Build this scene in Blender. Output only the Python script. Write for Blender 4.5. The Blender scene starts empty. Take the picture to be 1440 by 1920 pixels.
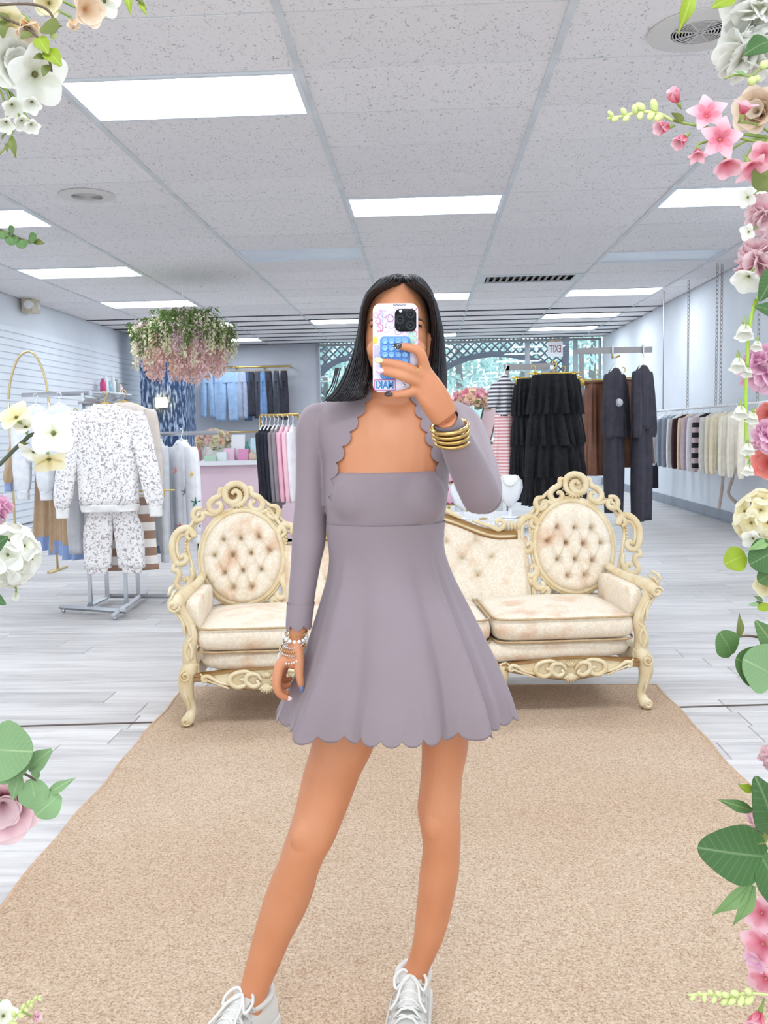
import bpy, bmesh, math, random
import numpy as np
from mathutils import Vector, Matrix, noise as mnoise
PI = math.pi
S = bpy.context.scene
COL = S.collection
# ---------------------------------------------------------------- camera
FPX = 1705.1                      # focal length in pixels of the 1440 x 1920 frame
EYE = Vector((0, 0, 1.35))
_p, _y, _r = -.0891, .0464, -.0196
_cy, _sy, _cp, _sp, _cr, _sr = math.cos(_y), math.sin(_y), math.cos(_p), math.sin(_p), math.cos(_r), math.sin(_r)
CF = Vector((-_sy*_cp, _cy*_cp, _sp)); _rt = Vector((_cy, _sy, 0)); _u = _rt.cross(CF)
CR = _rt*_cr + _u*_sr; CU = -_rt*_sr + _u*_cr
cam_d = bpy.data.cameras.new('camera'); cam = bpy.data.objects.new('camera', cam_d); COL.objects.link(cam)
cam_d.sensor_width = 36; cam_d.sensor_fit = 'AUTO'; cam_d.lens = FPX/1920*36; cam_d.clip_start = .05; cam_d.clip_end = 300
cam.matrix_world = Matrix(((CR.x, CU.x, -CF.x, EYE.x), (CR.y, CU.y, -CF.y, EYE.y), (CR.z, CU.z, -CF.z, EYE.z), (0, 0, 0, 1)))
S.camera = cam
# ---------------------------------------------------------------- sky and exposure
W = bpy.data.worlds.new('sky'); S.world = W; W.use_nodes = True
W.node_tree.nodes['Background'].inputs[0].default_value = (.86, .94, 1, 1)
W.node_tree.nodes['Background'].inputs[1].default_value = 1.35
S.view_settings.view_transform = 'Standard'; S.view_settings.look = 'None'
S.view_settings.exposure = 0.56; S.view_settings.gamma = 1.0; S.view_settings.use_curve_mapping = False
S.cycles.max_bounces = 8; S.cycles.diffuse_bounces = 4; S.cycles.glossy_bounces = 2; S.cycles.caustics_reflective = False; S.cycles.caustics_refractive = False; S.cycles.adaptive_threshold = .02
PANEL = 9.0                       # brightness of the lit ceiling panels

# ---------------------------------------------------------------- where things stand
def ray(px, py): return CF + CR*((px-720)/FPX) - CU*((py-960)/FPX)
def at_y(px, py, Y): d = ray(px, py); return EYE + d*(Y/d.y)
def at_z(px, py, z): d = ray(px, py); return EYE + d*((z-EYE.z)/d.z)
def at_x(px, py, X): d = ray(px, py); return EYE + d*(X/d.x)
# ---------------------------------------------------------------- materials
def lin(c):
    if isinstance(c, str): c = tuple(int(c[i:i+2], 16) for i in (0, 2, 4))
    r = [((v/255+.055)/1.055)**2.4 if v > 10 else v/255/12.92 for v in c]
    return (r[0], r[1], r[2], 1)
MATS = {}
def nd(nt, t, **kw):
    n = nt.nodes.new(t)
    for k, v in kw.items():
        if hasattr(n, k) and k not in n.inputs: setattr(n, k, v)
        else: n.inputs[k].default_value = v
    return n
def mat(name, col, rough=.6, col2=None, scale=8, stretch=None, bump=0, bscale=60, metal=0, spec=.5, sheen=0, trans=0, emit=0, rnd=0, subs=0, alpha=1, detail=4, lo=.35, hi=.65, coat=0):
    if name in MATS: return MATS[name]
    m = bpy.data.materials.new(name); m.use_nodes = True; nt = m.node_tree; b = nt.nodes['Principled BSDF']; L = nt.links.new
    c1 = lin(col); b.inputs['Roughness'].default_value = rough; b.inputs['Metallic'].default_value = metal
    b.inputs['Specular IOR Level'].default_value = spec; b.inputs['Base Color'].default_value = c1
    if sheen: b.inputs['Sheen Weight'].default_value = sheen
    if coat: b.inputs['Coat Weight'].default_value = coat
    if trans: b.inputs['Transmission Weight'].default_value = trans
    if subs:
        b.inputs['Subsurface Weight'].default_value = subs; b.inputs['Subsurface Scale'].default_value = .01
        b.inputs['Subsurface Radius'].default_value = (1, .4, .25)
    if emit: b.inputs['Emission Color'].default_value = c1; b.inputs['Emission Strength'].default_value = emit
    tc = nd(nt, 'ShaderNodeTexCoord'); mp = nd(nt, 'ShaderNodeMapping')
    L(tc.outputs['Object'], mp.inputs['Vector'])
    if stretch: mp.inputs['Scale'].default_value = stretch
    out = None
    if col2 is not None:
        n = nd(nt, 'ShaderNodeTexNoise', Scale=scale, Detail=detail); L(mp.outputs[0], n.inputs['Vector'])
        r = nd(nt, 'ShaderNodeValToRGB'); r.color_ramp.elements[0].position = lo; r.color_ramp.elements[1].position = hi
        r.color_ramp.elements[0].color = c1; r.color_ramp.elements[1].color = lin(col2)
        L(n.outputs['Fac'], r.inputs['Fac']); out = r.outputs['Color']
    if rnd:
        oi = nd(nt, 'ShaderNodeObjectInfo'); mr = nd(nt, 'ShaderNodeMapRange'); mr.inputs['To Min'].default_value = 1-rnd; mr.inputs['To Max'].default_value = 1+rnd*.5
        L(oi.outputs['Random'], mr.inputs['Value']); h = nd(nt, 'ShaderNodeHueSaturation', Color=c1)
        if out: L(out, h.inputs['Color'])
        L(mr.outputs[0], h.inputs['Value']); out = h.outputs['Color']
    if out: L(out, b.inputs['Base Color'])
    if bump:
        n2 = nd(nt, 'ShaderNodeTexNoise', Scale=bscale, Detail=3); L(mp.outputs[0], n2.inputs['Vector'])
        bp = nd(nt, 'ShaderNodeBump', Strength=bump, Distance=.004); L(n2.outputs['Fac'], bp.inputs['Height']); L(bp.outputs[0], b.inputs['Normal'])
    MATS[name] = m
    return m
# ---------------------------------------------------------------- mesh builder
class MB:
    def __init__(s): s.v = []; s.f = []
    def add(s, vs, fs):
        o = len(s.v); s.v += [tuple(v) for v in vs]; s.f += [tuple(i+o for i in f) for f in fs]; return s
    def box(s, c, d, rot=None):
        x, y, z = d[0]/2, d[1]/2, d[2]/2; vs = [Vector(p) for p in ((-x,-y,-z),(x,-y,-z),(x,y,-z),(-x,y,-z),(-x,-y,z),(x,-y,z),(x,y,z),(-x,y,z))]
        if rot is not None: vs = [rot @ v for v in vs]
        return s.add([v+Vector(c) for v in vs], [(3,2,1,0),(4,5,6,7),(0,1,5,4),(1,2,6,5),(2,3,7,6),(3,0,4,7)])
    def loft(s, rings, cap=True, closed=False):
        n = len(rings[0]); vs = [p for r in rings for p in r]; fs = []
        m = len(rings)
        for i in range(m if closed else m-1):
            a, b = i*n, ((i+1) % m)*n
            for j in range(n): k = (j+1) % n; fs.append((a+j, a+k, b+k, b+j))
        if cap and not closed: fs.append(tuple(range(n-1, -1, -1))); fs.append(tuple((m-1)*n+j for j in range(n)))
        return s.add(vs, fs)
    def tube(s, pts, rad, n=8, closed=False, flat=1.0, up=None, cap=True):
        pts = [Vector(p) for p in pts]; m = len(pts)
        if not hasattr(rad, '__len__'): rad = [rad]*m
        rings = []; prev = None
        for i, p in enumerate(pts):
            a = pts[(i-1) % m] if (closed or i > 0) else p; b = pts[(i+1) % m] if (closed or i < m-1) else p
            t = (b-a)
            t = t.normalized() if t.length > 1e-9 else Vector((0, 0, 1))
            if up is not None: u = Vector(up) - t*t.dot(Vector(up))
            elif prev is None:
                u = t.orthogonal()
            else: u = prev - t*prev.dot(t)
            if u.length < 1e-6: u = t.orthogonal()
            u.normalize(); prev = u; w = t.cross(u)
            rings.append([p + (u*math.cos(2*PI*k/n)*flat + w*math.sin(2*PI*k/n))*max(rad[i], 1e-5) for k in range(n)])
        return s.loft(rings, cap=cap, closed=closed)
    def ball(s, c, r, nu=12, nv=8, rot=None):
        if not hasattr(r, '__len__'): r = (r, r, r)
        rings = []
        for i in range(1, nv):
            a = PI*i/nv; rings.append([Vector((r[0]*math.sin(a)*math.cos(2*PI*j/nu), r[1]*math.sin(a)*math.sin(2*PI*j/nu), -r[2]*math.cos(a))) for j in range(nu)])
        vs = [p for q in rings for p in q]; fs = []
        for i in range(nv-2):
            for j in range(nu): k = (j+1) % nu; fs.append((i*nu+j, i*nu+k, (i+1)*nu+k, (i+1)*nu+j))
        b, t = len(vs), len(vs)+1; vs += [Vector((0, 0, -r[2])), Vector((0, 0, r[2]))]
        for j in range(nu): k = (j+1) % nu; fs.append((b, k, j)); fs.append((t, (nv-2)*nu+j, (nv-2)*nu+k))
        if rot is not None: vs = [rot @ v for v in vs]
        return s.add([v+Vector(c) for v in vs], fs)
    def lathe(s, prof, c=(0, 0, 0), n=24, cap=True, sx=1, sy=1):
        return s.loft([[Vector((c[0]+r*sx*math.cos(2*PI*j/n), c[1]+r*sy*math.sin(2*PI*j/n), c[2]+z)) for j in range(n)] for r, z in prof], cap=cap)
    def prism(s, poly, d0, d1, fr=None):
        """poly: 2D outline (x, z); extruded along y from d0 to d1; fr maps a point"""
        g = fr or (lambda p: p); n = len(poly)
        a = [g(Vector((x, d0, z))) for x, z in poly]; b = [g(Vector((x, d1, z))) for x, z in poly]
        return s.add(a+b, [tuple(range(n)), tuple(range(2*n-1, n-1, -1))] + [(j, n+j, n+(j+1) % n, (j+1) % n) for j in range(n)])
    def grid(s, fn, nu, nv):
        vs = [fn(i/nu, j/nv) for i in range(nu+1) for j in range(nv+1)]
        return s.add(vs, [(i*(nv+1)+j, (i+1)*(nv+1)+j, (i+1)*(nv+1)+j+1, i*(nv+1)+j+1) for i in range(nu) for j in range(nv)])
    def mesh(s, name, m=None, smooth=True, ang=None):
        me = bpy.data.meshes.new(name); me.from_pydata([tuple(v) for v in s.v], [], s.f); me.update()
        if m is not None: me.materials.append(m)
        if smooth:
            me.polygons.foreach_set('use_smooth', [True]*len(me.polygons))
            if ang: me.set_sharp_from_angle(angle=math.radians(ang))
        return me
    def build(s, name, m=None, parent=None, smooth=True, ang=None, loc=None, local=False):
        """vertices are world coordinates unless local; the object gets its parent's place as origin"""
        base = Vector((0, 0, 0))
        if parent is not None and not local:
            base = wloc(parent)
        elif loc is not None and not local: base = Vector(loc)
        if not local and base.length > 0:
            s.v = [(v[0]-base.x, v[1]-base.y, v[2]-base.z) for v in s.v]
        o = bpy.data.objects.new(name, s.mesh(name, m, smooth, ang)); COL.objects.link(o)
        if parent is not None: o.parent = parent
        elif loc is not None: o.location = loc
        return o
def wloc(o):
    v = Vector(o.location)
    while o.parent: o = o.parent; v += Vector(o.location)
    return v
def thing(name, label, cat, loc=(0, 0, 0), group=None):
    o = bpy.data.objects.new(name, None); COL.objects.link(o); o.location = loc; o.empty_display_size = .05
    return tag(o, label, cat, group)
def tag(o, label=None, cat=None, group=None, kind=None):
    if label: o['label'] = label
    if cat: o['category'] = cat
    if group: o['group'] = group
    if kind: o['kind'] = kind
    return o
def inst(name, me, parent=None, loc=(0, 0, 0), rot=None, scale=None):
    """one more object on shared mesh data"""
    o = bpy.data.objects.new(name, me); COL.objects.link(o)
    if parent is not None: o.parent = parent
    o.location = loc
    if rot is not None: o.rotation_euler = rot
    if scale is not None: o.scale = scale if hasattr(scale, '__len__') else (scale,)*3
    return o
def smoothpts(pts, k=6):
    """Catmull-Rom through points of any dimension"""
    P = [np.array(p, float) for p in pts]; out = []
    for i in range(len(P)-1):
        p0 = P[max(i-1, 0)]; p1 = P[i]; p2 = P[i+1]; p3 = P[min(i+2, len(P)-1)]
        for j in range(k):
            t = j/k; out.append(.5*((2*p1)+(-p0+p2)*t+(2*p0-5*p1+4*p2-p3)*t*t+(-p0+3*p1-3*p2+p3)*t**3))
    out.append(P[-1]); return out
def adopt(o, parent):
    """hang a finished world-placed object under a turned parent without moving it"""
    bpy.context.view_layer.update(); w = o.matrix_world.copy(); o.parent = parent; o.matrix_parent_inverse = parent.matrix_world.inverted(); o.matrix_world = w; return o
M_LACQ = mat('white_lacquer', (238, 240, 244), .35)
# ================================================================= the room
RS = 1.19; CEIL = 1.35+1.744*RS; TX, TY = 1.219*RS, .6096*RS; X0, Y0 = -.5805*RS, 3.9364*RS
XL, XR, YB, YN = -6.02, 4.15, 21.6, -1.0
def wood_mat():
    m = bpy.data.materials.new('washed_oak_plank'); m.use_nodes = True; nt = m.node_tree; b = nt.nodes['Principled BSDF']; L = nt.links.new
    g = nd(nt, 'ShaderNodeNewGeometry'); oi = nd(nt, 'ShaderNodeObjectInfo')
    mp = nd(nt, 'ShaderNodeMapping'); mp.inputs['Scale'].default_value = (.9, 9, 1); L(g.outputs['Position'], mp.inputs['Vector'])
    ad = nd(nt, 'ShaderNodeVectorMath', operation='ADD'); L(mp.outputs[0], ad.inputs[0])
    ml = nd(nt, 'ShaderNodeMath', operation='MULTIPLY'); ml.inputs[1].default_value = 37; L(oi.outputs['Random'], ml.inputs[0])
    cb = nd(nt, 'ShaderNodeCombineXYZ'); L(ml.outputs[0], cb.inputs[0]); L(ml.outputs[0], cb.inputs[2]); L(cb.outputs[0], ad.inputs[1])
    n = nd(nt, 'ShaderNodeTexNoise', Scale=1.6, Detail=8, Roughness=.62, Distortion=.5); L(ad.outputs[0], n.inputs['Vector'])
    r = nd(nt, 'ShaderNodeValToRGB'); e = r.color_ramp.elements; e[0].position = .28; e[1].position = .68
    e[0].color = lin((176, 170, 168)); e[1].color = lin((222, 218, 215)); k = r.color_ramp.elements.new(.48); k.color = lin((205, 200, 198))
    L(n.outputs['Fac'], r.inputs['Fac'])
    h = nd(nt, 'ShaderNodeHueSaturation'); mr = nd(nt, 'ShaderNodeMapRange'); mr.inputs['To Min'].default_value = .86; mr.inputs['To Max'].default_value = 1.06
    L(oi.outputs['Random'], mr.inputs['Value']); L(mr.outputs[0], h.inputs['Value']); L(r.outputs[0], h.inputs['Color']); L(h.outputs[0], b.inputs['Base Color'])
    b.inputs['Roughness'].default_value = .42; b.inputs['Specular IOR Level'].default_value = .45
    bp = nd(nt, 'ShaderNodeBump', Strength=.15, Distance=.003); L(n.outputs['Fac'], bp.inputs['Height']); L(bp.outputs[0], b.inputs['Normal'])
    return m
M_WOOD = wood_mat()
M_GAP = mat('plank_gap', (150, 142, 138), .8, (165, 158, 152), 5)
PW = .205
floor = MB().box(((XL+XR)/2, (YN+10.4)/2, -.055), (XR-XL, 10.4-YN, .1)).build('floor', M_GAP, smooth=False); tag(floor, kind='structure')
fw = MB()
y = 10.4; i = 0
while y < YB+.05:          # far boards, too thin in the picture to tell apart
    fw.box(((XL+XR)/2, y+PW/2, -.05), (XR-XL, PW-.004, .1)); y += PW
tag(fw.build('floor_board', M_WOOD, floor, smooth=False), kind='stuff')
rng = random.Random(4)
def bevel_plank(L_, W_):
    b = .003; mb = MB()
    r0 = [(-L_/2, -W_/2, -.02), (L_/2, -W_/2, -.02), (L_/2, W_/2, -.02), (-L_/2, W_/2, -.02)]
    r1 = [(x, y, -b) for x, y, z in r0]; r2 = [(x-math.copysign(b, x), y-math.copysign(b, y), 0) for x, y, z in r0]
    mb.loft([[Vector(p) for p in r] for r in (r0, r1, r2)]); return mb.mesh('plank', M_WOOD, smooth=False)
plank_me = bevel_plank(1.42, PW-.003)
row = 0; y = 10.4-PW*43
for row in range(43):
    half = .47*y+.55; x = -half-rng.random()*1.2-.04*y
    while x < min(half, XR-.05):
        if x > XL-1.3:
            inst('plank', plank_me, floor, (x+.71, y+PW/2, 0))
        x += 1.4235
    y += PW
# the dark joint strip that crosses the floor behind the rug
js = MB(); a, b_ = at_z(-60, 1365, 0), at_z(1500, 1320, 0); d = (b_-a).normalized(); n_ = Vector((-d.y, d.x, 0))*.007
js.add([a-n_, b_-n_, b_+n_, a+n_, *[p+Vector((0, 0, .004)) for p in (a-n_, b_-n_, b_+n_, a+n_)]], [(3,2,1,0),(4,5,6,7),(0,1,5,4),(1,2,6,5),(2,3,7,6),(3,0,4,7)])
tag(js.build('trim_1', mat('dark_strip', (92, 76, 68), .6), smooth=False), kind='structure')
# ---------------------------------------------------------------- ceiling
def tile_mat():
    m = bpy.data.materials.new('ceiling_tile'); m.use_nodes = True; nt = m.node_tree; b = nt.nodes['Principled BSDF']; L = nt.links.new
    g = nd(nt, 'ShaderNodeNewGeometry'); mp = nd(nt, 'ShaderNodeMapping'); mp.inputs['Scale'].default_value = (1, .55, 1); L(g.outputs['Position'], mp.inputs['Vector'])
    n = nd(nt, 'ShaderNodeTexNoise', Scale=46, Detail=2, Distortion=1.6); L(mp.outputs[0], n.inputs['Vector'])
    r = nd(nt, 'ShaderNodeValToRGB'); r.color_ramp.elements[0].position = .30; r.color_ramp.elements[1].position = .40
    r.color_ramp.elements[0].color = lin((190, 184, 184)); r.color_ramp.elements[1].color = lin((242, 238, 238)); L(n.outputs['Fac'], r.inputs['Fac'])
    oi = nd(nt, 'ShaderNodeObjectInfo'); h = nd(nt, 'ShaderNodeHueSaturation'); mr = nd(nt, 'ShaderNodeMapRange'); mr.inputs['To Min'].default_value = .95; mr.inputs['To Max'].default_value = 1.03
    L(oi.outputs['Random'], mr.inputs['Value']); L(mr.outputs[0], h.inputs['Value']); L(r.outputs[0], h.inputs['Color']); L(h.outputs[0], b.inputs['Base Color'])
    b.inputs['Roughness'].default_value = .9; b.inputs['Specular IOR Level'].default_value = .1
    bp = nd(nt, 'ShaderNodeBump', Strength=.5, Distance=.006); L(r.outputs[0], bp.inputs['Height']); L(bp.outputs[0], b.inputs['Normal'])
    return m
M_TILE = tile_mat()
ceiling = MB().box(((XL+XR)/2, (YN+YB)/2, CEIL+.11), (XR-XL, YB-YN, .1)).build('ceiling', mat('ceiling_void', (96, 94, 94), .9, (84, 84, 86), 3), smooth=False); tag(ceiling, kind='structure')
LIT = {(-1, 1), (0, 5), (-3, 5), (2, 5), (-3, 9), (-3, 13), (-1, 17), (-3, 17), (0, 13), (2, 13), (2, 17), (2, 20), (0, 21), (-3, 21), (0, -3), (-2, -3), (2, -3), (2, 1), (-3, 1), (0, -7)}  # last cell is an unseen panel, added as front fill for woman and flowers
OFF = {(-1, 8), (2, 9)}; VENTCELL = (1, 11)
DARK = 16.0                      # from here on the cross tees are black
def cx(c): return X0+c*TX
def ry(r): return Y0+r*TY
tile_me = {}
def tile_mesh(w):
    k = round(w, 3)
    if k not in tile_me: tile_me[k] = MB().box((0, 0, .01), (w, TY-.012, .02)).mesh('ceiling_tile', M_TILE, smooth=False)
    return tile_me[k]
M_TEE = mat('white_tee', (222, 224, 226), .45, (205, 208, 210), 3); M_TEED = mat('black_tee', (58, 58, 62), .5, (44, 44, 48), 3)
c0, c1_ = -4, 3
for c in range(c0, c1_+1):
    xa, xb = max(cx(c), XL), min(cx(c+1), XR)
    if xb-xa < .05: continue
    for r in range(-8, 25):
        if (c, r) in LIT or (c, r) in OFF or (c, r) == VENTCELL: continue
        ya = ry(r)
        if ya+TY > YB+.3 or ya < YN-.5: continue
        o = inst('ceiling_tile', tile_mesh(xb-xa-.03), ceiling, ((xa+xb)/2, ya+TY/2, CEIL), (rng.uniform(-.006, .006), rng.uniform(-.0022, .0022), 0))
tee_me = MB().box((0, 0, 0), (.042, YB-YN, .012)).mesh('main_tee', M_TEE, smooth=False)
for c in range(-3, 4):
    if XL < cx(c) < XR: inst('main_tee', tee_me, ceiling, (cx(c), (YN+YB)/2, CEIL-.003))
ct = MB().box((0, 0, 0), (XR-XL, .016, .012)).mesh('cross_tee', M_TEE, smooth=False); cd = MB().box((0, 0, 0), (XR-XL, .07, .014)).mesh('cross_tee', M_TEED, smooth=False)
for r in range(-8, 25):
    if YN < ry(r) < YB: inst('cross_tee', cd if ry(r) > DARK else ct, ceiling, ((XL+XR)/2, ry(r), CEIL+(.008 if ry(r) <= DARK else -.006)))
M_LED = mat('lit_diffuser', (236, 246, 255), .5, emit=PANEL); M_UNLIT = mat('unlit_diffuser', (232, 238, 246), .35, (222, 230, 240), 2); M_LFR = mat('light_frame', (226, 230, 234), .4)
WHERE = {(-1,1): 'largest and nearest, left of the hair', (0,5): 'directly above the head of the woman', (-3,5): 'cut by the left picture edge', (2,5): 'beside the pink flowers at right',
  (-3,9): 'above the emergency lamp on the slatted wall', (-3,13): 'just above the hanging flower ring', (-1,17): 'over the left edge of the windows', (-3,17): 'showing behind the top of the flower ring',
  (0,13): 'just right of the dark hair', (2,13): 'right of the ceiling vent', (2,17): 'middle of three at the right wall', (2,20): 'farthest at the right wall near the windows', (0,21): 'farthest one over the window centre', (-3,21): 'farthest at left above the jeans',
  (0,-3): 'overhead above the mirror, centre', (-2,-3): 'overhead above the mirror, left', (2,-3): 'overhead above the mirror, right', (0,-7): 'added unseen behind the viewer to light woman and flowers from the front', (-2,-7): 'overhead just behind the viewer, left row', (2,-7): 'overhead just behind the viewer, right row', (2,1): 'overhead at right near the white roses', (-3,1): 'overhead at left near the white blossoms'}
def panel(cell, lit):
    c, r = cell; x, y = cx(c)+TX/2, ry(r)+TY/2
    t = thing('ceiling_light', ('lit ceiling light panel ' + WHERE[cell]) if lit else ('unlit ceiling light panel left of the dark hair' if c < 0 else 'unlit ceiling light panel at right, over the clothes rail'), 'ceiling light', (x, y, CEIL), 'panels in the tiled ceiling')
    f = MB(); w, h = TX-.03, TY-.016; e = .03
    for sx in (-1, 1): f.box((sx*(w/2-e/2), 0, .015), (e, h, .05))
    for sy in (-1, 1): f.box((0, sy*(h/2-e/2), .015), (w-2*e, e, .05))
    f.build('frame', M_LFR, t, smooth=False, local=True)
    MB().box((0, 0, .012), (w-2*e, h-2*e, .012)).build('diffuser', M_LED if lit else M_UNLIT, t, smooth=False, local=True)
for c in sorted(LIT): panel(c, True)
for c in sorted(OFF): panel(c, False)
# vent
vx, vy = cx(1)+TX/2-.05, ry(11)+TY/2
vt = thing('ceiling_vent', 'rectangular metal air vent with dark louvres in the ceiling', 'vent', (vx, vy, CEIL))
f = MB(); w, h = TX-.03, TY-.016
f.box((.05, h/2-.05, .005), (w, .1, .02)); f.box((.05, -h/2+.05, .005), (w, .1, .02)); f.box((w/2-.05+.05, 0, .005), (.1, h-.2, .02)); f.box((-w/2+.05+.05, 0, .005), (.1, h-.2, .02))
f.build('frame', M_TEE, vt, smooth=False, local=True)
MB().box((0, 0, .05), (w-.2, h-.2, .01)).build('duct', mat('vent_dark', (70, 64, 62), .8), vt, smooth=False, local=True)
lv = MB().box((0, 0, 0), (.03, h-.22, .05), Matrix.Rotation(.6, 3, 'Y')).mesh('louvre', mat('vent_slat', (150, 142, 138), .5), smooth=False)
for i in range(13): inst('louvre', lv, vt, (-w/2+.2+i*(w-.34)/12, 0, .018))
# round ceiling speakers
def speaker(loc, label, R):
    t = thing('ceiling_speaker', label, 'speaker', loc)
    MB().lathe([(R, .0), (R, -.006), (R*.92, -.012), (R*.55, -.012), (R*.55, .0)], n=40, cap=False).build('plate', mat('speaker_plate', (220, 216, 212), .6), t, local=True, ang=40)
    MB().lathe([(R*.55, -.004), (.001, -.004)], n=32).build('cone', mat('speaker_cone', (120, 116, 114), .7), t, local=True)
    for i in range(9):
        r = R*.06*(i+.6)
        MB().tube([(r*math.cos(a*PI/16), r*math.sin(a*PI/16), -.011) for a in range(32)], R*.014, 5, closed=True).build('grille_ring', mat('grille', (206, 202, 200), .5), t, local=True)
    g = MB()
    for k in range(4): g.box((0, 0, -.012), (R*1.1, R*.03, .004), Matrix.Rotation(k*PI/4+.2, 3, 'Z'))
    g.build('grille_spokes', mat('grille', (0,0,0)), t, smooth=False, local=True)
speaker((cx(1)+TX*.5, ry(0)+TY*.55, CEIL-.002), 'round ceiling speaker behind the white blooms at top right', .27)
speaker((cx(-2)+TX*.49, ry(4)+TY*.5, CEIL-.002), 'round ceiling speaker near the left edge', .24)
# ---------------------------------------------------------------- walls
M_WALL = mat('white_paint', (232, 236, 242), .55, (226, 231, 238), 1.5, bump=.05, bscale=30)
wl = MB().box((XL-.06, (YN+YB)/2, CEIL/2+.05), (.1, YB-YN, CEIL+.1)).build('wall_left', M_WALL, smooth=False); tag(wl, kind='structure')
wr = MB().box((XR+.06, (YN+YB)/2, CEIL/2+.05), (.1, YB-YN, CEIL+.1)).build('wall_right', M_WALL, smooth=False); tag(wr, kind='structure')
# grooved slat boards on the left wall
M_SLAT = mat('slat_board', (236, 240, 246), .4, (230, 235, 242), 2)
def slat_mesh():
    h, L_ = .1005, 13.4; mb = MB(); pr = [(0, -h/2+.001), (.006, -h/2+.001), (.022, -h/2+.012), (.022, h/2-.012), (.006, h/2-.012), (.006, h/2), (0, h/2)]
    a = [Vector((x, -L_/2, z)) for x, z in pr]; b = [Vector((x, L_/2, z)) for x, z in pr]; n = len(pr)
    mb.add(a+b, [tuple(range(n)), tuple(range(2*n-1, n-1, -1))]+[(j, n+j, n+(j+1) % n, (j+1) % n) for j in range(n)][::1]); return mb.mesh('slat', M_SLAT, smooth=False)
sm = slat_mesh()
wl_gap = MB().box((XL-.007, 12.6, 1.5), (.006, 13.4, 2.9)).build('groove_backing', mat('groove', (120, 126, 138), .8), wl, smooth=False)
for i in range(29): inst('slat', sm, wl, (XL-.004, 12.6, .12+.1005*i))
# baseboard at right
bbm = mat('grey_baseboard', (150, 156, 166), .5, (140, 147, 158), 4)
bb = MB().box((XR+.0, (2+YB)/2, .075), (.024, YB-2, .15)).box((XR-.014, (2+YB)/2, .012), (.02, YB-2, .024)).build('baseboard_right', bbm, smooth=False); tag(bb, kind='structure')
# back wall (grey half) and window front
XW = -2.45
wb = MB().box(((XL+XW)/2, YB+.06, CEIL/2+.05), (XW-XL, .1, CEIL+.1)).build('wall_back', mat('grey_paint', (206, 208, 216), .6, (198, 200, 209), 1.2), smooth=False); tag(wb, kind='structure')
M_ALU = mat('window_metal', (168, 172, 178), .4, metal=.4)
SILL = .35
wbs = MB().box(((XW+XR)/2, YB+.06, SILL/2), (XR-XW, .1, SILL)).build('wall_front_sill', M_WALL, smooth=False); tag(wbs, kind='structure')
M_GLASS = None
def glass():
    m = bpy.data.materials.new('pane_glass'); m.use_nodes = True; nt = m.node_tree; nt.nodes.clear(); L = nt.links.new
    o = nd(nt, 'ShaderNodeOutputMaterial'); t = nd(nt, 'ShaderNodeBsdfTransparent', Color=(.9, .97, 1, 1)); g = nd(nt, 'ShaderNodeBsdfGlossy', Roughness=.02); mx = nd(nt, 'ShaderNodeMixShader', Fac=.06)
    L(t.outputs[0], mx.inputs[1]); L(g.outputs[0], mx.inputs[2]); L(mx.outputs[0], o.inputs[0]); return m
M_GLASS = glass()
mull = [at_y(p, 700, YB).x for p in (596, 792, 989, 1079, 1127)]
for i in range(len(mull)-1):
    a, b = mull[i], min(mull[i+1], XR-.01); t = bpy.data.objects.new('window_%d' % (i+1), None); COL.objects.link(t); t.location = ((a+b)/2, YB, SILL); tag(t, kind='structure')
    e = .05; f = MB(); z0, z1 = SILL, CEIL-.02
    f.box((a+e/2, YB+.02, (z0+z1)/2), (e, .1, z1-z0)).box((b-e/2, YB+.02, (z0+z1)/2), (e, .1, z1-z0)).box(((a+b)/2, YB+.02, z1-e/2), (b-a-2*e, .1, e)).box(((a+b)/2, YB+.02, z0+e/2), (b-a-2*e, .1, e))
    f.build('window_frame', M_ALU, t, smooth=False)
    MB().box(((a+b)/2, YB+.03, (z0+z1)/2), (b-a-2*e, .008, z1-z0-2*e)).build('pane', M_GLASS, t, smooth=False)
# lattice arches of the porch outside
M_LAT = mat('porch_lattice', (112, 112, 124), .7, (98, 98, 110), 4)
def lattice(xa, xb, label):
    Y = YB+1.2; z1 = CEIL+.12; zt = CEIL-.22; zl = CEIL-1.25; xc = (xa+xb)/2; hw = (xb-xa)/2
    arc = lambda x: zl+(zt-zl)*math.sqrt(max(0, 1-((x-xc)/hw)**2))
    t = thing('lattice_arch', label, 'lattice', (xc, Y, 0), 'porch lattice arches')
    st = MB(); sp = .20
    for sg in (-1, 1):
        k = -60
        for k in range(-60, 60):
            x0 = xc+k*sp; run = None
            N = 60
            for q in range(N+1):
                z = zl+(z1-zl)*q/N; x = x0+sg*(z-zl); ok = xa < x < xb and z > arc(x)
                if ok and run is None: run = (x, z)
                if (not ok or q == N) and run is not None:
                    L_ = math.hypot(x-run[0], z-run[1])
                    if L_ > .05: st.box(((x+run[0])/2, Y+.02*sg, (z+run[1])/2), (L_, .015, .04), Matrix.Rotation(-sg*PI/4, 3, 'Y'))
                    run = None
    tag(st.build('strips', M_LAT, t, smooth=False), kind='stuff')
    MB().tube([(xc+hw*math.cos(a*PI/24), Y, arc(xc+hw*math.cos(a*PI/24))-.03) for a in range(25)], .09, 4).build('arch_rim', M_LAT, t, smooth=False)
    for x in (xa, xb): MB().box((x, Y, (z1+0)/2), (.16, .16, z1)).build('post', M_LAT, t, smooth=False)
lattice(mull[0]-.3, at_y(740, 700, YB).x, 'wooden lattice arch outside, left of the dark hair')
lattice(at_y(815, 700, YB).x-.2, mull[3]-.05, 'wooden lattice arch outside the window, behind the exit sign')
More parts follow.
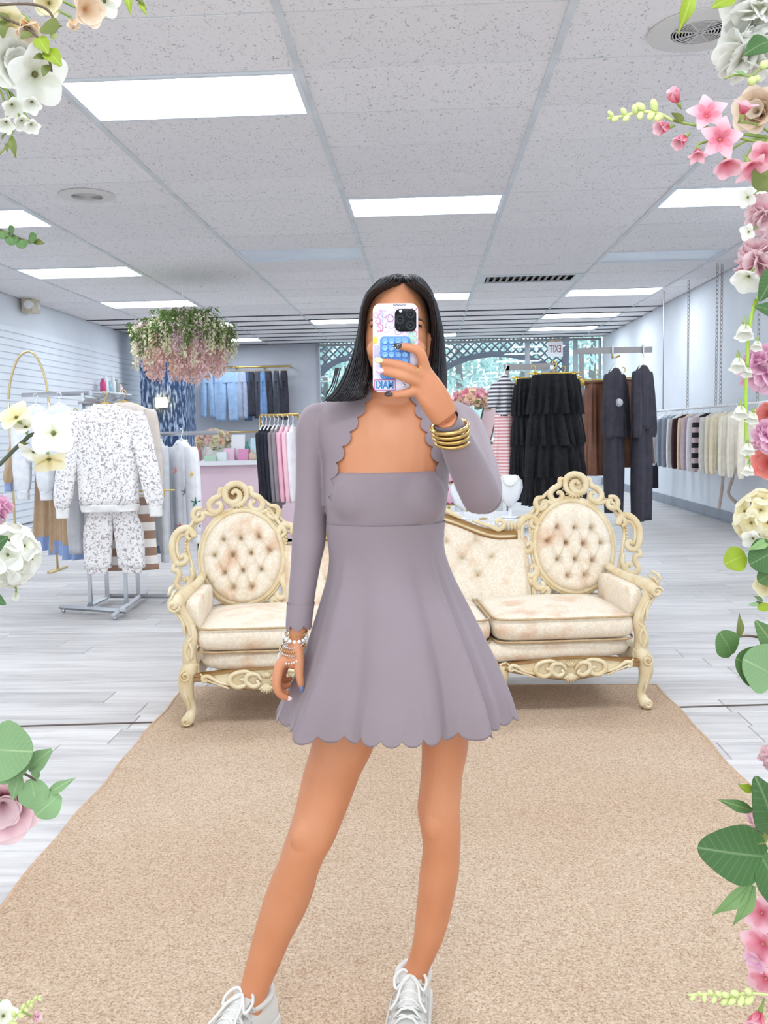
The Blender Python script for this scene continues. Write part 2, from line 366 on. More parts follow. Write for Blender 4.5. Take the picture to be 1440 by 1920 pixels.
# exit sign, seen mirrored
ex = at_y(1041, 655, YB-.35)
t = thing('exit_sign', 'white exit sign with mirrored red letters hanging before the window', 'sign', ex)
MB().box(ex, (.34, .05, .34)).build('housing', mat('sign_white', (240, 240, 242), .5), t, smooth=False)
MB().box(ex+Vector((0, 0, .2)), (.3, .05, .04)).build('canopy', mat('tan', (190, 165, 140), .5), t, smooth=False)
MB().tube([ex+Vector((0, 0, .2)), Vector((ex.x, ex.y, CEIL))], .012, 6).build('stem', M_ALU, t)
def text(name, body, loc, h, m, parent, mirror=False, depth=.002, rot=(PI/2, 0, 0), width=None, fat=0):
    cu = bpy.data.curves.new(name, 'FONT'); cu.body = body; cu.align_x = 'CENTER'; cu.align_y = 'CENTER'; cu.size = h*1.4; cu.extrude = depth; cu.offset = fat
    o = bpy.data.objects.new(name, cu); COL.objects.link(o); bpy.context.view_layer.update()
    me = bpy.data.meshes.new_from_object(o); bpy.data.objects.remove(o); me.materials.clear(); me.materials.append(m)
    if width:
        xs = [v.co.x for v in me.vertices]; k = width/(max(xs)-min(xs))
        for v in me.vertices: v.co.x *= k
    if mirror:
        for v in me.vertices: v.co.x *= -1
        me.flip_normals()
    o = bpy.data.objects.new(name, me); COL.objects.link(o); o.parent = parent; o.location = Vector(loc)-wloc(parent); o.rotation_euler = rot; return o
text('lettering', 'EXIT', ex+Vector((0, -.027, 0)), .17, mat('sign_red', (150, 60, 80), .5), t, True, width=.26)
# emergency lamp on the left wall
el = at_x(47, 572, XL+.02); t = thing('emergency_light', 'beige emergency lamp high on the slatted wall', 'emergency light', el)
mb_ = mat('beige_plastic', (214, 200, 178), .5)
MB().box(el+Vector((.09, 0, 0)), (.16, .3, .24)).build('housing', mb_, t, smooth=False)
for s in (-1, 1): MB().lathe([(.0, 0), (.05, .01), (.07, .08), (.06, .1), (0, .1)], n=16).build('lamp_head', mat('lamp_white', (240, 240, 238), .3), t, local=True).matrix_local = Matrix.Translation((.14, s*.13, -.02)) @ Matrix.Rotation(PI/2, 4, 'X')
# ---------------------------------------------------------------- outside the windows
gr = MB().box((0, YB+25, -.2), (90, 49, .1)).build('ground_outside', mat('asphalt', (180, 186, 190), .9, (164, 172, 170), 2), smooth=False); tag(gr, kind='structure')
def tree(x, y, h, w, seed, label):
    r = random.Random(seed); t = thing('tree', label, 'tree', (x, y, -.15), 'trees outside the windows')
    MB().tube([(x, y, -.15), (x+r.uniform(-.2, .2), y, h*.4), (x+r.uniform(-.4, .4), y, h*.95)], [.2, .14, .03], 8).build('trunk', mat('bark', (156, 150, 148), .9, (136, 132, 132), 6), t)
    lf = MB()
    for i in range(1300):
        a = r.uniform(0, 2*PI); q = r.random()**.5; z = h*(.18+.82*r.random()); k = (1-abs((z/h-.5))*1.1)
        p = Vector((x+w*q*k*math.cos(a), y+w*q*k*math.sin(a), z)); s = r.uniform(.09, .2)
        u = Vector((r.uniform(-1, 1), r.uniform(-1, 1), r.uniform(-1, 1))).normalized(); v = u.orthogonal().normalized()
        lf.add([p-u*s, p+v*s*.5, p+u*s, p-v*s*.5], [(0, 1, 2, 3)])
    tag(lf.build('foliage', mat('tree_leaf', (178, 212, 206), .8, (214, 232, 224), 1.2), t, smooth=False), kind='stuff')
TL = ['behind the exit sign', 'left of the dark hair', 'in the middle of the right window', 'at the right edge of the window', 'behind the vase of pink flowers', 'partly hidden by the dark hair', 'far left in the left window', 'between exit sign and vase']
for i, (px, Y, h, w) in enumerate([(1040, 52, 9, 2.4), (650, 47, 8.5, 2.4), (930, 44, 8, 2.3), (1115, 32, 6.5, 1.7), (870, 31, 6, 1.6), (740, 37, 7, 2.0), (600, 31, 6.2, 1.6), (985, 37, 7, 1.9)]):
    tree(at_y(px, 700, Y).x, Y, h, w, i, 'pale leafy tree outside, ' + TL[i])
# ================================================================= rug
def rug_mat():
    m = bpy.data.materials.new('sisal_loop'); m.use_nodes = True; nt = m.node_tree; b = nt.nodes['Principled BSDF']; L = nt.links.new
    tc = nd(nt, 'ShaderNodeTexCoord'); n = nd(nt, 'ShaderNodeTexNoise', Scale=150, Detail=3, Distortion=.8); L(tc.outputs['Object'], n.inputs['Vector'])
    v = nd(nt, 'ShaderNodeTexVoronoi', Scale=150); L(tc.outputs['Object'], v.inputs['Vector'])
    r = nd(nt, 'ShaderNodeValToRGB'); e = r.color_ramp.elements; e[0].position = .33; e[1].position = .66; e[0].color = lin((190, 156, 128)); e[1].color = lin((238, 216, 192)); k = e.new(.48); k.color = lin((221, 194, 167))
    L(n.outputs['Fac'], r.inputs['Fac']); n3 = nd(nt, 'ShaderNodeTexNoise', Scale=1.1, Detail=3); L(tc.outputs['Object'], n3.inputs['Vector'])
    mx = nd(nt, 'ShaderNodeMix', data_type='RGBA'); mx.blend_type = 'MULTIPLY'; mx.inputs[0].default_value = .35
    r3 = nd(nt, 'ShaderNodeValToRGB'); r3.color_ramp.elements[0].position = .35; r3.color_ramp.elements[1].position = .65; r3.color_ramp.elements[0].color = lin((224, 208, 196)); r3.color_ramp.elements[1].color = (1, 1, 1, 1)
    L(n3.outputs['Fac'], r3.inputs['Fac']); L(r.outputs[0], mx.inputs[6]); L(r3.outputs[0], mx.inputs[7]); L(mx.outputs[2], b.inputs['Base Color'])
    b.inputs['Roughness'].default_value = .95; b.inputs['Specular IOR Level'].default_value = .1
    ad = nd(nt, 'ShaderNodeMath', operation='SUBTRACT'); L(n.outputs['Fac'], ad.inputs[0]); L(v.outputs['Distance'], ad.inputs[1])
    bp = nd(nt, 'ShaderNodeBump', Strength=.9, Distance=.008); L(ad.outputs[0], bp.inputs['Height']); L(bp.outputs[0], b.inputs['Normal'])
    return m
def rug_edge(side, t):
    # sides as measured on the floor, with a little wander
    if side < 0: a, b = Vector((-1.20, .9, 0)), Vector((-1.30, 4.68, 0))
    else: a, b = Vector((1.19, .9, 0)), Vector((1.18, 4.68, 0))
    p = a.lerp(b, t); p.x += .004*math.sin(t*23+side)+.004*math.sin(t*51); return p
rg = MB(); N = 70; rows = []
def rugpt(i, j, z):
    a, b = rug_edge(-1, i/N), rug_edge(1, i/N); p = a.lerp(b, j/40); p.z = z; return p
rg.grid(lambda u, v: (lambda p: p+Vector((0, 0, .0015*math.sin(p.x*9)*math.sin(p.y*7))))(rugpt(u*N, v*40, .011)), N, 40)
border = [rugpt(0, j, 0) for j in range(41)]+[rugpt(i, 40, 0) for i in range(1, N+1)]+[rugpt(N, j, 0) for j in range(39, -1, -1)]+[rugpt(i, 0, 0) for i in range(N-1, 0, -1)]
rug = thing('area_rug', 'tan looped sisal rug under the woman and the sofa', 'rug', (0, 2.9, .001))
rg.build('pile', rug_mat(), rug)
MB().tube([p+Vector((0, 0, .007)) for p in border], .008, 8, closed=True).build('binding', mat('rug_binding', (206, 174, 144), .9, (188, 156, 128), 60, bump=.4, bscale=200), rug)
# ================================================================= sofa
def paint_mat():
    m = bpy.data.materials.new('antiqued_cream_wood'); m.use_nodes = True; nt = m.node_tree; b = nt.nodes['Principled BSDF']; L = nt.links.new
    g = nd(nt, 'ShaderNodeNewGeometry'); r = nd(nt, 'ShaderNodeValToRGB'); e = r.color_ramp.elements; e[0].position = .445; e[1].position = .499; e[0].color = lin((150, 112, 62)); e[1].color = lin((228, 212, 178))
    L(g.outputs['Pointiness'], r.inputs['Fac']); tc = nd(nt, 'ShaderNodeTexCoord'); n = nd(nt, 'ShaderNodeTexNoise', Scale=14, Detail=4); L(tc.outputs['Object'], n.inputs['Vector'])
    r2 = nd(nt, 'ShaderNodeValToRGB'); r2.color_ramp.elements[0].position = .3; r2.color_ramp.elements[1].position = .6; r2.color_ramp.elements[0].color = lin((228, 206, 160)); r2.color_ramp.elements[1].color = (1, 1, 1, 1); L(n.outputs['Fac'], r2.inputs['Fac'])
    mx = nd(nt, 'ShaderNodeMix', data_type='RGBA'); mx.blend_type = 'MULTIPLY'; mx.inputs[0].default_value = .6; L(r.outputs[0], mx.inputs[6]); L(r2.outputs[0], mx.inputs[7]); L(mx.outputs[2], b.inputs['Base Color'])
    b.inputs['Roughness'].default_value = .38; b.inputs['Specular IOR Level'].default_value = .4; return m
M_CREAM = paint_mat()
def damask():
    m = bpy.data.materials.new('cream_damask'); m.use_nodes = True; nt = m.node_tree; b = nt.nodes['Principled BSDF']; L = nt.links.new
    tc = nd(nt, 'ShaderNodeTexCoord'); n = nd(nt, 'ShaderNodeTexNoise', Scale=7, Detail=2); L(tc.outputs['Object'], n.inputs['Vector'])
    r = nd(nt, 'ShaderNodeValToRGB'); e = r.color_ramp.elements; e[0].position = .52; e[1].position = .70; e[0].color = lin((235, 223, 205)); e[1].color = lin((222, 190, 162)); L(n.outputs['Fac'], r.inputs['Fac'])
    n2 = nd(nt, 'ShaderNodeTexNoise', Scale=38, Detail=3, Distortion=2.2); L(tc.outputs['Object'], n2.inputs['Vector'])
    r2 = nd(nt, 'ShaderNodeValToRGB'); r2.color_ramp.elements[0].position = .48; r2.color_ramp.elements[1].position = .54; r2.color_ramp.elements[0].color = lin((240, 230, 214)); r2.color_ramp.elements[1].color = (1, 1, 1, 1); L(n2.outputs['Fac'], r2.inputs['Fac'])
    mx = nd(nt, 'ShaderNodeMix', data_type='RGBA'); mx.blend_type = 'MULTIPLY'; mx.inputs[0].default_value = .55; L(r.outputs[0], mx.inputs[6]); L(r2.outputs[0], mx.inputs[7]); L(mx.outputs[2], b.inputs['Base Color'])
    rr = nd(nt, 'ShaderNodeMapRange'); rr.inputs['To Min'].default_value = .45; rr.inputs['To Max'].default_value = .75; L(n2.outputs['Fac'], rr.inputs['Value']); L(rr.outputs[0], b.inputs['Roughness'])
    b.inputs['Sheen Weight'].default_value = .2
    bp = nd(nt, 'ShaderNodeBump', Strength=.12, Distance=.002); L(r2.outputs[0], bp.inputs['Height']); L(bp.outputs[0], b.inputs['Normal']); return m
M_DAM = damask(); M_PIPE = mat('tan_piping', (196, 168, 128), .6, (178, 150, 112), 30)
sofa = thing('tufted_sofa', 'ornate carved cream sofa with two tufted oval backs and floral cushions', 'sofa', (-.042, 4.165, .012)); sofa.rotation_euler = (0, 0, math.radians(5.986))
def sb(mb, name, m, parent=None, **k): return mb.build(name, m, parent or sofa, local=True, **k)
def spiral(c, r0, r1, a0, turns, n=22):
    """points (x, z) winding from radius r0 to r1"""
    return [(c[0]+(r0+(r1-r0)*i/n)*math.cos(a0+turns*2*PI*i/n), c[1]+(r0+(r1-r0)*i/n)*math.sin(a0+turns*2*PI*i/n)) for i in range(n+1)]
def rounded_box(mb, x0, x1, y0, y1, z0, z1, r=.03, puff=.01, n=10):
    """soft cushion block"""
    nx, nz = 22, 10
    def sup(a, e): return math.copysign(abs(math.cos(a))**e, math.cos(a)), math.copysign(abs(math.sin(a))**e, math.sin(a))
    cx_, cy_, hx, hy = (x0+x1)/2, (y0+y1)/2, (x1-x0)/2, (y1-y0)/2; rings = []
    for k in range(n+1):
        t = -PI/2+PI*k/n; cz, sz = math.cos(t), math.sin(t); cz = abs(cz)**.28; z = (z0+z1)/2+(z1-z0)/2*math.copysign(abs(sz)**.5, sz)
        ring = []
        for j in range(64):
            a = 2*PI*j/64; c, s_ = sup(a, .22); ring.append(Vector((cx_+hx*c*cz*(1 if k not in (0, n) else .0), cy_+hy*s_*cz*(1 if k not in (0, n) else 0), z+(puff*(1-abs(c*cz)**2)*(1-abs(s_*cz)**2) if sz > .5 else 0))))
        rings.append(ring)
    # fill the top and bottom with shrinking rings
    out = []
    def shrink(ring, f, dz): return [Vector((cx_+(p.x-cx_)*f, cy_+(p.y-cy_)*f, p.z+dz)) for p in ring]
    body = rings[1:-1]
    top = [shrink(body[-1], f, (z1-body[-1][0].z)*(.6+.4*(1-f))+puff*(1-f*f)) for f in (.93, .75, .5, .25, .02)]
    bot = [shrink(body[0], f, (z0-body[0][0].z)) for f in (.02, .5, .93)]
    mb.loft(bot+body+top); return mb
# seat
D = .68
cush_x = [(-1.035, -.352), (-.348, .348), (.352, 1.035)]
for a, b in cush_x:
    c = sb(rounded_box(MB(), a, b, -.02, D-.06, .335, .452, puff=.03), 'seat_cushion', M_DAM)
    for z, f in ((.447, .985), (.34, .985)):
        hx, hy = (b-a)/2*f, (D-.04)/2*f; ring = []
        for j in range(72):
            t = 2*PI*j/72; ring.append(((a+b)/2+hx*math.copysign(abs(math.cos(t))**.22, math.cos(t)), D/2-.04+hy*math.copysign(abs(math.sin(t))**.22, math.sin(t)), z))
        sb(MB().tube(ring, .0055, 6, closed=True), 'piping', M_PIPE, c)
sb(rounded_box(MB(), -1.03, 1.03, -.005, D-.02, .235, .338, puff=0), 'seat_deck', M_DAM)
# carved front apron
def apz(x):
    u = abs(x); u3 = abs(abs(x)-.7)
    z = .196
    for c in (-.71, 0, .71): z -= .046*math.exp(-((x-c)/.19)**2)
    z += .02*math.exp(-((u-.36)/.06)**2)+.015*math.exp(-((u-1.02)/.05)**2)
    return z
N = 120; xs = [-1.04+2.08*i/N for i in range(N+1)]
topz = lambda x: .252+.012*math.cos(x*2*PI/.71)
ap = MB(); rings = []
for x in xs:
    zb, zt = apz(x), topz(x); rings.append([Vector((x, .03, zb+.004)), Vector((x, -.008, zb)), Vector((x, -.02, zb+.006)), Vector((x, -.016, zb+.02)), Vector((x, -.012, zt-.014)), Vector((x, -.02, zt-.008)), Vector((x, -.018, zt)), Vector((x, .03, zt))])
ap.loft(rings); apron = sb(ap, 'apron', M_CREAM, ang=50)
def relief(pts, rad, y, parent, name='scroll', m=None, k=7, n=7):
    """a carved moulding lying on a front surface; pts are (x, z)"""
    sp = smoothpts(pts, k); R = [rad*(.45+.75*math.sin(PI*(i+.6)/(len(sp)+.6))**.6) for i in range(len(sp))]
    return sb(MB().tube([(p[0], y, p[1]) for p in sp], R, n), name, m or M_CREAM, parent)
for c in (-.71, 0, .71):
    for s in (-1, 1):
        relief([(c+s*x, z) for x, z in [(.05, .235), (.10, .25), (.155, .235), (.165, .20), (.135, .178), (.10, .186), (.098, .208), (.12, .214)]], .010, -.022, apron)
        relief([(c+s*x, z) for x, z in [(.02, .205), (.045, .235), (.085, .232), (.09, .2), (.06, .178), (.035, .19), (.045, .208)]], .010, -.024, apron)
        relief([(c+s*x, z) for x, z in [(.17, .19), (.22, .205), (.262, .232), (.288, .228), (.286, .21), (.27, .212)]], .008, -.022, apron)
        relief([(c+s*x, z) for x, z in [(.30, .246), (.27, .215), (.21, .19), (.17, .172)]], .005, -.022, apron)
    fan = MB()
    for k in range(7):
        a = -PI/2+(k-3)*.3; fan.tube([(c, -.02, .19), (c+.028*math.cos(a), -.031, .19+.028*math.sin(a)), (c+.046*math.cos(a), -.022, .19+.046*math.sin(a))], [.003, .007, .004], 6)
    for k in range(5):
        a = PI/2+(k-2)*.36; fan.tube([(c, -.02, .215), (c+.018*math.cos(a), -.03, .215+.018*math.sin(a)), (c+.03*math.cos(a), -.022, .215+.034*math.sin(a))], [.003, .006, .003], 6)
    sb(fan, 'shell_ornament', M_CREAM, apron)
# front legs and posts
def leg(x, sx, full=True):
    L_ = MB()
    path = [(x-sx*.005, .03, .285, .036), (x+sx*.012, .02, .235, .04), (x+sx*.022, .012, .185, .036), (x+sx*.012, .016, .12, .026), (x+sx*.0, .02, .07, .022), (x+sx*.01, .01, .035, .026), (x+sx*.02, -.004, .018, .03), (x+sx*.02, -.006, .003, .022)]
    if not full: path = path[1:]
    sp = smoothpts(path, 5); L_.tube([p[:3] for p in sp], [p[3] for p in sp], 12, up=(1, 0, 0))
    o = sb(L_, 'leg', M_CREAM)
    if full:
        relief(spiral((x+sx*.018, .235), .026, .006, PI/2 if sx > 0 else PI/2, -1.5*sx), .006, -.024, o)
        sp2 = [(x+sx*.012, .21), (x+sx*.026, .17), (x+sx*.014, .12), (x+sx*.004, .08)]; relief(sp2, .005, -.015, o)
    relief(spiral((x+sx*.02, .026), .018, .004, 0, 1.4*sx), .006, -.034, o); return o
leg(-1.06, -1); leg(1.06, 1); leg(-.365, -1, False); leg(.365, 1, False)
for x in (-1.0, 1.0): sb(MB().tube([(x, D-.02, .3), (x, D+.0, .15), (x*1.02, D+.06, .0)], [.03, .024, .02], 8), 'leg', M_CREAM)
def post(sx):
    x = 1.06*sx; L_ = MB(); path = [(x, .03, .27, .034), (x+sx*.004, .025, .34, .034), (x+sx*-.012, .02, .42, .028), (x+sx*.012, .02, .49, .024), (x+sx*.045, .03, .545, .03), (x+sx*.05, .06, .575, .034)]
    sp = smoothpts(path, 6); L_.tube([p[:3] for p in sp], [p[3] for p in sp], 12, up=(1, 0, 0)); o = sb(L_, 'arm_post', M_CREAM)
    for pts in ([(.0, .3), (.016, .34), (.0, .39), (-.018, .41)], [(-.01, .31), (-.014, .36), (.006, .4)], [(-.01, .42), (.002, .47), (.03, .52)], [(.018, .43), (.02, .48), (.05, .53)]):
        relief([(x+sx*a, z) for a, z in pts], .007, -.008, o)
    return o
post(-1); post(1)
def arm(sx):
    x = 1.06*sx
    sb(rounded_box(MB(), min(x-sx*.045, x+sx*.03), max(x-sx*.045, x+sx*.03), .06, .60, .38, .57, puff=.0), 'arm_pad', M_DAM)
    path = [(x+sx*.0, .66, .62, .016), (x+sx*.012, .56, .595, .02), (x+sx*.03, .35, .578, .024), (x+sx*.045, .15, .578, .03), (x+sx*.055, .05, .575, .036), (x+sx*.058, .0, .565, .034), (x+sx*.056, -.02, .55, .02)]
    sp = smoothpts(path, 6); o = sb(MB().tube([p[:3] for p in sp], [p[3] for p in sp], 12), 'arm_rail', M_CREAM)
    for k in range(5):
        z = .545+.02*k; sb(MB().tube([(x+sx*(.02+.012*k), .09, z+.02), (x+sx*(.03+.012*k), .02, z+.012), (x+sx*(.04+.01*k), -.025, z-.01)], [.004, .009, .004], 6), 'leaf_carving', M_CREAM, o)
    relief(spiral((x+sx*.058, .563), .026, .005, 0, 1.4*sx), .008, -.03, o)
arm(-1); arm(1)
# oval backs
def tuft(rx, rz, buttons, rows_next, H=.075, edge_cut=None):
    """height above the back plane at normalized (u, v); buttons in normalized units"""
    cre = []
    for i, (a, b) in enumerate(buttons):
        for j in rows_next.get(i, ()): cre.append(((a, b), buttons[j] if isinstance(j, int) else j))
    def h(u, v):
        r2 = min(1, u*u+v*v); z = H*(1-r2**2.2)**.5*.9+.004
        x, y = u*rx, v*rz
        for (a, b) in buttons:
            d2 = (x-a*rx)**2+(y-b*rz)**2; z -= .030*math.exp(-d2/.00035)+.012*math.exp(-d2/.0022)
        for (p, q) in cre:
            px, py, qx, qy = p[0]*rx, p[1]*rz, q[0]*rx, q[1]*rz; dx, dy = qx-px, qy-py; L2 = dx*dx+dy*dy; t = max(0, min(1, ((x-px)*dx+(y-py)*dy)/L2)); d = math.hypot(x-px-t*dx, y-py-t*dy)
            z -= .011*math.exp(-(d/.0075)**2)
        return max(z, -.004)
    return h
BT = [(-.43, .44), (.03, .42), (.47, .40), (-.70, .13), (-.23, .08), (.23, .05), (.70, .05), (-.48, -.28), (-.02, -.29), (.44, -.33), (-.24, -.66), (.22, -.66)]
NX = {0: (3, 4, (-.40, .92)), 1: (4, 5, (.04, 1)), 2: (5, 6, (.46, .88)), 3: (7, (-1, .13)), 4: (7, 8), 5: (8, 9), 6: (9, (1, .05)), 7: (10, (-.8, -.6)), 8: (10, 11), 9: (11, (.8, -.6)), 10: ((-.26, -1),), 11: ((.22, -1),)}
HF = tuft(.205, .232, BT, NX)
def bpl(x, z, off): return Vector((x, .60+(z-.46)*.27-off, z))      # the raked back plane
def medallion(sx, cx0, cz0):
    rx, rz = .205, .232
    def Q(u, v): return (cx0+sx*(u-877)*.00081, cz0-(v-540)*.00083)   # measured offsets around the oval
    cu_ = MB(); na, nr = 120, 56; vs = []; fs = []
    for i in range(nr+1):
        r = (i/nr)**.85
        for j in range(na):
            a = 2*PI*j/na; u, v = r*math.cos(a), r*math.sin(a); vs.append(bpl(cx0+rx*u, cz0+rz*v, HF(u*sx, v)+.012))
    for i in range(nr):
        for j in range(na): k = (j+1) % na; fs.append((i*na+j, (i+1)*na+j, (i+1)*na+k, i*na+k))
    cu_.add(vs, fs); pad = sb(cu_, 'back_cushion', M_DAM)
    btn = MB().ball((0, 0, 0), (.009, .006, .009), 10, 6).mesh('button', mat('cloth_button', (206, 178, 138), .5))
    for (u, v) in BT: inst('button', btn, pad, bpl(cx0+sx*rx*u, cz0+rz*v, HF(u, v)+.014))
    rim = sb(MB().tube([bpl(cx0+rx*1.03*math.cos(a*PI/40), cz0+rz*1.03*math.sin(a*PI/40), .016) for a in range(80)], .015, 10, closed=True), 'oval_rim', M_CREAM)
    sb(MB().tube([bpl(cx0+rx*1.115*math.cos(a*PI/40), cz0+rz*1.1*math.sin(a*PI/40), .006) for a in range(80)], .010, 8, closed=True), 'outer_bead', M_CREAM, rim)
    # backing board behind the upholstery
    bk = MB(); n = 48; bk.loft([[bpl(cx0+rx*1.0*math.cos(2*PI*j/n), cz0+rz*1.0*math.sin(2*PI*j/n), o) for j in range(n)] for o in (-.03, .004)]); sb(bk, 'back_board', M_DAM, ang=40)
    fr = sb(MB().tube([bpl(*Q(u, v), .0) for u, v in smoothpts([(560, 830), (530, 700), (545, 590), (520, 480), (560, 380), (640, 300), (700, 225), (800, 150), (920, 90), (1030, 150), (1110, 240), (1180, 330), (1235, 440), (1215, 560), (1180, 680), (1170, 830)], 6)], .010, 8), 'carved_frame', M_CREAM)
    def sc(pts, rad=.012, off=.012, name='scroll'):
        sp = smoothpts(pts, 6); m = len(sp); R = [1.3*rad*(.5+.6*math.sin(PI*(i+.5)/m)**.5) for i in range(m)]
        return sb(MB().tube([bpl(*Q(*p), off) for p in sp], R, 8), name, M_CREAM, fr)
    # crest shell: swirl, ribs and leaf
    sc([(880+0, 205), (850, 165), (858, 110), (905, 80), (960, 92), (990, 135), (975, 185), (935, 200), (900, 180), (893, 145), (920, 125), (945, 145)], .013, .022, 'crest_swirl')
    ribs = MB()
    for k in range(11):
        a = math.radians(-20+k*22); p = (920+45*math.cos(a), 150-45*math.sin(a)); q = (920+92*math.cos(a), 148-84*math.sin(a))
        ribs.tube([bpl(*Q(*p), .012), bpl(*Q((p[0]+q[0])/2, (p[1]+q[1])/2), .026), bpl(*Q(*q), .01)], [.006, .0105, .005], 7)
    for k in range(7):
        a = math.radians(200+k*23); p = (915, 190); q = (915+70*math.cos(a), 192-52*math.sin(a))
        ribs.tube([bpl(*Q(*p), .016), bpl(*Q((p[0]+q[0])/2, (p[1]+q[1])/2), .028), bpl(*Q(*q), .012)], [.005, .0095, .004], 7)
    sb(ribs, 'crest_shell', M_CREAM, fr)
    back = MB(); pl = [Q(920+72*math.cos(a), 150-66*math.sin(a)) for a in [2*PI*k/24 for k in range(24)]]
    back.loft([[bpl(x, z, o) for x, z in pl] for o in (-.015, .012)]); sb(back, 'crest_ground', M_CREAM, fr, ang=40)
    for s in (-1, 1):
        def X(pts): return [(920+s*(u-920) if s > 0 else u, v) for u, v in pts]
        def Rf(pts): return [(1838-u-0, v+6) for u, v in pts] if s > 0 else pts
        def E(pts, *k): return sc(Rf(pts), *k)
        E([(850, 120), (820, 110), (812, 150), (770, 170), (745, 205), (760, 245), (800, 250), (825, 222), (812, 195), (790, 205)], .012, .014)
        E([(835, 235), (790, 262), (745, 262), (700, 250)], .010, .012)
        E([(700, 225), (655, 232), (640, 268), (662, 300), (700, 290), (705, 262), (682, 255)], .011, .018)
        lf = MB()
        for k in range(5):
            p, q = (720-k*14, 240+k*12), (665-k*14, 270+k*26); p, q = Rf([p, q]); mid = ((p[0]+q[0])/2+8, (p[1]+q[1])/2-8)
            lf.tube([bpl(*Q(*p), .012), bpl(*Q(*mid), .028), bpl(*Q(*q), .01)], [.004, .010, .004], 7)
        sb(lf, 'leaf_carving', M_CREAM, fr)
        # big C arm with curled ends
        E([(625, 420), (600, 400), (612, 368), (640, 372), (648, 404), (620, 352), (570, 352), (525, 390), (506, 450), (515, 520), (545, 565), (585, 560), (600, 530), (578, 515), (562, 535)], .013, .016)
        E([(600, 390), (555, 395), (535, 440), (540, 500), (560, 545)], .008, .010)
        bd = MB()
        for k in range(6):
            p = Rf([(592, 425+k*20)])[0]; bd.ball(bpl(*Q(*p), .012), .0085, 8, 6)
        sb(bd, 'bead_string', M_CREAM, fr)
        E([(560, 560), (522, 575), (518, 605), (545, 610), (552, 640), (535, 690), (570, 720), (610, 705), (618, 670), (596, 655), (582, 678)], .012, .014)
        E([(625, 590), (640, 640), (622, 700), (600, 750), (612, 790), (645, 800), (660, 775), (640, 762)], .012, .014)
        lf = MB()
        for k in range(4):
            p, q = Rf([(545+k*14, 700+k*14), (600+k*16, 800-k*6+k*8)]); mid = ((p[0]+q[0])/2-10, (p[1]+q[1])/2+4)
            lf.tube([bpl(*Q(*p), .01), bpl(*Q(*mid), .024), bpl(*Q(*q), .01)], [.004, .010, .004], 7)
        sb(lf, 'leaf_carving', M_CREAM, fr)
        E([(640, 830), (680, 800), (690, 830), (660, 845)], .010, .012)
    # stile down to the seat
    for s in (-1, 1):
        sb(MB().tube([bpl(cx0+s*.215, .33, .0), bpl(cx0+s*.225, .44, .0), bpl(cx0+s*.235, .56, .0)], .017, 8), 'stile', M_CREAM)
medallion(1, .905, .70); medallion(-1, -.865, .69)
# middle back
def mtop(x): 
    u = abs(x)/.66
    t = min(1, max(0, (u-.22)/.56)); t = t*t*(3-2*t)
    return .945-.035*(1-math.exp(-(x/.10)**2)) - .03*min(1, u/.3) - .105*t
mid = MB(); nx, nz = 150, 46
BM = [(x, z) for z, xs_ in ((.56, (-.42, -.26, -.10, .06, .22, .38)), (.65, (-.50, -.34, -.18, -.02, .14, .30, .46)), (.735, (-.42, -.26, -.10, .06, .22, .38))) for x in xs_]
def mh(x, z):
    h = .06
    for a, b in BM:
        d2 = (x-a)**2+(z-b)**2; h -= .028*math.exp(-d2/.0004)+.012*math.exp(-d2/.0025)
        for (c, d) in ((a+.08, b+.088), (a-.08, b+.088)):
            if b+.088 > .79: c = a
            dx, dy = c-a, d-b; t = max(0, min(1, ((x-a)*dx+(z-b)*dy)/(dx*dx+dy*dy))); q = math.hypot(x-a-t*dx, z-b-t*dy); h -= .010*math.exp(-(q/.008)**2)
        if b < .6:
            if z < b and abs(x-a) < .03: h -= .010*math.exp(-((x-a)/.008)**2)
    return h
mid.grid(lambda u, v: (lambda x: bpl(x, .43+(mtop(x)-.03-.43)*v, mh(x, .43+(mtop(x)-.03-.43)*v)*min(1, 1-v+.25)**.5*min(1, (1-abs(2*u-1))*14+.2)))(-.66+1.32*u), nx, nz)
mp_ = sb(mid, 'back_cushion', M_DAM)
bt2 = MB().ball((0, 0, 0), (.009, .006, .009), 10, 6).mesh('button', mat('cloth_button', (0, 0, 0)))
for a, b in BM:
    if b < mtop(a)-.05: inst('button', bt2, mp_, bpl(a, b, mh(a, b)+.004))
bk = MB(); pl = [(-.66+1.32*i/40, mtop(-.66+1.32*i/40)-.02) for i in range(41)]+[(.66, .42), (-.66, .42)]
bk.loft([[bpl(x, z, o) for x, z in pl] for o in (-.035, -.004)]); sb(bk, 'back_board', M_DAM, smooth=False)
cr = MB(); rings = []
for i in range(61):
    x = -.6+1.2*i/60; z = mtop(x); rings.append([bpl(x, z+a, o) for a, o in ((-.028, -.02), (-.03, .03), (-.02, .042), (-.008, .038), (-.002, .045), (.012, .04), (.02, .02), (.018, -.02))])
cr.loft(rings); crest = sb(cr, 'crest_rail', M_CREAM, ang=60)
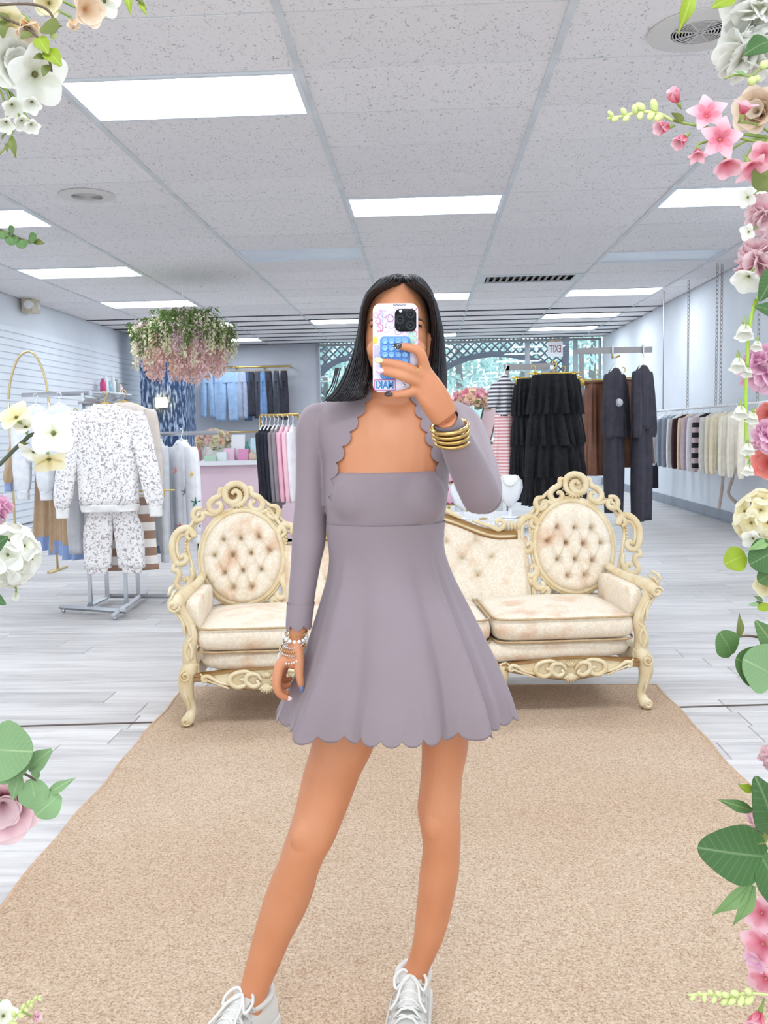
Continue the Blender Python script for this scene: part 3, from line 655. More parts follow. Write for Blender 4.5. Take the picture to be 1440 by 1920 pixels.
for s in (-1, 1):
    for pts in ([(.36, .86), (.45, .83), (.50, .81), (.53, .835), (.515, .86), (.49, .85), (.497, .835)], [(.18, .90), (.10, .955), (.04, .965), (.03, .93), (.06, .92), (.07, .94)], [(.30, .875), (.2, .925), (.12, .94)]):
        sp = smoothpts([(s*x, z-.01) for x, z in pts], 6); m_ = len(sp); sb(MB().tube([bpl(p[0], p[1], .045) for p in sp], [.012*(.5+.6*math.sin(PI*(i+.5)/m_)**.5) for i in range(m_)], 8), 'scroll', M_CREAM, crest)
    lf = MB()
    for k in range(5): lf.tube([bpl(s*(.535+.018*k), .79, .03), bpl(s*(.535+.018*k), .82, .045), bpl(s*(.533+.018*k), .845, .03)], [.004, .009, .004], 6)
    sb(lf, 'leaf_carving', M_CREAM, crest)
fan = MB()
for k in range(9):
    a = PI/2+(k-4)*.34; fan.tube([bpl(0, .925, .04), bpl(.03*math.cos(a), .925+.03*math.sin(a), .055), bpl(.058*math.cos(a), .925+.05*math.sin(a), .035)], [.004, .011, .004], 7)
sb(fan, 'crest_shell', M_CREAM, crest)
# side rails of the seat frame and back rail
for sx in (-1, 1): sb(MB().box((1.045*sx, D/2, .24), (.05, D-.04, .09)), 'side_rail', M_CREAM, smooth=False)
sb(MB().box((0, D-.02, .27), (2.1, .05, .16)), 'back_rail', M_CREAM, smooth=False)
# ================================================================= clothes
M_CHROME = mat('satin_chrome', (196, 200, 206), .28, metal=.85); M_BRASS = mat('brass', (206, 176, 110), .3, metal=.9); M_HANG = mat('white_hanger', (240, 238, 236), .35)
M_CLIP = mat('gold_clip', (226, 190, 92), .3, metal=.7)
def cl_rings(secs, n=44, folds=7, amp=.1, seed=0, k=5, e=.8):
    r = random.Random(seed); ph = [r.uniform(0, 2*PI) for _ in range(4)]; fk = [folds+r.randint(-1, 1), folds*2+1, max(2, folds//2)]; out = []
    sp = smoothpts(secs, k); m = len(sp)
    for i, (z, cx_, cy_, rx, ry) in enumerate(sp):
        t = i/(m-1); q = []
        for j in range(n):
            a = 2*PI*j/n; c, s = math.cos(a), math.sin(a); f = 1+amp*(.25+t)*(math.sin(fk[0]*a+ph[0]+.8*math.sin(3*t+ph[3]))*.6+.3*math.sin(fk[1]*a+ph[1]+t*2)+.3*math.sin(fk[2]*a+ph[2]-t))
            g = 1+(f-1)*.35
            q.append(Vector((cx_+rx*g*math.copysign(abs(c)**e, c), cy_+ry*(1+(f-1)*2.2)*math.copysign(abs(s)**e, s), z)))
        out.append(q)
    return out
def hanger(t, w=.2, m=None, clips=False, z=0):
    m = m or M_HANG; mb = MB()
    hook = [(0, 0, z-.075), (0, 0, z-.045), (.012, 0, z-.03), (.018, 0, z-.012), (.008, 0, z+.006), (-.008, 0, z+.006), (-.014, 0, z-.006)]
    mb.tube([Vector(p) for p in smoothpts(hook, 4)], .004, 6)
    if clips:
        mb.tube([(-w, 0, z-.08), (w, 0, z-.08)], .006, 6)
        for s in (-1, 1): mb.box((s*w*.75, 0, z-.1), (.03, .03, .06))
    else: mb.tube([(-w, 0, z-.15), (-w*.6, 0, z-.105), (0, 0, z-.072), (w*.6, 0, z-.105), (w, 0, z-.15)], [.008, .01, .008, .01, .008], 6)
    mb.build('hanger', m, t, local=True)
def garm(name, label, cat, loc, rz, group): 
    t = thing(name, label, cat, loc, group); t.rotation_euler = (0, 0, rz); return t
def skirt_g(loc, rz, w, h, m, label, group, flare=1.25, folds=7, amp=.12, seed=0, thick=.05, name='skirt', cat='skirt', hem=None, tiers=0, waist=.62, hm=None):
    t = garm(name, label, cat, loc, rz, group); hanger(t, w*waist*.9, hm or M_CLIP, True)
    mb = MB(); z0 = -.09; hw = w/2
    if tiers:
        mb.loft(cl_rings([(z0, 0, 0, hw*waist*1.1, thick), (-h*.5, 0, 0, hw*.95, thick*1.2), (-h, 0, 0, hw, thick*1.3)], 60, folds, amp*.6, seed)); mb.build('lining', m, t, local=True)
        for k in range(tiers):
            a = z0-(h+z0)*k/tiers*.98; b = a-(h+z0)/tiers*1.22; f = (k+1)/tiers; q = MB()
            q.loft(cl_rings([(a, 0, 0, hw*(waist+.2+.2*f), thick*(1.15+.2*f)), ((a+b)/2, 0, 0, hw*(waist+.3+.2*f), thick*(1.5+.25*f)), (max(b, -h-.02), 0, 0, hw*(waist+.36+.2*f), thick*(1.7+.3*f))], 72, folds*2+k, amp*1.5, seed+k, e=.9), cap=False); q.build('tier', m, t, local=True)
    else:
        mb.loft(cl_rings([(z0, 0, 0, hw*waist, thick*.7), (-h*.3, 0, 0, hw*(.6*waist+.4), thick), (-h*.7, 0, 0, hw*(.9 if flare > 1 else .95), thick*flare), (-h, 0, 0, hw, thick*flare*1.1)], 60, folds, amp, seed)); mb.build('cloth', m, t, local=True)
        mb = MB(); mb.tube([(x, y, z0-.012) for x, y in [(hw*waist*1.03*math.cos(a*PI/16), thick*.74*math.sin(a*PI/16)) for a in range(32)]], .014, 6, closed=True); mb.build('waistband', m, t, local=True)
    if hem:
        R_ = cl_rings([(z0, 0, 0, hw*waist, thick*.7), (-h*.3, 0, 0, hw*(.6*waist+.4), thick), (-h*.7, 0, 0, hw*(.9 if flare > 1 else .95), thick*flare), (-h, 0, 0, hw, thick*flare*1.1)], 60, folds, amp, seed)[-3:]
        q = MB(); q.loft([[Vector((v.x*1.03, v.y*1.05, v.z-.004*i)) for v in r] for i, r in enumerate(R_)], cap=False); q.build('hem_band', hem, t, local=True)
    return t
def top_g(loc, rz, w, h, m, label, group, sl=.55, slw=.06, seed=0, thick=.055, name='sweater', cat='sweater', cuff=None, spread=.10, hm=None, folds=5, amp=.08, vneck=False, hem=True):
    t = garm(name, label, cat, loc, rz, group); hanger(t, w*.42, hm); hw = w/2
    mb = MB(); mb.loft(cl_rings([(-.085, 0, 0, hw*.3, thick*.5), (-.11, 0, 0, hw*.62, thick*.7), (-.155, 0, 0, hw*.97, thick*.8), (-.24, 0, 0, hw, thick), (-h*.6, 0, 0, hw*.98, thick*1.05), (-h, 0, 0, hw*.96, thick)], 52, folds, amp, seed)); mb.build('cloth', m, t, local=True)
    for s in (-1, 1):
        sv = MB(); L_ = sl; sv.loft(cl_rings([(-.135, s*hw*.86, 0, .03, thick*.6), (-.17, s*(hw*.97), 0, slw*.9, thick*.7), (-.17-L_*.4, s*(hw+spread*.45), -.01, slw, thick*.75), (-.17-L_*.85, s*(hw+spread*.9), -.02, slw*.9, thick*.7), (-.17-L_, s*(hw+spread), -.02, slw*.55, thick*.5)], 28, 4, amp*1.2, seed+s)); so = sv.build('sleeve', m, t, local=True)
        if cuff: MB().loft(cl_rings([(-.16-L_, s*(hw+spread), -.02, slw*.62, thick*.55), (-.23-L_, s*(hw+spread*1.02), -.02, slw*.6, thick*.5)], 24, 6, .05, seed)).build('cuff', cuff, so, local=True)
    if cuff and hem:
        MB().loft(cl_rings([(-h+.0, 0, 0, hw*.965, thick*1.04), (-h-.05, 0, 0, hw*.9, thick*.95)], 52, folds, amp, seed)).build('hem_rib', cuff, t, local=True)
        MB().tube([(hw*.34*math.cos(a*PI/14), -thick*.62*math.sin(a*PI/14)-.0, -.088-.022*max(0, math.sin(a*PI/14))) for a in range(28)], .012, 6, closed=True).build('collar', cuff, t, local=True)
    return t
def pants_g(loc, rz, w, h, m, label, group, seed=0, thick=.045, legw=.11, gap=.03, name='trousers', cat='trousers', cuff=None, hm=None, taper=.9):
    t = garm(name, label, cat, loc, rz, group); hanger(t, w*.36, hm or M_CLIP, True); hw = w/2
    mb = MB(); mb.loft(cl_rings([(-.09, 0, 0, hw*.8, thick*.8), (-.2, 0, 0, hw*.95, thick), (-.34, 0, 0, hw, thick*1.1)], 44, 5, .05, seed)); mb.build('hips', m, t, local=True)
    for s in (-1, 1):
        L_ = MB(); c = s*(hw*.5); L_.loft(cl_rings([(-.27, c*.92, 0, hw*.49, thick), (-.36, c, 0, hw*.5, thick*1.05), (-h*.65, s*(hw*.5+gap), 0, legw, thick*1.1), (-h, s*(hw*.5+gap*1.6), 0, legw*taper, thick)], 32, 4, .09, seed+s)); lo = L_.build('leg', m, t, local=True)
        if cuff: MB().loft(cl_rings([(-h+.03, s*(hw*.5+gap*1.6), 0, legw*taper*.9, thick*.9), (-h-.04, s*(hw*.5+gap*1.6), 0, legw*taper*.7, thick*.7)], 24, 6, .06, seed)).build('cuff', cuff, lo, local=True)
    return t
def stripes(name, c1, c2, freq, axis=2, duty=.5, rough=.8):
    if name in MATS: return MATS[name]
    m = bpy.data.materials.new(name); m.use_nodes = True; nt = m.node_tree; b = nt.nodes['Principled BSDF']; L = nt.links.new
    tc = nd(nt, 'ShaderNodeTexCoord'); sp = nd(nt, 'ShaderNodeSeparateXYZ'); L(tc.outputs['Object'], sp.inputs[0])
    mu = nd(nt, 'ShaderNodeMath', operation='MULTIPLY'); mu.inputs[1].default_value = freq; L(sp.outputs[axis], mu.inputs[0])
    fr = nd(nt, 'ShaderNodeMath', operation='FRACT'); L(mu.outputs[0], fr.inputs[0]); gt = nd(nt, 'ShaderNodeMath', operation='GREATER_THAN'); gt.inputs[1].default_value = duty; L(fr.outputs[0], gt.inputs[0])
    mx = nd(nt, 'ShaderNodeMix', data_type='RGBA'); mx.inputs[6].default_value = lin(c1); mx.inputs[7].default_value = lin(c2); L(gt.outputs[0], mx.inputs[0]); L(mx.outputs[2], b.inputs['Base Color']); b.inputs['Roughness'].default_value = rough
    MATS[name] = m; return m
def dots(name, c1, c2, sc, thr=.3):
    if name in MATS: return MATS[name]
    m = bpy.data.materials.new(name); m.use_nodes = True; nt = m.node_tree; b = nt.nodes['Principled BSDF']; L = nt.links.new
    tc = nd(nt, 'ShaderNodeTexCoord'); v = nd(nt, 'ShaderNodeTexVoronoi', Scale=sc, Randomness=.25); L(tc.outputs['Object'], v.inputs['Vector'])
    lt = nd(nt, 'ShaderNodeMath', operation='LESS_THAN'); lt.inputs[1].default_value = thr; L(v.outputs['Distance'], lt.inputs[0])
    mx = nd(nt, 'ShaderNodeMix', data_type='RGBA'); mx.inputs[6].default_value = lin(c1); mx.inputs[7].default_value = lin(c2); L(lt.outputs[0], mx.inputs[0]); L(mx.outputs[2], b.inputs['Base Color']); b.inputs['Roughness'].default_value = .7
    MATS[name] = m; return m
def knit(name, c, c2=None, rough=.85, **k): return mat(name, c, rough, c2 or tuple(max(0, v-12) for v in c), 14, bump=.25, bscale=120, **k)
# ---------------------------------------------------------------- left floor rack with the floral set
def floral():
    m = bpy.data.materials.new('grey_floral'); m.use_nodes = True; nt = m.node_tree; b = nt.nodes['Principled BSDF']; L = nt.links.new
    tc = nd(nt, 'ShaderNodeTexCoord'); n = nd(nt, 'ShaderNodeTexNoise', Scale=58, Detail=3, Distortion=.8); L(tc.outputs['Object'], n.inputs['Vector'])
    r = nd(nt, 'ShaderNodeValToRGB'); e = r.color_ramp.elements; e[0].position = .53; e[1].position = .62; e[0].color = lin((246, 243, 242)); e[1].color = lin((172, 160, 164)); k = e.new(.57); k.color = lin((206, 198, 200))
    L(n.outputs['Fac'], r.inputs['Fac']); L(r.outputs[0], b.inputs['Base Color']); b.inputs['Roughness'].default_value = .9; return m
M_FLO = floral(); M_RIB = knit('white_rib', (244, 242, 240)); G1 = 'clothes on the left floor rack'
rk = thing('clothes_rack', 'chrome four-legged clothes rack on the left, carrying the floral set', 'rack', (-2.45, 6.95, 0))
def bar(a, b, m=M_CHROME, name='bar', t=rk, w=.03): 
    a, b = Vector(a), Vector(b); MB().tube([a, b], w*.62, 4, up=(0, 0, 1) if abs((b-a).normalized().z) < .9 else (.7, .7, 0)).build(name, m, t, smooth=False)
for a, b in (((-2.83, 6.80, .045), (-2.24, 6.60, .045)), ((-2.30, 6.47, .045), (-2.36, 7.5, .045)), ((-2.62, 6.84, .045), (-2.60, 7.3, .045)), ((-2.62, 7.26, .045), (-2.05, 7.2, .045))): bar(a, b, name='foot_bar')
for p in ((-2.80, 6.79), (-2.30, 6.50), (-2.36, 7.46), (-2.07, 7.2)): MB().ball((p[0], p[1], .018), .016, 10, 8).build('caster', M_CHROME, rk)
for x, y in ((-2.60, 6.83), (-2.60, 7.2), (-2.36, 7.25), (-2.33, 6.86)): bar((x, y, .04), (x, y, 1.60), name='upright')
for a, b in (((-2.62, 6.83, 1.60), (-2.31, 6.86, 1.60)), ((-2.60, 7.2, 1.60), (-2.36, 7.25, 1.60)), ((-2.46, 6.50, 1.62), (-2.46, 7.25, 1.60)), ((-3.12, 6.98, 1.68), (-2.56, 6.90, 1.68)), ((-2.60, 6.88, 1.50), (-2.60, 6.88, 1.68)), ((-2.36, 7.1, 1.36), (-1.66, 7.25, 1.36)), ((-2.36, 7.1, 1.58), (-2.36, 7.1, 1.34))): bar(a, b, name='hang_bar', w=.026)
top_g((-2.27, 6.42, 1.66), .08, .44, .80, M_FLO, 'white floral sweatshirt at the front of the left rack', G1, sl=.66, slw=.075, seed=2, thick=.07, cuff=M_RIB, spread=.11, hm=M_BRASS)
pants_g((-2.28, 6.50, 1.13), .08, .36, .74, M_FLO, 'white floral jogger trousers under the floral sweatshirt', G1, 5, .05, .105, .022, cuff=M_FLO, name='joggers')
M_STR = stripes('brown_white_stripe', (240, 234, 230), (158, 126, 108), 8)
skirt_g((-2.24, 6.66, 1.02), .08, .46, .67, M_STR, 'brown and white striped knit skirt behind the floral joggers', G1, flare=1, folds=5, amp=.06, seed=7, thick=.05, name='striped_skirt', waist=.9)
top_g((-2.22, 6.68, 1.68), .08, .40, .68, knit('oat_knit', (226, 214, 204)), 'oatmeal knit top behind the floral sweatshirt', G1, sl=.55, slw=.05, spread=.03, seed=8, hm=M_BRASS)
pants_g((-2.55, 6.66, 1.22), .1, .24, .74, knit('grey_jersey', (196, 196, 200)), 'light grey jersey trousers left of the floral joggers', G1, 4, .05, .07, .0, name='joggers')
M_TAN = knit('camel_cloth', (208, 178, 146)); M_BLUEHEM = knit('blue_band', (160, 182, 226))
for k, (x, y, w, z, s) in enumerate(((-3.02, 7.32, .40, 1.56, 3), (-2.86, 7.16, .34, 1.56, 4), (-2.72, 7.02, .30, 1.56, 5))):
    skirt_g((x, y, z), .15, w, 1.12+.02*k, M_TAN, ('leftmost', 'middle', 'rightmost')[k]+' camel pleated dress with blue hem on the left rack', G1, folds=8, amp=.22, seed=s, thick=.06, name='pleated_dress', cat='dress', hem=M_BLUEHEM)
top_g((-3.12, 7.12, 1.58), .2, .18, .42, M_TAN, 'camel jacket with blue cuffs at the far left', G1, sl=.42, slw=.05, seed=1, cuff=M_BLUEHEM, spread=.1, name='jacket', cat='jacket', hem=False)
M_FUZZ = mat('white_fleece', (242, 243, 246), .95, (226, 230, 238), 22, bump=.8, bscale=90)
for k, (x, y) in enumerate(((-3.0, 6.95), (-2.78, 6.86))): top_g((x, y, 1.68), .15, .25, .52, M_FUZZ, ('left', 'right')[k]+' white fleece pullover on the left rack', G1, sl=.58, slw=.075, seed=20+k, thick=.06, spread=.0, cuff=M_FUZZ, name='fleece_pullover', hem=False)
M_GREY = knit('heather_grey', (214, 217, 222)); M_WHT = knit('white_fleece_knit', (244, 244, 248))
ct_ = top_g((-2.10, 7.06, 1.40), -1.0, .30, .86, M_GREY, 'heather grey sweatshirt right of the floral set', G1, sl=.80, slw=.07, seed=11, cuff=M_GREY, spread=.02)
st = top_g((-1.93, 7.16, 1.39), -.75, .26, .80, M_WHT, 'white cardigan sprinkled with coloured stars', G1, sl=.66, slw=.095, seed=13, cuff=M_WHT, spread=.05, name='star_cardigan', cat='cardigan')
def star(c, r, m, parent):
    s = MB()
    for k in range(5):
        a = PI/2+2*PI*k/5; s.tube([Vector(c), Vector(c)+Vector((r*math.cos(a), 0, r*math.sin(a)))], [r*.2, r*.05], 5)
    adopt(s.build('star_patch', m, loc=c), parent)
def snap(px, py, Y):
    bpy.context.view_layer.update(); d = ray(px, py).normalized(); ok, loc, *_ = S.ray_cast(bpy.context.evaluated_depsgraph_get(), EYE+d*Y*.9, d); return loc if ok else at_y(px, py, Y)
for px, py, r, nm, cc in ((347, 922, .036, 'star_grey', (130, 134, 140)), (367, 942, .042, 'star_green', (36, 110, 92)), (338, 987, .034, 'star_red', (196, 70, 70)), (360, 890, .03, 'star_gold', (232, 190, 90)), (330, 882, .036, 'star_coral', (236, 130, 120)), (374, 986, .02, 'star_grey', (0, 0, 0))):
    star(snap(px, py, 6.9), r, mat(nm, cc, .7), st)
pants_g((-2.14, 7.30, 1.25), -.2, .15, .86, mat('blue_denim_mid', (120, 150, 190), .85, (140, 168, 204), 20, bump=.2), 'mid blue jeans low between floral set and grey sweatshirt', G1, 6, .05, .07, .0, name='jeans', cat='jeans')
# hoop, shelf and small goods at the left wall
hp = at_y(55, 742, 9.0); t = thing('gold_hoop', 'thin gold arch hoop on the left behind the rack', 'hoop', (hp.x, 9.0, 0))
MB().tube([Vector(p) for p in smoothpts([at_y(x, y, 9.0) for x, y in ((16, 748), (20, 712), (34, 672), (55, 659), (72, 676), (86, 715), (92, 762))], 8)], .012, 8).build('arch', mat('pale_gold', (222, 200, 150), .35, metal=.6), t)
for px in (15.5, 92): q0 = at_y(px, 755, 9.0); MB().tube([q0, Vector((q0.x, 9.0, .02))], .012, 8).box((q0.x, 9.0, .01), (.05, .4, .02)).build('leg', mat('pale_gold', 0), t)
sh = at_x(215, 738, XL+.2); t = thing('wall_shelf', 'small white wall shelf behind the floral sweatshirt', 'shelf', (XL+.02, sh.y, sh.z))
MB().box((XL+.17, sh.y, sh.z), (.30, 1.3, .025)).build('board', mat('white_lacquer', (0, 0, 0)), t, smooth=False)
for s in (-.4, .4): MB().tube([(XL+.02, sh.y+s, sh.z-.12), (XL+.25, sh.y+s, sh.z-.015)], .012, 6).build('bracket', M_CHROME, t)
for k, (dy, h, c) in enumerate(((-.52, .24, (214, 70, 130)), (-.38, .30, (240, 240, 244)), (-.18, .20, (150, 190, 200)), (.02, .30, (232, 232, 236)), (.22, .26, (150, 160, 150)), (.42, .18, (236, 206, 214)))):
    tag(MB().lathe([(.05, 0), (.055, .01), (.055, h*.7), (.03, h*.82), (.03, h), (0, h)], (XL+.17, sh.y+dy, sh.z+.0126), 14).build('bottle', mat('bottle_%d' % k, c, .3), loc=(XL+.17, sh.y+dy, sh.z+.0126)), ('magenta', 'tall white', 'teal', 'pale grey', 'olive', 'blush')[k]+' bottle on the small wall shelf at left', 'bottle', 'bottles on the wall shelf')
# ---------------------------------------------------------------- blue clad column with a lit sconce
pl_, pr_ = at_y(262, 700, 17.8), at_y(345, 700, 17.8); pcx = (pl_.x+pr_.x)/2
colm = MB().box((pcx, 18.2, CEIL/2-.01), (pr_.x-pl_.x, .8, CEIL-.03)).build('trim_2', mat('denim_streaks', (44, 66, 104), .8, (176, 196, 222), 9, stretch=(3.2, 3.2, .7), lo=.46, hi=.66, detail=6, bump=.6, bscale=16), smooth=False); tag(colm, kind='structure')
sc_ = at_y(303, 755, 17.7); t = thing('wall_sconce', 'glowing wall sconce on the blue streaked column', 'lamp', (sc_.x, 17.8, sc_.z))
MB().box((sc_.x, 17.775, sc_.z), (.12, .04, .2)).build('back_plate', M_BRASS, t, smooth=False)
for s in (-1, 0, 1): MB().lathe([(.025, -.1), (.04, -.08), (.045, .06), (.035, .1), (0, .1)], (sc_.x+s*.075, 17.69, sc_.z), 16).build('glass_shade', mat('lit_glass', (255, 226, 150), .4, emit=4.5), t)
# ---------------------------------------------------------------- jeans on the back wall rail
def rail(t, a, b, r, m, name='rail'): return MB().tube([Vector(a), Vector(b)], r, 10).build(name, m, t)
jr0, jr1 = at_y(383, 690, 21.2), at_y(546, 687, 21.2)
t = thing('wall_rail', 'upper brass wall rail carrying the row of jeans', 'rail', (jr0.x, 21.55, jr0.z)); rail(t, jr0, (jr1.x, 21.2, jr0.z), .025, M_BRASS)
for k in range(4): x = jr0.x+.05+(jr1.x-jr0.x-.1)*k/3; MB().tube([(x, 21.2, jr0.z), (x, 21.58, jr0.z)], .02, 8).lathe([(.05, 0), (.05, .02)], (x, 21.2, jr0.z-.01), 12).build('bracket', M_BRASS, t)
DN = {'l': mat('denim_light', (160, 186, 216), .85, (140, 168, 204), 9, bump=.2), 'm': mat('denim_mid', (96, 132, 178), .85, (120, 152, 194), 9, bump=.2), 'g': mat('denim_grey', (168, 176, 196), .85, (150, 160, 182), 9), 'k': mat('denim_black', (44, 44, 54), .85, (58, 58, 68), 9), 'c': mat('denim_charcoal', (74, 76, 88), .85, (60, 62, 74), 9), 'n': mat('denim_navy', (60, 84, 122), .85, (76, 100, 138), 9)}
JN = [(388, 26, 'l', 'faded light blue'), (407, 14, 'l', 'narrow light blue'), (424, 44, 'l', 'wide flared light blue'), (443, 16, 'l', 'pale blue tapered'), (454, 20, 'g', 'washed grey'), (463, 9, 'n', 'dark blue'), (471, 14, 'k', 'first black'), (483, 16, 'c', 'charcoal'), (493, 9, 'm', 'mid blue slim'), (503, 16, 'k', 'black wide'), (518, 12, 'c', 'grey-black'), (532, 16, 'k', 'rightmost black')]
for k, (px, w, d, nm) in enumerate(JN):
    p = at_y(px, 694, 21.2); wm = w*21.2/1705*.9
    pants_g((p.x, 21.18+.012*(k % 2), jr0.z-.02), 0, max(.14, wm), 1.12+.1*((k*7) % 3)/2, DN[d], nm+' jeans hanging on the back wall rail', 'jeans on the back wall', k, .05, max(.06, wm*.26), .02 if w > 20 else .0, name='jeans', cat='jeans', hm=M_BRASS)
lr = at_y(350, 812, 21.2); t = thing('wall_rail', 'lower brass wall rail above the pink counter', 'rail', (lr.x, 21.55, lr.z)); rail(t, lr, (at_y(500, 810, 21.2).x, 21.2, lr.z), .022, M_BRASS)
for px in (360, 430, 490): x = at_y(px, 812, 21.2).x; MB().tube([(x, 21.2, lr.z), (x, 21.58, lr.z)], .018, 8).build('bracket', M_BRASS, t)
# ---------------------------------------------------------------- pink counter
ca, cb = at_y(362, 862, 10.4), at_y(556, 862, 10.4); cz = 1.04
t = thing('sales_counter', 'pink sales counter with a white top behind the sofa', 'counter', ((ca.x+cb.x)/2, 10.9, 0)); M_PINK = mat('pink_panel', (232, 206, 216), .55, (226, 198, 210), 2)
MB().box(((ca.x+cb.x)/2, 10.9, (cz-.05)/2), (cb.x-ca.x, .9, cz-.05)).build('body', M_PINK, t, smooth=False)
MB().box(((ca.x+cb.x)/2, 10.88, cz-.025), (cb.x-ca.x+.06, 1.0, .05)).build('countertop', mat('white_lacquer', (0, 0, 0)), t, smooth=False)
MB().box(((ca.x+cb.x)/2, 10.46, .06), (cb.x-ca.x, .02, .12)).build('kick_plate', mat('white_lacquer', (0, 0, 0)), t, smooth=False)
def goods(px, py, Y, w, d, h, c, name, label, cat, kind='box'):
    p = at_y(px, py, Y); z = cz+.0005
    if kind == 'box':
        o = MB(); o.loft([[Vector((p.x+x*f, Y+y*f*d/w, z+zz)) for x, y in rrect2(w, w, w*.12)] for zz, f in ((0, .96), (.006, 1), (h-.006, 1), (h, .96))]); m_ = o.build(name, mat(name+'_%02x%02x%02x' % c, c, .4), loc=(p.x, Y, z), ang=40)
    elif kind == 'bottle': m_ = MB().lathe([(w*.4, 0), (w*.5, .01), (w*.5, h*.6), (w*.2, h*.75), (w*.2, h), (0, h)], (p.x, Y, z), 14).build(name, mat(name+'_%02x%02x%02x' % c, c, .25), loc=(p.x, Y, z))
    else: # leaning card or frame on a foot
        R_ = Matrix.Rotation(-.25, 3, 'X') @ Matrix.Rotation(.0, 3, 'Z'); o = MB().box((p.x, Y, z+h/2), (w, .012, h*1.0), R_).box((p.x, Y+.03, z+.01), (w*.7, .12, .02)); m_ = o.build(name, mat(name+'_%02x%02x%02x' % c, c, .4), loc=(p.x, Y, z), smooth=False)
    return tag(m_, label, cat, 'things on the pink counter')
def rrect2(w, h, r, n=3):
    out = []
    for cx2, cz2, a0 in ((w/2-r, h/2-r, 0), (-w/2+r, h/2-r, PI/2), (-w/2+r, -h/2+r, PI), (w/2-r, -h/2+r, 1.5*PI)): out += [(cx2+r*math.cos(a0+PI/2*i/n), cz2+r*math.sin(a0+PI/2*i/n)) for i in range(n+1)]
    return out
goods(447, 860, 10.7, .16, .1, .30, (238, 240, 244), 'card_stand', 'white card stand leaning at the middle of the counter', 'stand', 'card')
goods(483, 860, 10.65, .16, .1, .26, (196, 226, 232), 'picture_frame', 'pale blue framed card at the right of the counter', 'frame', 'card')
goods(464, 860, 10.75, .09, .09, .22, (92, 160, 150), 'bottle', 'green glass bottle on the counter', 'bottle', 'bottle')
goods(457, 861, 10.55, .12, .1, .13, (226, 150, 190), 'gift_box', 'small pink gift box on the counter', 'box')
goods(431, 861, 10.6, .13, .1, .14, (240, 204, 222), 'gift_box', 'blush gift box left of the card stand', 'box')
goods(417, 861, 10.55, .12, .1, .10, (230, 236, 240), 'tray_box', 'clear white tray box before the bouquet', 'box')
goods(473, 861, 10.55, .1, .1, .12, (214, 190, 170), 'jar', 'tan jar on the counter near the rack', 'jar', 'bottle')
goods(373, 861, 10.6, .07, .07, .2, (190, 120, 110), 'tumbler', 'red striped tumbler at the left end of the counter', 'cup', 'bottle')
goods(395, 862, 10.5, .14, .1, .06, (186, 214, 190), 'tray', 'pale green tray below the counter bouquet', 'tray')
# ---------------------------------------------------------------- bouquets
def floret_mesh(name, m, r=.5, layers=3, seed=0, pet=6):
    """a round bloom of cupped petals, unit size"""
    q = random.Random(seed); mb = MB()
    for l in range(layers):
        f = 1-l/layers*.75; el = .15+l*.45
        for k in range(pet):
            a = 2*PI*(k+l*.5)/pet+q.uniform(-.1, .1); d = Vector((math.cos(a)*math.cos(el), math.sin(a)*math.cos(el), math.sin(el))); s = Vector((-math.sin(a), math.cos(a), 0)); up = d.cross(s)*-1
            mb.grid(lambda u, v: (d*(.08+u*r*f)+s*(v-.5)*r*1.15*f*math.sin(PI*min(1, .25+u*.75))**.8+Vector((0, 0, 1))*(.12*u*u*f+.10*(2*v-1)**2*u*f)), 4, 4)
    return mb.mesh(name, m)
M_PK = [mat('silk_pink', (240, 176, 190), .7, (250, 206, 210), 10), mat('silk_blush', (250, 222, 218), .7, (244, 204, 204), 10), mat('silk_peach', (248, 212, 184), .7, (250, 228, 206), 10), mat('silk_cream', (250, 244, 222), .7, (246, 234, 196), 10), mat('silk_rose', (232, 128, 150), .7, (246, 170, 184), 10)]
BLM = [floret_mesh('bloom', m, .5, 3, i) for i, m in enumerate(M_PK)]
def leaf_mesh(name, m, w=.35, curl=.15, n=8):
    mb = MB(); mb.grid(lambda u, v: Vector((u, (v-.5)*w*math.sin(PI*min(.999, .04+.96*u))**.75*2*.9, curl*u*u+.12*abs(v-.5)*w*2)), n, 4)
    mb.grid(lambda u, v: Vector((u, (v-.5)*w*math.sin(PI*min(.999, .04+.96*u))**.75*2*.9, curl*u*u+.12*abs(v-.5)*w*2-.012)), n, 4); return mb.mesh(name, m)
M_LF = [mat('leaf_green', (96, 134, 72), .5, (122, 156, 92), 8), mat('leaf_lime', (160, 182, 70), .5, (140, 168, 60), 8), mat('leaf_dark', (60, 100, 72), .45, (84, 124, 84), 6), mat('leaf_sage', (142, 178, 132), .55, (120, 160, 112), 7)]
LFM = [leaf_mesh('leaf', m) for m in M_LF]
def face(d, roll=0): return (Vector(d).to_track_quat('Z', 'Y') @ Matrix.Rotation(roll, 3, 'Z').to_quaternion()).to_euler()
def bouquet(c, R, n, seed, pal, parent, bl=.09, squash=.7, nl=14):
    q = random.Random(seed)
    for k in range(n):
        a = 2.399963*k; zc = 1-1.25*(k+.5)/n; rr = math.sqrt(max(0, 1-zc*zc)); d = Vector((rr*math.cos(a), rr*math.sin(a), zc*squash)); p = Vector(c)+d*R*q.uniform(.8, 1.02)
        inst('bloom', BLM[q.choice(pal)], parent, p-wloc(parent), face(d, q.uniform(0, 6)), bl*q.uniform(1.4, 2.1))
    for k in range(nl):
        a = q.uniform(0, 2*PI); d = Vector((math.cos(a), math.sin(a), q.uniform(-.5, .1))); p = Vector(c)+d*R*.7
        o = inst('leaf', LFM[q.choice((0, 1, 2))], parent, p-wloc(parent), d.to_track_quat('X', 'Z').to_euler(), bl*q.uniform(1.2, 1.9))
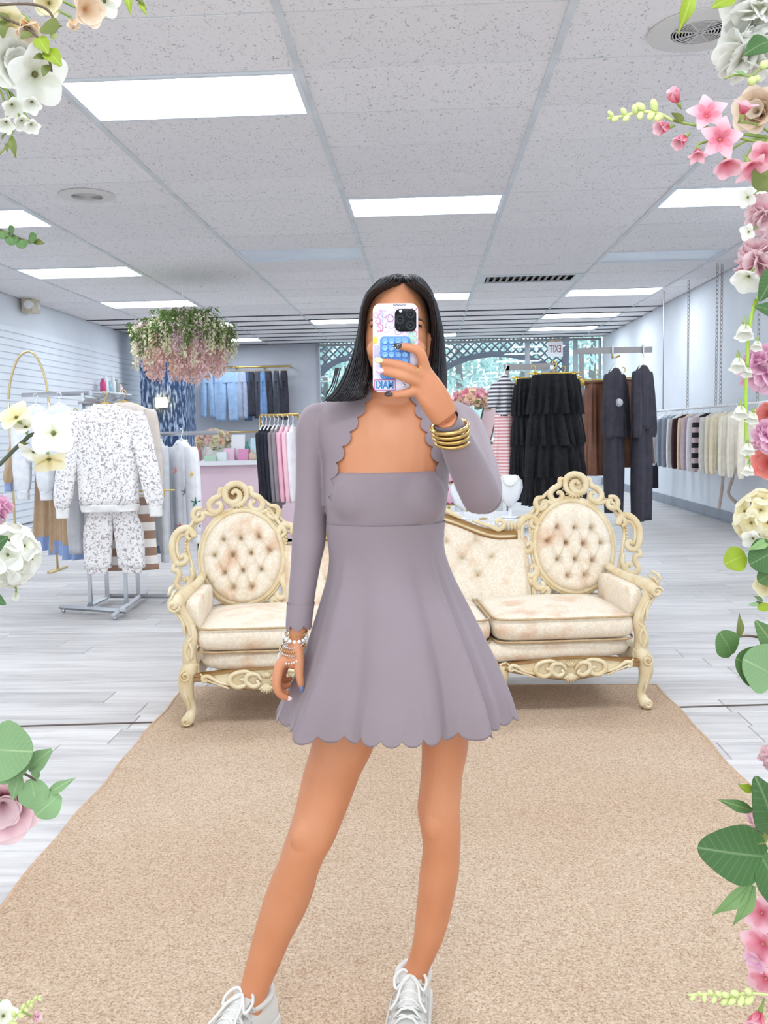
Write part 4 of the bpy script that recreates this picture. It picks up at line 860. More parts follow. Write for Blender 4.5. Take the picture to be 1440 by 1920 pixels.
bq = at_y(400, 838, 10.75); t = thing('counter_bouquet', 'low bouquet of peach and cream flowers in a white vase on the pink counter', 'bouquet', (bq.x, 10.75, cz))
MB().lathe([(.08, .0), (.1, .01), (.13, .1), (.11, .16), (.1, .16), (.1, .12), (0, .1)], (bq.x, 10.75, cz+.001), 20).build('vase', mat('white_ceramic', (244, 242, 240), .25), t)
bouquet((bq.x, 10.75, cz+.20), .19, 26, 5, (1, 2, 3, 3, 2), t, .055, .75)
# ---------------------------------------------------------------- small rack behind the sofa at left
G2 = 'clothes on the small brass rack'
RA, RB_ = at_y(488, 784, 7.7).x, at_y(560, 784, 7.7).x
t = thing('clothes_rack', 'brass garment rack behind the sofa at left with dark and pink tops', 'rack', ((RA+RB_)/2, 7.7, 0))
for x in (RA, RB_):
    MB().tube([(x, 7.7, .03), (x, 7.7, 1.50)], .012, 8).build('upright', M_BRASS, t); MB().tube([(x, 7.45, .018), (x, 7.95, .018)], .016, 8).build('foot_bar', M_BRASS, t)
MB().tube([(RA, 7.7, 1.50), (RB_, 7.7, 1.50)], .012, 8).build('hang_bar', M_BRASS, t)
for k, (px, c, nm, hgt) in enumerate(((492, (34, 34, 42), 'leftmost black', .76), (499, (30, 32, 44), 'second black', .78), (506, (40, 42, 56), 'third, navy-black', .76), (514, (140, 132, 138), 'taupe grey', .84), (521, (150, 140, 146), 'second taupe grey', .80), (530, (246, 186, 204), 'pink', .72), (540, (250, 204, 216), 'pale pink', .72), (549, (246, 240, 244), 'white', .78))):
    top_g((at_y(px, 790, 7.7).x, 7.7, 1.49), 1.45, .26, hgt-.05, knit('rack2_%d' % k, c), nm+' cardigan on the brass rack behind the sofa', G2, sl=.55, slw=.05, seed=40+k, thick=.03, spread=.0, name='cardigan', cat='cardigan', hm=M_HANG)
# ---------------------------------------------------------------- rack with black tiered skirts
G3 = 'clothes on the black skirt rack'
t = thing('clothes_rack', 'grey metal rack behind the sofa at right with black tiered skirts', 'rack', (.95, 7.25, 0)); M_GUN = mat('grey_metal', (150, 146, 146), .4, metal=.5)
MB().box((.84, 7.3, 1.83), (.42, .03, .05)).build('hang_bar', M_GUN, t, smooth=False); MB().box((.95, 7.12, 1.795), (.03, .5, .03)).build('hang_bar', M_CHROME, t, smooth=False)
for x, y in ((.66, 7.3), (1.02, 7.3)): MB().box((x, y, .92), (.03, .03, 1.84)).build('upright', M_GUN, t, smooth=False); MB().box((x, y, .02), (.04, .6, .03)).build('foot_bar', M_GUN, t, smooth=False)
M_BLK = mat('black_tulle', (16, 16, 20), .9, (30, 30, 36), 30, bump=.6, bscale=90)
skirt_g((.965, 6.86, 1.83), .1, .43, 1.04, M_BLK, 'front black tiered ruffle skirt on the grey rack', G3, folds=9, amp=.2, seed=3, thick=.07, tiers=4, waist=.5)
skirt_g((.83, 7.02, 1.81), .15, .34, 1.0, M_BLK, 'black tiered skirt at left, half behind the front one', G3, folds=9, amp=.2, seed=5, thick=.06, tiers=4, waist=.55)
skirt_g((1.07, 7.12, 1.81), .1, .32, .98, M_BLK, 'black tiered skirt at right, behind the front one', G3, folds=9, amp=.2, seed=6, thick=.06, tiers=4, waist=.5)
d1 = top_g((.62, 7.12, 1.84), .25, .14, .40, stripes('navy_white_stripe', (236, 234, 236), (74, 74, 86), 34), 'striped dress with navy top and pink skirt beside the black skirts', G3, sl=.16, slw=.05, seed=8, thick=.06, name='striped_dress', cat='dress', spread=.03)
MB().loft(cl_rings([(-.38, .0, 0, .075, .06), (-.6, .0, 0, .09, .07), (-.88, .0, 0, .105, .08)], 44, 6, .18, 9)).build('skirt', stripes('pink_white_stripe', (246, 226, 226), (222, 150, 152), 40), d1, local=True)
MB().loft(cl_rings([(-.86, .0, 0, .106, .082), (-.97, .0, 0, .11, .085)], 44, 6, .18, 9)).build('hem_band', stripes('navy_white_stripe', 0, 0, 0), d1, local=True)
# ---------------------------------------------------------------- rack with brown and charcoal pieces
G4 = 'clothes on the tall right rack'
t = thing('clothes_rack', 'tall grey two-arm rack at right with brown skirts and charcoal suits', 'rack', (1.6, 8.1, 0))
MB().box((1.64, 8.0, 2.0), (.64, .03, .05)).build('hang_bar', M_GUN, t, smooth=False); MB().box((1.36, 8.0, 1.0), (.035, .035, 2.0)).build('upright', M_GUN, t, smooth=False)
MB().box((1.36, 8.0, .02), (.05, .8, .035)).build('foot_bar', M_GUN, t, smooth=False); MB().box((1.36, 8.0, .03), (.7, .05, .035)).build('foot_bar', M_GUN, t, smooth=False)
for x in (1.62, 1.88):
    MB().box((x, 7.99, 2.005), (.012, .05, .075)).build('clamp', M_CHROME, t, smooth=False)
MB().tube([(1.62, 7.98, 1.93), (1.62, 7.7, 1.93)], .008, 6).tube([(1.62, 7.99, 1.99), (1.62, 7.98, 1.93)], .008, 6).build('hook_arm', M_BRASS, t)
M_BRN = mat('brown_leather', (134, 88, 66), .5, (118, 74, 54), 7, bump=.15, bscale=50); M_CHA = mat('charcoal_suiting', (62, 60, 70), .85, (52, 50, 60), 16, bump=.15, bscale=140)
skirt_g((1.475, 7.95, 1.83), .3, .24, .90, M_BRN, 'left brown leather skirt next to the black skirts', G4, folds=6, amp=.2, seed=2, thick=.07, waist=.75)
skirt_g((1.73, 8.06, 1.85), .3, .24, .86, M_BRN, 'middle brown leather skirt between the charcoal suits', G4, folds=6, amp=.2, seed=4, thick=.06, waist=.7)
skirt_g((1.90, 8.12, 1.80), .3, .20, .78, M_BRN, 'right brown leather skirt behind the tall charcoal suit', G4, folds=5, amp=.2, seed=5, thick=.06, waist=.7)
pants_g((1.60, 7.80, 1.62), .8, .20, 1.0, M_CHA, 'charcoal trousers hanging under the left charcoal jacket', G4, 3, .05, .06, .0)
top_g((1.60, 7.78, 1.92), .8, .2, .66, M_CHA, 'left charcoal jacket with a pale round badge', G4, sl=.5, slw=.05, seed=2, thick=.05, spread=.04, name='jacket', cat='jacket')
pants_g((1.84, 7.84, 1.66), .8, .20, 1.12, M_CHA, 'long charcoal trousers reaching lowest at right', G4, 5, .05, .065, .0)
top_g((1.84, 7.82, 1.94), .8, .19, .60, M_CHA, 'right charcoal jacket above the longest trousers', G4, sl=.52, slw=.05, seed=6, thick=.05, spread=.03, name='jacket', cat='jacket')
bd = snap(1160, 755, 7.4)+Vector((0, -.008, 0)); tag(MB().lathe([(.0, 0), (.032, .0), (.034, .006), (.0, .012)], (0, 0, 0), 20).build('round_badge', mat('frost_badge', (206, 206, 212), .3), loc=bd, local=True), 'round pale security badge on the left charcoal jacket', 'badge').rotation_euler = (PI/2, 0, 0)
# ---------------------------------------------------------------- rail along the right wall
RX, RZ = 3.75, 1.58
t = thing('hanging_rail', 'white chain-hung rail along the right wall full of tops', 'rail', (RX, 13, RZ))
rail(t, (RX, 9.6, RZ), (RX, 15.9, RZ), .018, mat('white_rail', (232, 232, 234), .35))
link = MB().tube([(.016*math.cos(a*PI/5), 0, .034*math.sin(a*PI/5)) for a in range(10)], .0045, 5, closed=True).mesh('chain_link', mat('chain_metal', (176, 170, 166), .35, metal=.7))
for Y, dx in ((14.586, 0), (13.243, 0), (11.91, -.02), (11.95, .05), (10.5, 0)):
    n_ = int((CEIL-RZ-.02)/.054)
    if Y in (14.586,):
        MB().tube([(RX+dx, Y, RZ), (RX+dx, Y, CEIL)], .008, 6).build('hang_rod', mat('chain_metal', 0), t); continue
    lk = [inst('chain_link', link, t, (dx, Y-13, .035+.054*k), (0, 0, (k % 2)*PI/2+.5)) for k in range(n_)]
G5 = 'tops on the chain-hung rail'
RT = [(1226, .62, (96, 136, 186), 'denim blue jacket at the far end of the rail', 0), (1238, .64, (242, 244, 246), 'fluffy white sweater near the far end', 0), (1250, .66, (224, 228, 234), 'off-white blouse left of the grey shirts', 0), (1261, .68, (158, 166, 178), 'first blue-grey shirt on the rail', 0), (1271, .66, (148, 156, 168), 'second blue-grey shirt on the rail', 0),
      (1282, .40, (244, 242, 240), 'short white top between grey and maroon', 0), (1291, .62, (64, 36, 40), 'maroon velvet top on the rail', 0), (1303, .46, (238, 216, 184), 'pale tan camisole on the rail', 0), (1311, .62, (206, 186, 196), 'mauve blouse on the rail', 0), (1321, .66, (240, 238, 240), 'white shirt right of the mauve blouse', 0), (1333, .68, 's', 'black and pink block striped sweater on the rail', 0),
      (1347, .66, (222, 220, 214), 'pale grey lace top on the rail', 0), (1357, .64, (244, 234, 210), 'cream cardigan on the rail', 0), (1368, .66, (240, 228, 200), 'buttery cream blouse with brown ties', 0), (1385, .64, (246, 238, 220), 'cream knit left of the hanging white vine', 0), (1402, .62, (248, 240, 224), 'ivory lace sweater behind the hanging white vine', 0), (1424, .62, (246, 236, 216), 'cream lace sweater at the near end of the rail', 0)]
M_BS = stripes('black_pink_block', (36, 32, 38), (206, 184, 186), 7.5)
for k, (px, h, c, lab, _) in enumerate(RT):
    p = at_x(px, 772, RX); m_ = M_BS if c == 's' else knit('rail_%d' % k, c)
    gt_ = top_g((RX-.02, p.y, RZ), .18+.05*math.sin(k*2.3), .36, h*1.2, m_, lab, G5, sl=.68, slw=.05, seed=60+k, thick=.05, spread=.015, name='hung_top', cat='top', amp=.12)
    if k == 13: tie_host = gt_
bp_ = at_x(1235, 890, RX); pants_g((RX, bp_.y+.9, RZ), .2, .42, 1.30, mat('black_twill', (26, 26, 32), .85, (38, 38, 44), 10), 'black trousers hanging low under the denim jacket', G5, 3, .05, .09, .03)
for k, px in enumerate((1356, 1374)):
    y_ = wloc(tie_host).y-.06; a = at_y(px, 900, y_); q = [a+Vector((0, .05, .16)), a+Vector((0, .01, .03)), a+Vector((-.02-.03*k, 0, -.16)), a+Vector((-.05+.09*k, -.01, -.36+.08*k))]
    adopt(MB().tube([Vector(p) for p in smoothpts(q, 5)], .022, 6, flat=.15, up=(0, 1, 0)).build('tie', mat('taupe_ribbon', (186, 170, 160), .7), loc=a), tie_host)
# ---------------------------------------------------------------- jewellery table behind the sofa
ta, tb = at_y(800, 978, 6.0).x, at_y(1004, 978, 6.0).x; TZ = .748
t = thing('display_table', 'white jewellery table with braided edge behind the sofa', 'table', ((ta+tb)/2, 6.3, 0)); M_TW = mat('white_table', (240, 241, 244), .4)
MB().box(((ta+tb)/2, 6.32, TZ-.02), (tb-ta, .66, .04)).build('tabletop', M_TW, t, smooth=False)
MB().box(((ta+tb)/2, 6.32, TZ-.09), (tb-ta-.05, .6, .1)).build('apron', M_TW, t, smooth=False)
for x in (ta+.05, tb-.05):
    for y in (6.04, 6.6): MB().tube([(x, y, .0), (x, y, TZ-.04)], [.018, .028], 8).build('leg', M_TW, t)
br = MB()
for s in (0, PI): br.tube([(ta+(tb-ta)*i/120, 5.985+.008*math.cos(i*.9+s), TZ-.035+.014*math.sin(i*.9+s)) for i in range(121)], .010, 6)
br.build('braided_edge', mat('white_rope', (238, 240, 242), .8, bump=.3, bscale=150), t)
def bust(px, Y, h, label):
    p = at_y(px, 930, Y); o = thing('necklace_bust', label, 'jewellery stand', (p.x, Y, TZ), 'necklace stands'); mw = mat('white_leatherette', (238, 238, 242), .45)
    MB().lathe([(.055, 0), (.06, .004), (.058, .01), (.012, .014), (.010, h*.4), (0, h*.4)], (p.x, Y, TZ+.001), 20).build('foot', mw, o)
    f = MB(); f.loft([[Vector((p.x+x*w, Y-.01+yo+(d if k == 0 else 0)+.035*(1-abs(x))**.5*(-1 if k == 0 else -.6), TZ+h*z)) for (x, k, d) in [(-1, 0, 0), (-.6, 0, 0), (0, 0, 0), (.6, 0, 0), (1, 0, 0), (.6, 1, .01), (0, 1, .01), (-.6, 1, .01)]] for z, w, yo in ((.28, .02, 0), (.45, .062, .0), (.7, .088, .01), (.86, .085, .02), (.96, .06, .03), (1.0, .045, .035))]); f.build('bust', mw, o)
    bdz = MB()
    for k in range(17): a = PI*k/16; bdz.ball((p.x+.052*math.cos(a), Y-.03-.012*math.sin(a), TZ+h*.96-.055*math.sin(a)), .0075, 8, 6)
    tag(bdz.build('necklace', mat('pearl', (0, 0, 0)), loc=(p.x, Y-.03, TZ+h*.96)), 'pearl necklace on the '+label.split(' beside')[0], 'necklace', 'pearl necklaces')
M_PEARL0 = mat('pearl', (240, 236, 232), .25, coat=.5)
bust(956, 6.14, .29, 'right white necklace bust beside the raised elbow'); bust(866, 6.12, .25, 'left white necklace bust beside the dress sleeve')
jr = random.Random(8)
JL = ['first', 'second', 'third', 'fourth', 'fifth', 'sixth', 'seventh']
for k, px in enumerate((838, 850, 884, 905, 921, 975, 990)):
    p = at_y(px, 970, 6.1); y = 6.05+.03*(k % 3); c = Vector((p.x, y, TZ+.006)); o = MB().tube([c+Vector((.022*math.cos(a*PI/8), .022*math.sin(a*PI/8), .0)) for a in range(16)], .0045, 6, closed=True).ball(c+Vector((0, -.022, .006)), .007, 8, 6)
    tag(o.build('trinket', M_BRASS if k % 2 else mat('pearl', (0, 0, 0)), loc=c), JL[k]+' little bracelet from the left along the jewellery table', 'jewellery', 'trinkets on the jewellery table')
t = thing('ring_dish', 'small gold ring stand near the left bust', 'ring stand', (at_y(842, 960, 6.2).x, 6.2, TZ)); x = at_y(842, 960, 6.2).x
MB().lathe([(.03, 0), (.034, .004), (.008, .012), (.006, .06), (.012, .07), (0, .09)], (x, 6.2, TZ+.001), 14).build('post', M_BRASS, t); MB().tube([(x+.03*math.cos(a*PI/8), 6.2+.03*math.sin(a*PI/8), TZ+.012) for a in range(16)], .004, 6, closed=True).build('rim', M_BRASS, t)
# pink dotted pouches on a shelf stand
pp = at_y(848, 945, 7.6); M_DOT = dots('pink_dots', (250, 196, 220), (214, 84, 136), 26, .3)
t = thing('tier_stand', 'gold wire stand holding pink dotted pouches', 'stand', (pp.x, 7.7, 0))
for z in (.72, .90): MB().box((pp.x, 7.7, z), (.26, .2, .012)).build('shelf', M_BRASS, t, smooth=False)
for sx in (-.125, .125):
    for sy in (-.095, .095): MB().tube([(pp.x+sx, 7.7+sy, 0), (pp.x+sx, 7.7+sy, 1.22)], .006, 6).build('wire', M_BRASS, t)
for k, (z, h) in enumerate(((.907, .28), (.727, .14))):
    o = MB(); o.loft(cl_rings([(0, 0, 0, .10, .04), (h*.5, 0, 0, .105, .055), (h*.9, 0, 0, .09, .03), (h, 0, 0, .08, .01)], 32, 5, .06, k)); oo = o.build('dotted_pouch', M_DOT, loc=(pp.x, 7.66, z), local=True); tag(oo, ('upper', 'lower')[k]+' pink pouch with magenta dots beside the raised sleeve', 'pouch', 'dotted pouches')
# flower stand with vase, scarves, mirror and balloon
vz = 1.20; vp = at_y(884, 795, 9.0); t = thing('flower_stand', 'pale display stand under the vase of pink hydrangeas', 'stand', (vp.x+.06, 9.05, 0))
MB().box((vp.x+.06, 9.05, vz-.02), (.5, .46, .04)).build('shelf', M_TW, t, smooth=False); MB().box((vp.x+.06, 9.05, .72), (.48, .44, .03)).build('shelf', M_TW, t, smooth=False)
for sx in (-.21, .21):
    for sy in (-.19, .19): MB().box((vp.x+.06+sx, 9.05+sy, vz/2-.01), (.035, .035, vz-.03)).build('leg', M_TW, t, smooth=False)
t = thing('flower_vase', 'tall beige vase of pink hydrangeas beside the raised arm', 'vase', (vp.x, 9.0, vz))
MB().lathe([(.055, 0), (.07, .01), (.085, .1), (.07, .22), (.062, .26), (.07, .28), (.06, .28), (.05, .2), (0, .15)], (vp.x, 9.0, vz+.001), 20).build('vase', mat('beige_ceramic', (226, 216, 204), .4), t)
bouquet((vp.x, 9.0, vz+.40), .19, 30, 12, (0, 1, 0, 4, 2, 1), t, .055, .7, 16)
M_SCF = [knit('grey_scarf', (180, 182, 186)), knit('cream_scarf', (232, 222, 208)), mat('animal_print', (176, 150, 128), .8, (92, 74, 66), 30, lo=.45, hi=.55), knit('sage_scarf', (178, 196, 190))]
for k, (px, py, w, h) in enumerate(((902, 790, .14, .42), (925, 800, .12, .5), (912, 780, .10, .34), (930, 835, .10, .45))):
    p = at_y(px, py, 8.72+.03*k); o = MB(); o.loft(cl_rings([(0, 0, 0, w*.5, .02), (-h*.5, 0, 0, w*.6, .03), (-h, 0, 0, w*.5, .02)], 32, 5, .25, k+3)); o.tube([(-w*.4, .0, .0), (-w*.4, .16, .02), (w*.3, .16, .02), (w*.4, 0, 0)], .022, 6)
    oo = o.build('scarf', M_SCF[k], loc=(p.x, p.y, vz-.0), local=True); tag(oo, ('grey', 'cream', 'animal-print', 'sage green')[k]+' scarf draped from the flower stand', 'scarf', 'scarves on the flower stand')
mp3 = at_y(922, 755, 9.2); t = thing('easel_mirror', 'small dark framed picture standing behind the pink hydrangeas', 'picture', (mp3.x-.02, 9.2, vz))
R_ = Matrix.Rotation(.25, 3, 'Y'); MB().box((mp3.x-.03, 9.2, vz+.27), (.16, .02, .5), R_).build('frame', mat('dark_frame', (110, 96, 92), .5), t, smooth=False); MB().box((mp3.x-.03, 9.186, vz+.27), (.13, .006, .46), R_).build('panel', mat('blush_panel', (240, 214, 216), .4), t, smooth=False)
ms = at_y(938, 735, 10); tg_ = thing('balloon', 'pink balloon between hydrangeas and striped dress', 'balloon', (ms.x, 10, 0))
MB().ball(ms, (.075, .07, .1), 20, 14).build('balloon', mat('pink_latex', (246, 168, 190), .25, coat=.4), tg_); MB().ball(ms+Vector((0, .0, -.14)), (.06, .06, .07), 16, 12).build('lower_balloon', mat('pink_latex', 0), tg_); MB().tube([ms+Vector((0, 0, -.2)), Vector((ms.x, 10, .05))], .006, 6).lathe([(.12, 0), (.12, .02), (.01, .03)], (ms.x, 10, 0), 20).build('stick', M_HANG, tg_)
# ---------------------------------------------------------------- hanging flower ring
HCN = at_y(345, 622, 12.0); HZ = HCN.z; t = thing('flower_chandelier', 'hanging ring of pink, cream and green wisteria flowers', 'flower chandelier', (HCN.x, 12.0, HZ))
M_WG = mat('vine_green', (92, 126, 58), .6, (126, 152, 76), 12)
hk = at_y(346, 580, 12.0).z
MB().tube([(HCN.x, 12, hk), (HCN.x, 12, CEIL)], .004, 5).build('cord', M_HANG, t)
MB().tube([(HCN.x+.05*math.cos(a*PI/8), 12, hk-.03+.05*math.sin(a*PI/8)) for a in range(16)], .006, 5, closed=True).build('hook_ring', mat('dark_wire', (80, 80, 84), .4, metal=.6), t)
for r in (.60, .40, .2): MB().tube([(HCN.x+r*math.cos(a*PI/20), 12+r*math.sin(a*PI/20), HZ+(.6-r)*.35) for a in range(40)], .012, 6, closed=True).build('hoop', M_WG, t)
for k in range(6): a = k*PI/3+.3; MB().tube([Vector(p) for p in smoothpts([(HCN.x, 12, hk-.06), (HCN.x+.3*math.cos(a), 12+.3*math.sin(a), HZ+.17), (HCN.x+.6*math.cos(a), 12+.6*math.sin(a), HZ)], 4)], .006, 5).build('stay', M_WG, t)
def strand(m, L_, w, seed, leafy=False):
    q = random.Random(seed); mb = MB(); n = int(60*(1.4 if leafy else 1))
    for k in range(n):
        z = -L_*(k+q.random())/n; r = w*(1-.75*(k/n)**1.5)*(q.random()**.5); a = q.uniform(0, 2*PI); p = Vector((r*math.cos(a), r*math.sin(a), z)); s = (.034 if leafy else .028)*q.uniform(.7, 1.3)
        d = Vector((math.cos(a), math.sin(a), q.uniform(-1, .4))).normalized(); v = d.orthogonal().normalized(); mb.add([p, p+d*s+v*s*(.25 if leafy else .6), p+d*s*(2.0 if leafy else 1.2)-Vector((0, 0, s*.6)), p+d*s-v*s*(.25 if leafy else .6)], [(0, 1, 2, 3)])
    mb.tube([(0, 0, 0), (0, 0, -L_)], .003, 4); return mb.mesh('leaf_strand' if leafy else 'wisteria_strand', m, smooth=False)
MW = {'p': mat('wisteria_pink', (253, 206, 200), .8, (254, 222, 216), 20), 'c': mat('wisteria_cream', (246, 240, 196), .8, (250, 246, 220), 20), 'o': mat('wisteria_peach', (253, 208, 184), .8, (252, 222, 202), 20), 'l': mat('wisteria_lilac', (240, 200, 216), .8, (248, 220, 228), 20)}
SM = {k: [strand(m, L_, .055, i) for i, L_ in enumerate((.34, .42, .5))] for k, m in MW.items()}; SG = [strand(M_WG, L_, .055, 20+i, True) for i, L_ in enumerate((.2, .28, .34))]
q = random.Random(31)
def hang(me, nm, r, a, z): inst(nm, me, t, (r*math.cos(a), r*math.sin(a), z), (0, 0, q.uniform(0, 6)))
for k in range(56):
    a = 2*PI*k/56; g = k % 3 == 0; hang(q.choice(SG) if g else q.choice(SM['cccl'[k % 4]]), 'leaf_strand' if g else 'wisteria_strand', .60+q.uniform(-.04, .06), a, .05+q.uniform(-.05, .08))
for k in range(44): a = 2*PI*k/44+.1; g = k % 5 < 2; hang(q.choice(SG) if g else q.choice(SM['lcccl'[k % 5]]), 'leaf_strand' if g else 'wisteria_strand', .48+q.uniform(-.05, .05), a, .14+q.uniform(-.05, .06))
for k in range(30): a = 2*PI*k/30+.1; g = k % 4 < 3; hang(q.choice(SG) if g else q.choice(SM['l']), 'leaf_strand' if g else 'wisteria_strand', .28+q.uniform(-.12, .1), a, .28+q.uniform(-.05, .06))
for k in range(84): r = .52*math.sqrt(q.random()); hang(q.choice(SM[q.choice('pppo')]), 'wisteria_strand', r, q.uniform(0, 2*PI), -.08-.14*(1-r/.52)*q.random()+q.uniform(-.05, .06))
# ================================================================= the woman
def evalmesh(o):
    dg = bpy.context.evaluated_depsgraph_get(); me = bpy.data.meshes.new_from_object(o.evaluated_get(dg)); return me
def remesh(mb, name, m, voxel, smooth=6, fac=.5, cut=None, post=2):
    o = bpy.data.objects.new(name, mb.mesh(name, m)); COL.objects.link(o)
    md = o.modifiers.new('r', 'REMESH'); md.mode = 'VOXEL'; md.voxel_size = voxel; md.use_smooth_shade = True
    if smooth: sm_ = o.modifiers.new('s', 'SMOOTH'); sm_.iterations = smooth; sm_.factor = fac
    cobs = []
    for c in (cut or []):
        co = bpy.data.objects.new('cut', c.mesh('cut', m, smooth=False)); COL.objects.link(co); cobs.append(co)
        bo = o.modifiers.new('b', 'BOOLEAN'); bo.operation = 'DIFFERENCE'; bo.solver = 'EXACT'; bo.object = co
    bpy.context.view_layer.update(); me = evalmesh(o); bpy.data.objects.remove(o)
    for c in cobs: bpy.data.objects.remove(c)
    me.materials.clear(); me.materials.append(m); me.name = name
    me.polygons.foreach_set('use_smooth', [True]*len(me.polygons))
    if cut: me.set_sharp_from_angle(angle=math.radians(50))
    return me
KP = .945                         # how far along the sight lines she stands
TK = Matrix.Translation(EYE) @ Matrix.Scale(KP, 4) @ Matrix.Translation(-EYE)
def put(name, me, parent):
    me.transform(TK); o = bpy.data.objects.new(name, me); COL.objects.link(o); o.parent = parent; o.location = -wloc(parent); return o
def _at_k(s): s.v = [tuple(TK @ Vector(v)) for v in s.v]; return s
MB.at_k = _at_k
def ring(c, a, b, n=28, e=1.0, rot=None):
    out = []
    for k in range(n):
        t = 2*PI*k/n; v = Vector((a*math.copysign(abs(math.cos(t))**e, math.cos(t)), b*math.copysign(abs(math.sin(t))**e, math.sin(t)), 0))
        out.append(Vector(c)+(rot @ v if rot else v))
    return out
def rows(tab, off=0., n=28, k=4, e=1.0):
    """tab rows: picture row, left edge, right edge, distance Y, half depth -> horizontal elliptic sections"""
    R = []
    for py, l, r, Y, d in smoothpts(tab, k):
        A, B = at_y(l, py, Y), at_y(r, py, Y); R.append(ring((A+B)/2, (B-A).length/2+off, d+off, n, e))
    return R
M_SKIN = mat('tan_skin', (214, 147, 108), .42, (206, 135, 96), 6, bump=.04, bscale=240, spec=.35)
M_DRESS = mat('mauve_knit', (149, 133, 139), .55, (144, 128, 134), 3, bump=.06, bscale=420, sheen=.15)
def P3(px, py, Y): return at_y(px, py, Y)
PB = Vector((-.1, 1.93, .012))
person = thing('person', 'woman in a mauve long-sleeved mini dress holding up a phone before her face', 'person', PB)
TORSO = [(1235, 600, 870, 2.05, .115), (1190, 594, 868, 2.05, .12), (1130, 602, 856, 2.05, .118), (1080, 622, 842, 2.05, .105), (1035, 627, 823, 2.05, .092), (985, 619, 826, 2.05, .098), (940, 616, 832, 2.05, .106), (900, 615, 835, 2.05, .104), (862, 612, 838, 2.055, .098), (822, 600, 846, 2.06, .09), (790, 592, 856, 2.065, .078), (768, 595, 848, 2.067, .066), (753, 607, 832, 2.07, .056), (743, 644, 806, 2.07, .052), (733, 690, 784, 2.06, .055)]
NECK = [(775, 680, 795, 2.07, .06), (750, 690, 784, 2.06, .054), (720, 692, 780, 2.045, .052), (680, 695, 778, 2.035, .055), (650, 700, 775, 2.03, .06)]
LARM = [(756, 592, 614, 2.065, .018), (768, 573, 617, 2.065, .030), (800, 560, 613, 2.065, .036), (851, 559, 609, 2.067, .033), (923, 558, 607, 2.07, .031), (985, 553, 608, 2.07, .032), (1020, 551, 606, 2.06, .031), (1060, 549, 597, 2.05, .029), (1110, 545, 588, 2.03, .026), (1150, 543, 582, 2.015, .023), (1178, 542, 577, 2.005, .0185), (1200, 541, 571, 2.0, .017), (1222, 536, 570, 1.992, .018)]
RUP = [(835, 792, 2.06, .044), (862, 800, 2.05, .043), (886, 850, 1.97, .038), (903, 905, 1.885, .035), (905, 938, 1.835, .033)]
RFO = [(905, 938, 1.835, .033), (897, 918, 1.815, .0345), (880, 880, 1.785, .033), (860, 838, 1.745, .028), (845, 803, 1.712, .0225), (836, 786, 1.696, .021)]
LLEG = [(1180, 615, 735, 2.05, .085), (1280, 600, 728, 2.045, .085), (1390, 585, 705, 2.035, .075), (1450, 568, 677, 2.025, .068), (1500, 557, 658, 2.015, .062), (1545, 545, 640, 2.005, .058), (1580, 533, 625, 2.0, .056), (1610, 524, 608, 2.0, .052), (1640, 511, 596, 2.005, .051), (1680, 496, 585, 2.015, .054), (1720, 484, 568, 2.02, .052), (1760, 473, 546, 2.02, .046), (1800, 463, 529, 2.015, .040), (1840, 453, 511, 2.01, .035), (1875, 445, 498, 2.005, .033), (1900, 440, 492, 2.0, .034), (1935, 438, 488, 2.0, .034)]
RLEG = [(1180, 740, 860, 2.05, .085), (1280, 778, 876, 2.05, .08), (1388, 790, 879, 2.05, .07), (1450, 789, 868, 2.045, .062), (1490, 785, 865, 2.04, .058), (1512, 782, 863, 2.036, .056), (1540, 786, 864, 2.036, .054), (1570, 791, 864, 2.04, .051), (1600, 792, 863, 2.05, .05), (1640, 786, 860, 2.06, .052), (1680, 783, 852, 2.07, .05), (1720, 779, 843, 2.075, .045), (1760, 775, 831, 2.08, .04), (1790, 768, 817, 2.085, .035), (1815, 759, 806, 2.09, .033), (1840, 752, 799, 2.09, .033), (1875, 750, 799, 2.09, .033)]
def arm_tube(mb, tab, off=0., n=20, k=6):
    sp = smoothpts([(*P3(a, b, c), r) for a, b, c, r in tab], k); mb.tube([p[:3] for p in sp], [p[3]+off for p in sp], n)
body = MB()
body.loft(rows(TORSO)); body.loft(rows(NECK)); body.loft(rows(LARM, n=20)); body.loft(rows(LLEG)); body.loft(rows(RLEG))
arm_tube(body, RUP); arm_tube(body, RFO)
for px in (676, 783): body.ball(P3(px, 935, 2.004), (.05, .045, .052), 16, 12)
body.ball(P3(572, 1512+62, 1.964), (.034, .022, .044), 12, 10); body.ball(P3(818, 1545, 1.999), (.032, .021, .042), 12, 10)      # kneecaps
for a, b in (((722, 782), (672, 772)), ((758, 782), (800, 774))): body.tube([P3(*a, 2.012), P3(*b, 2.022)], [.007, .008], 10)        # collar bones
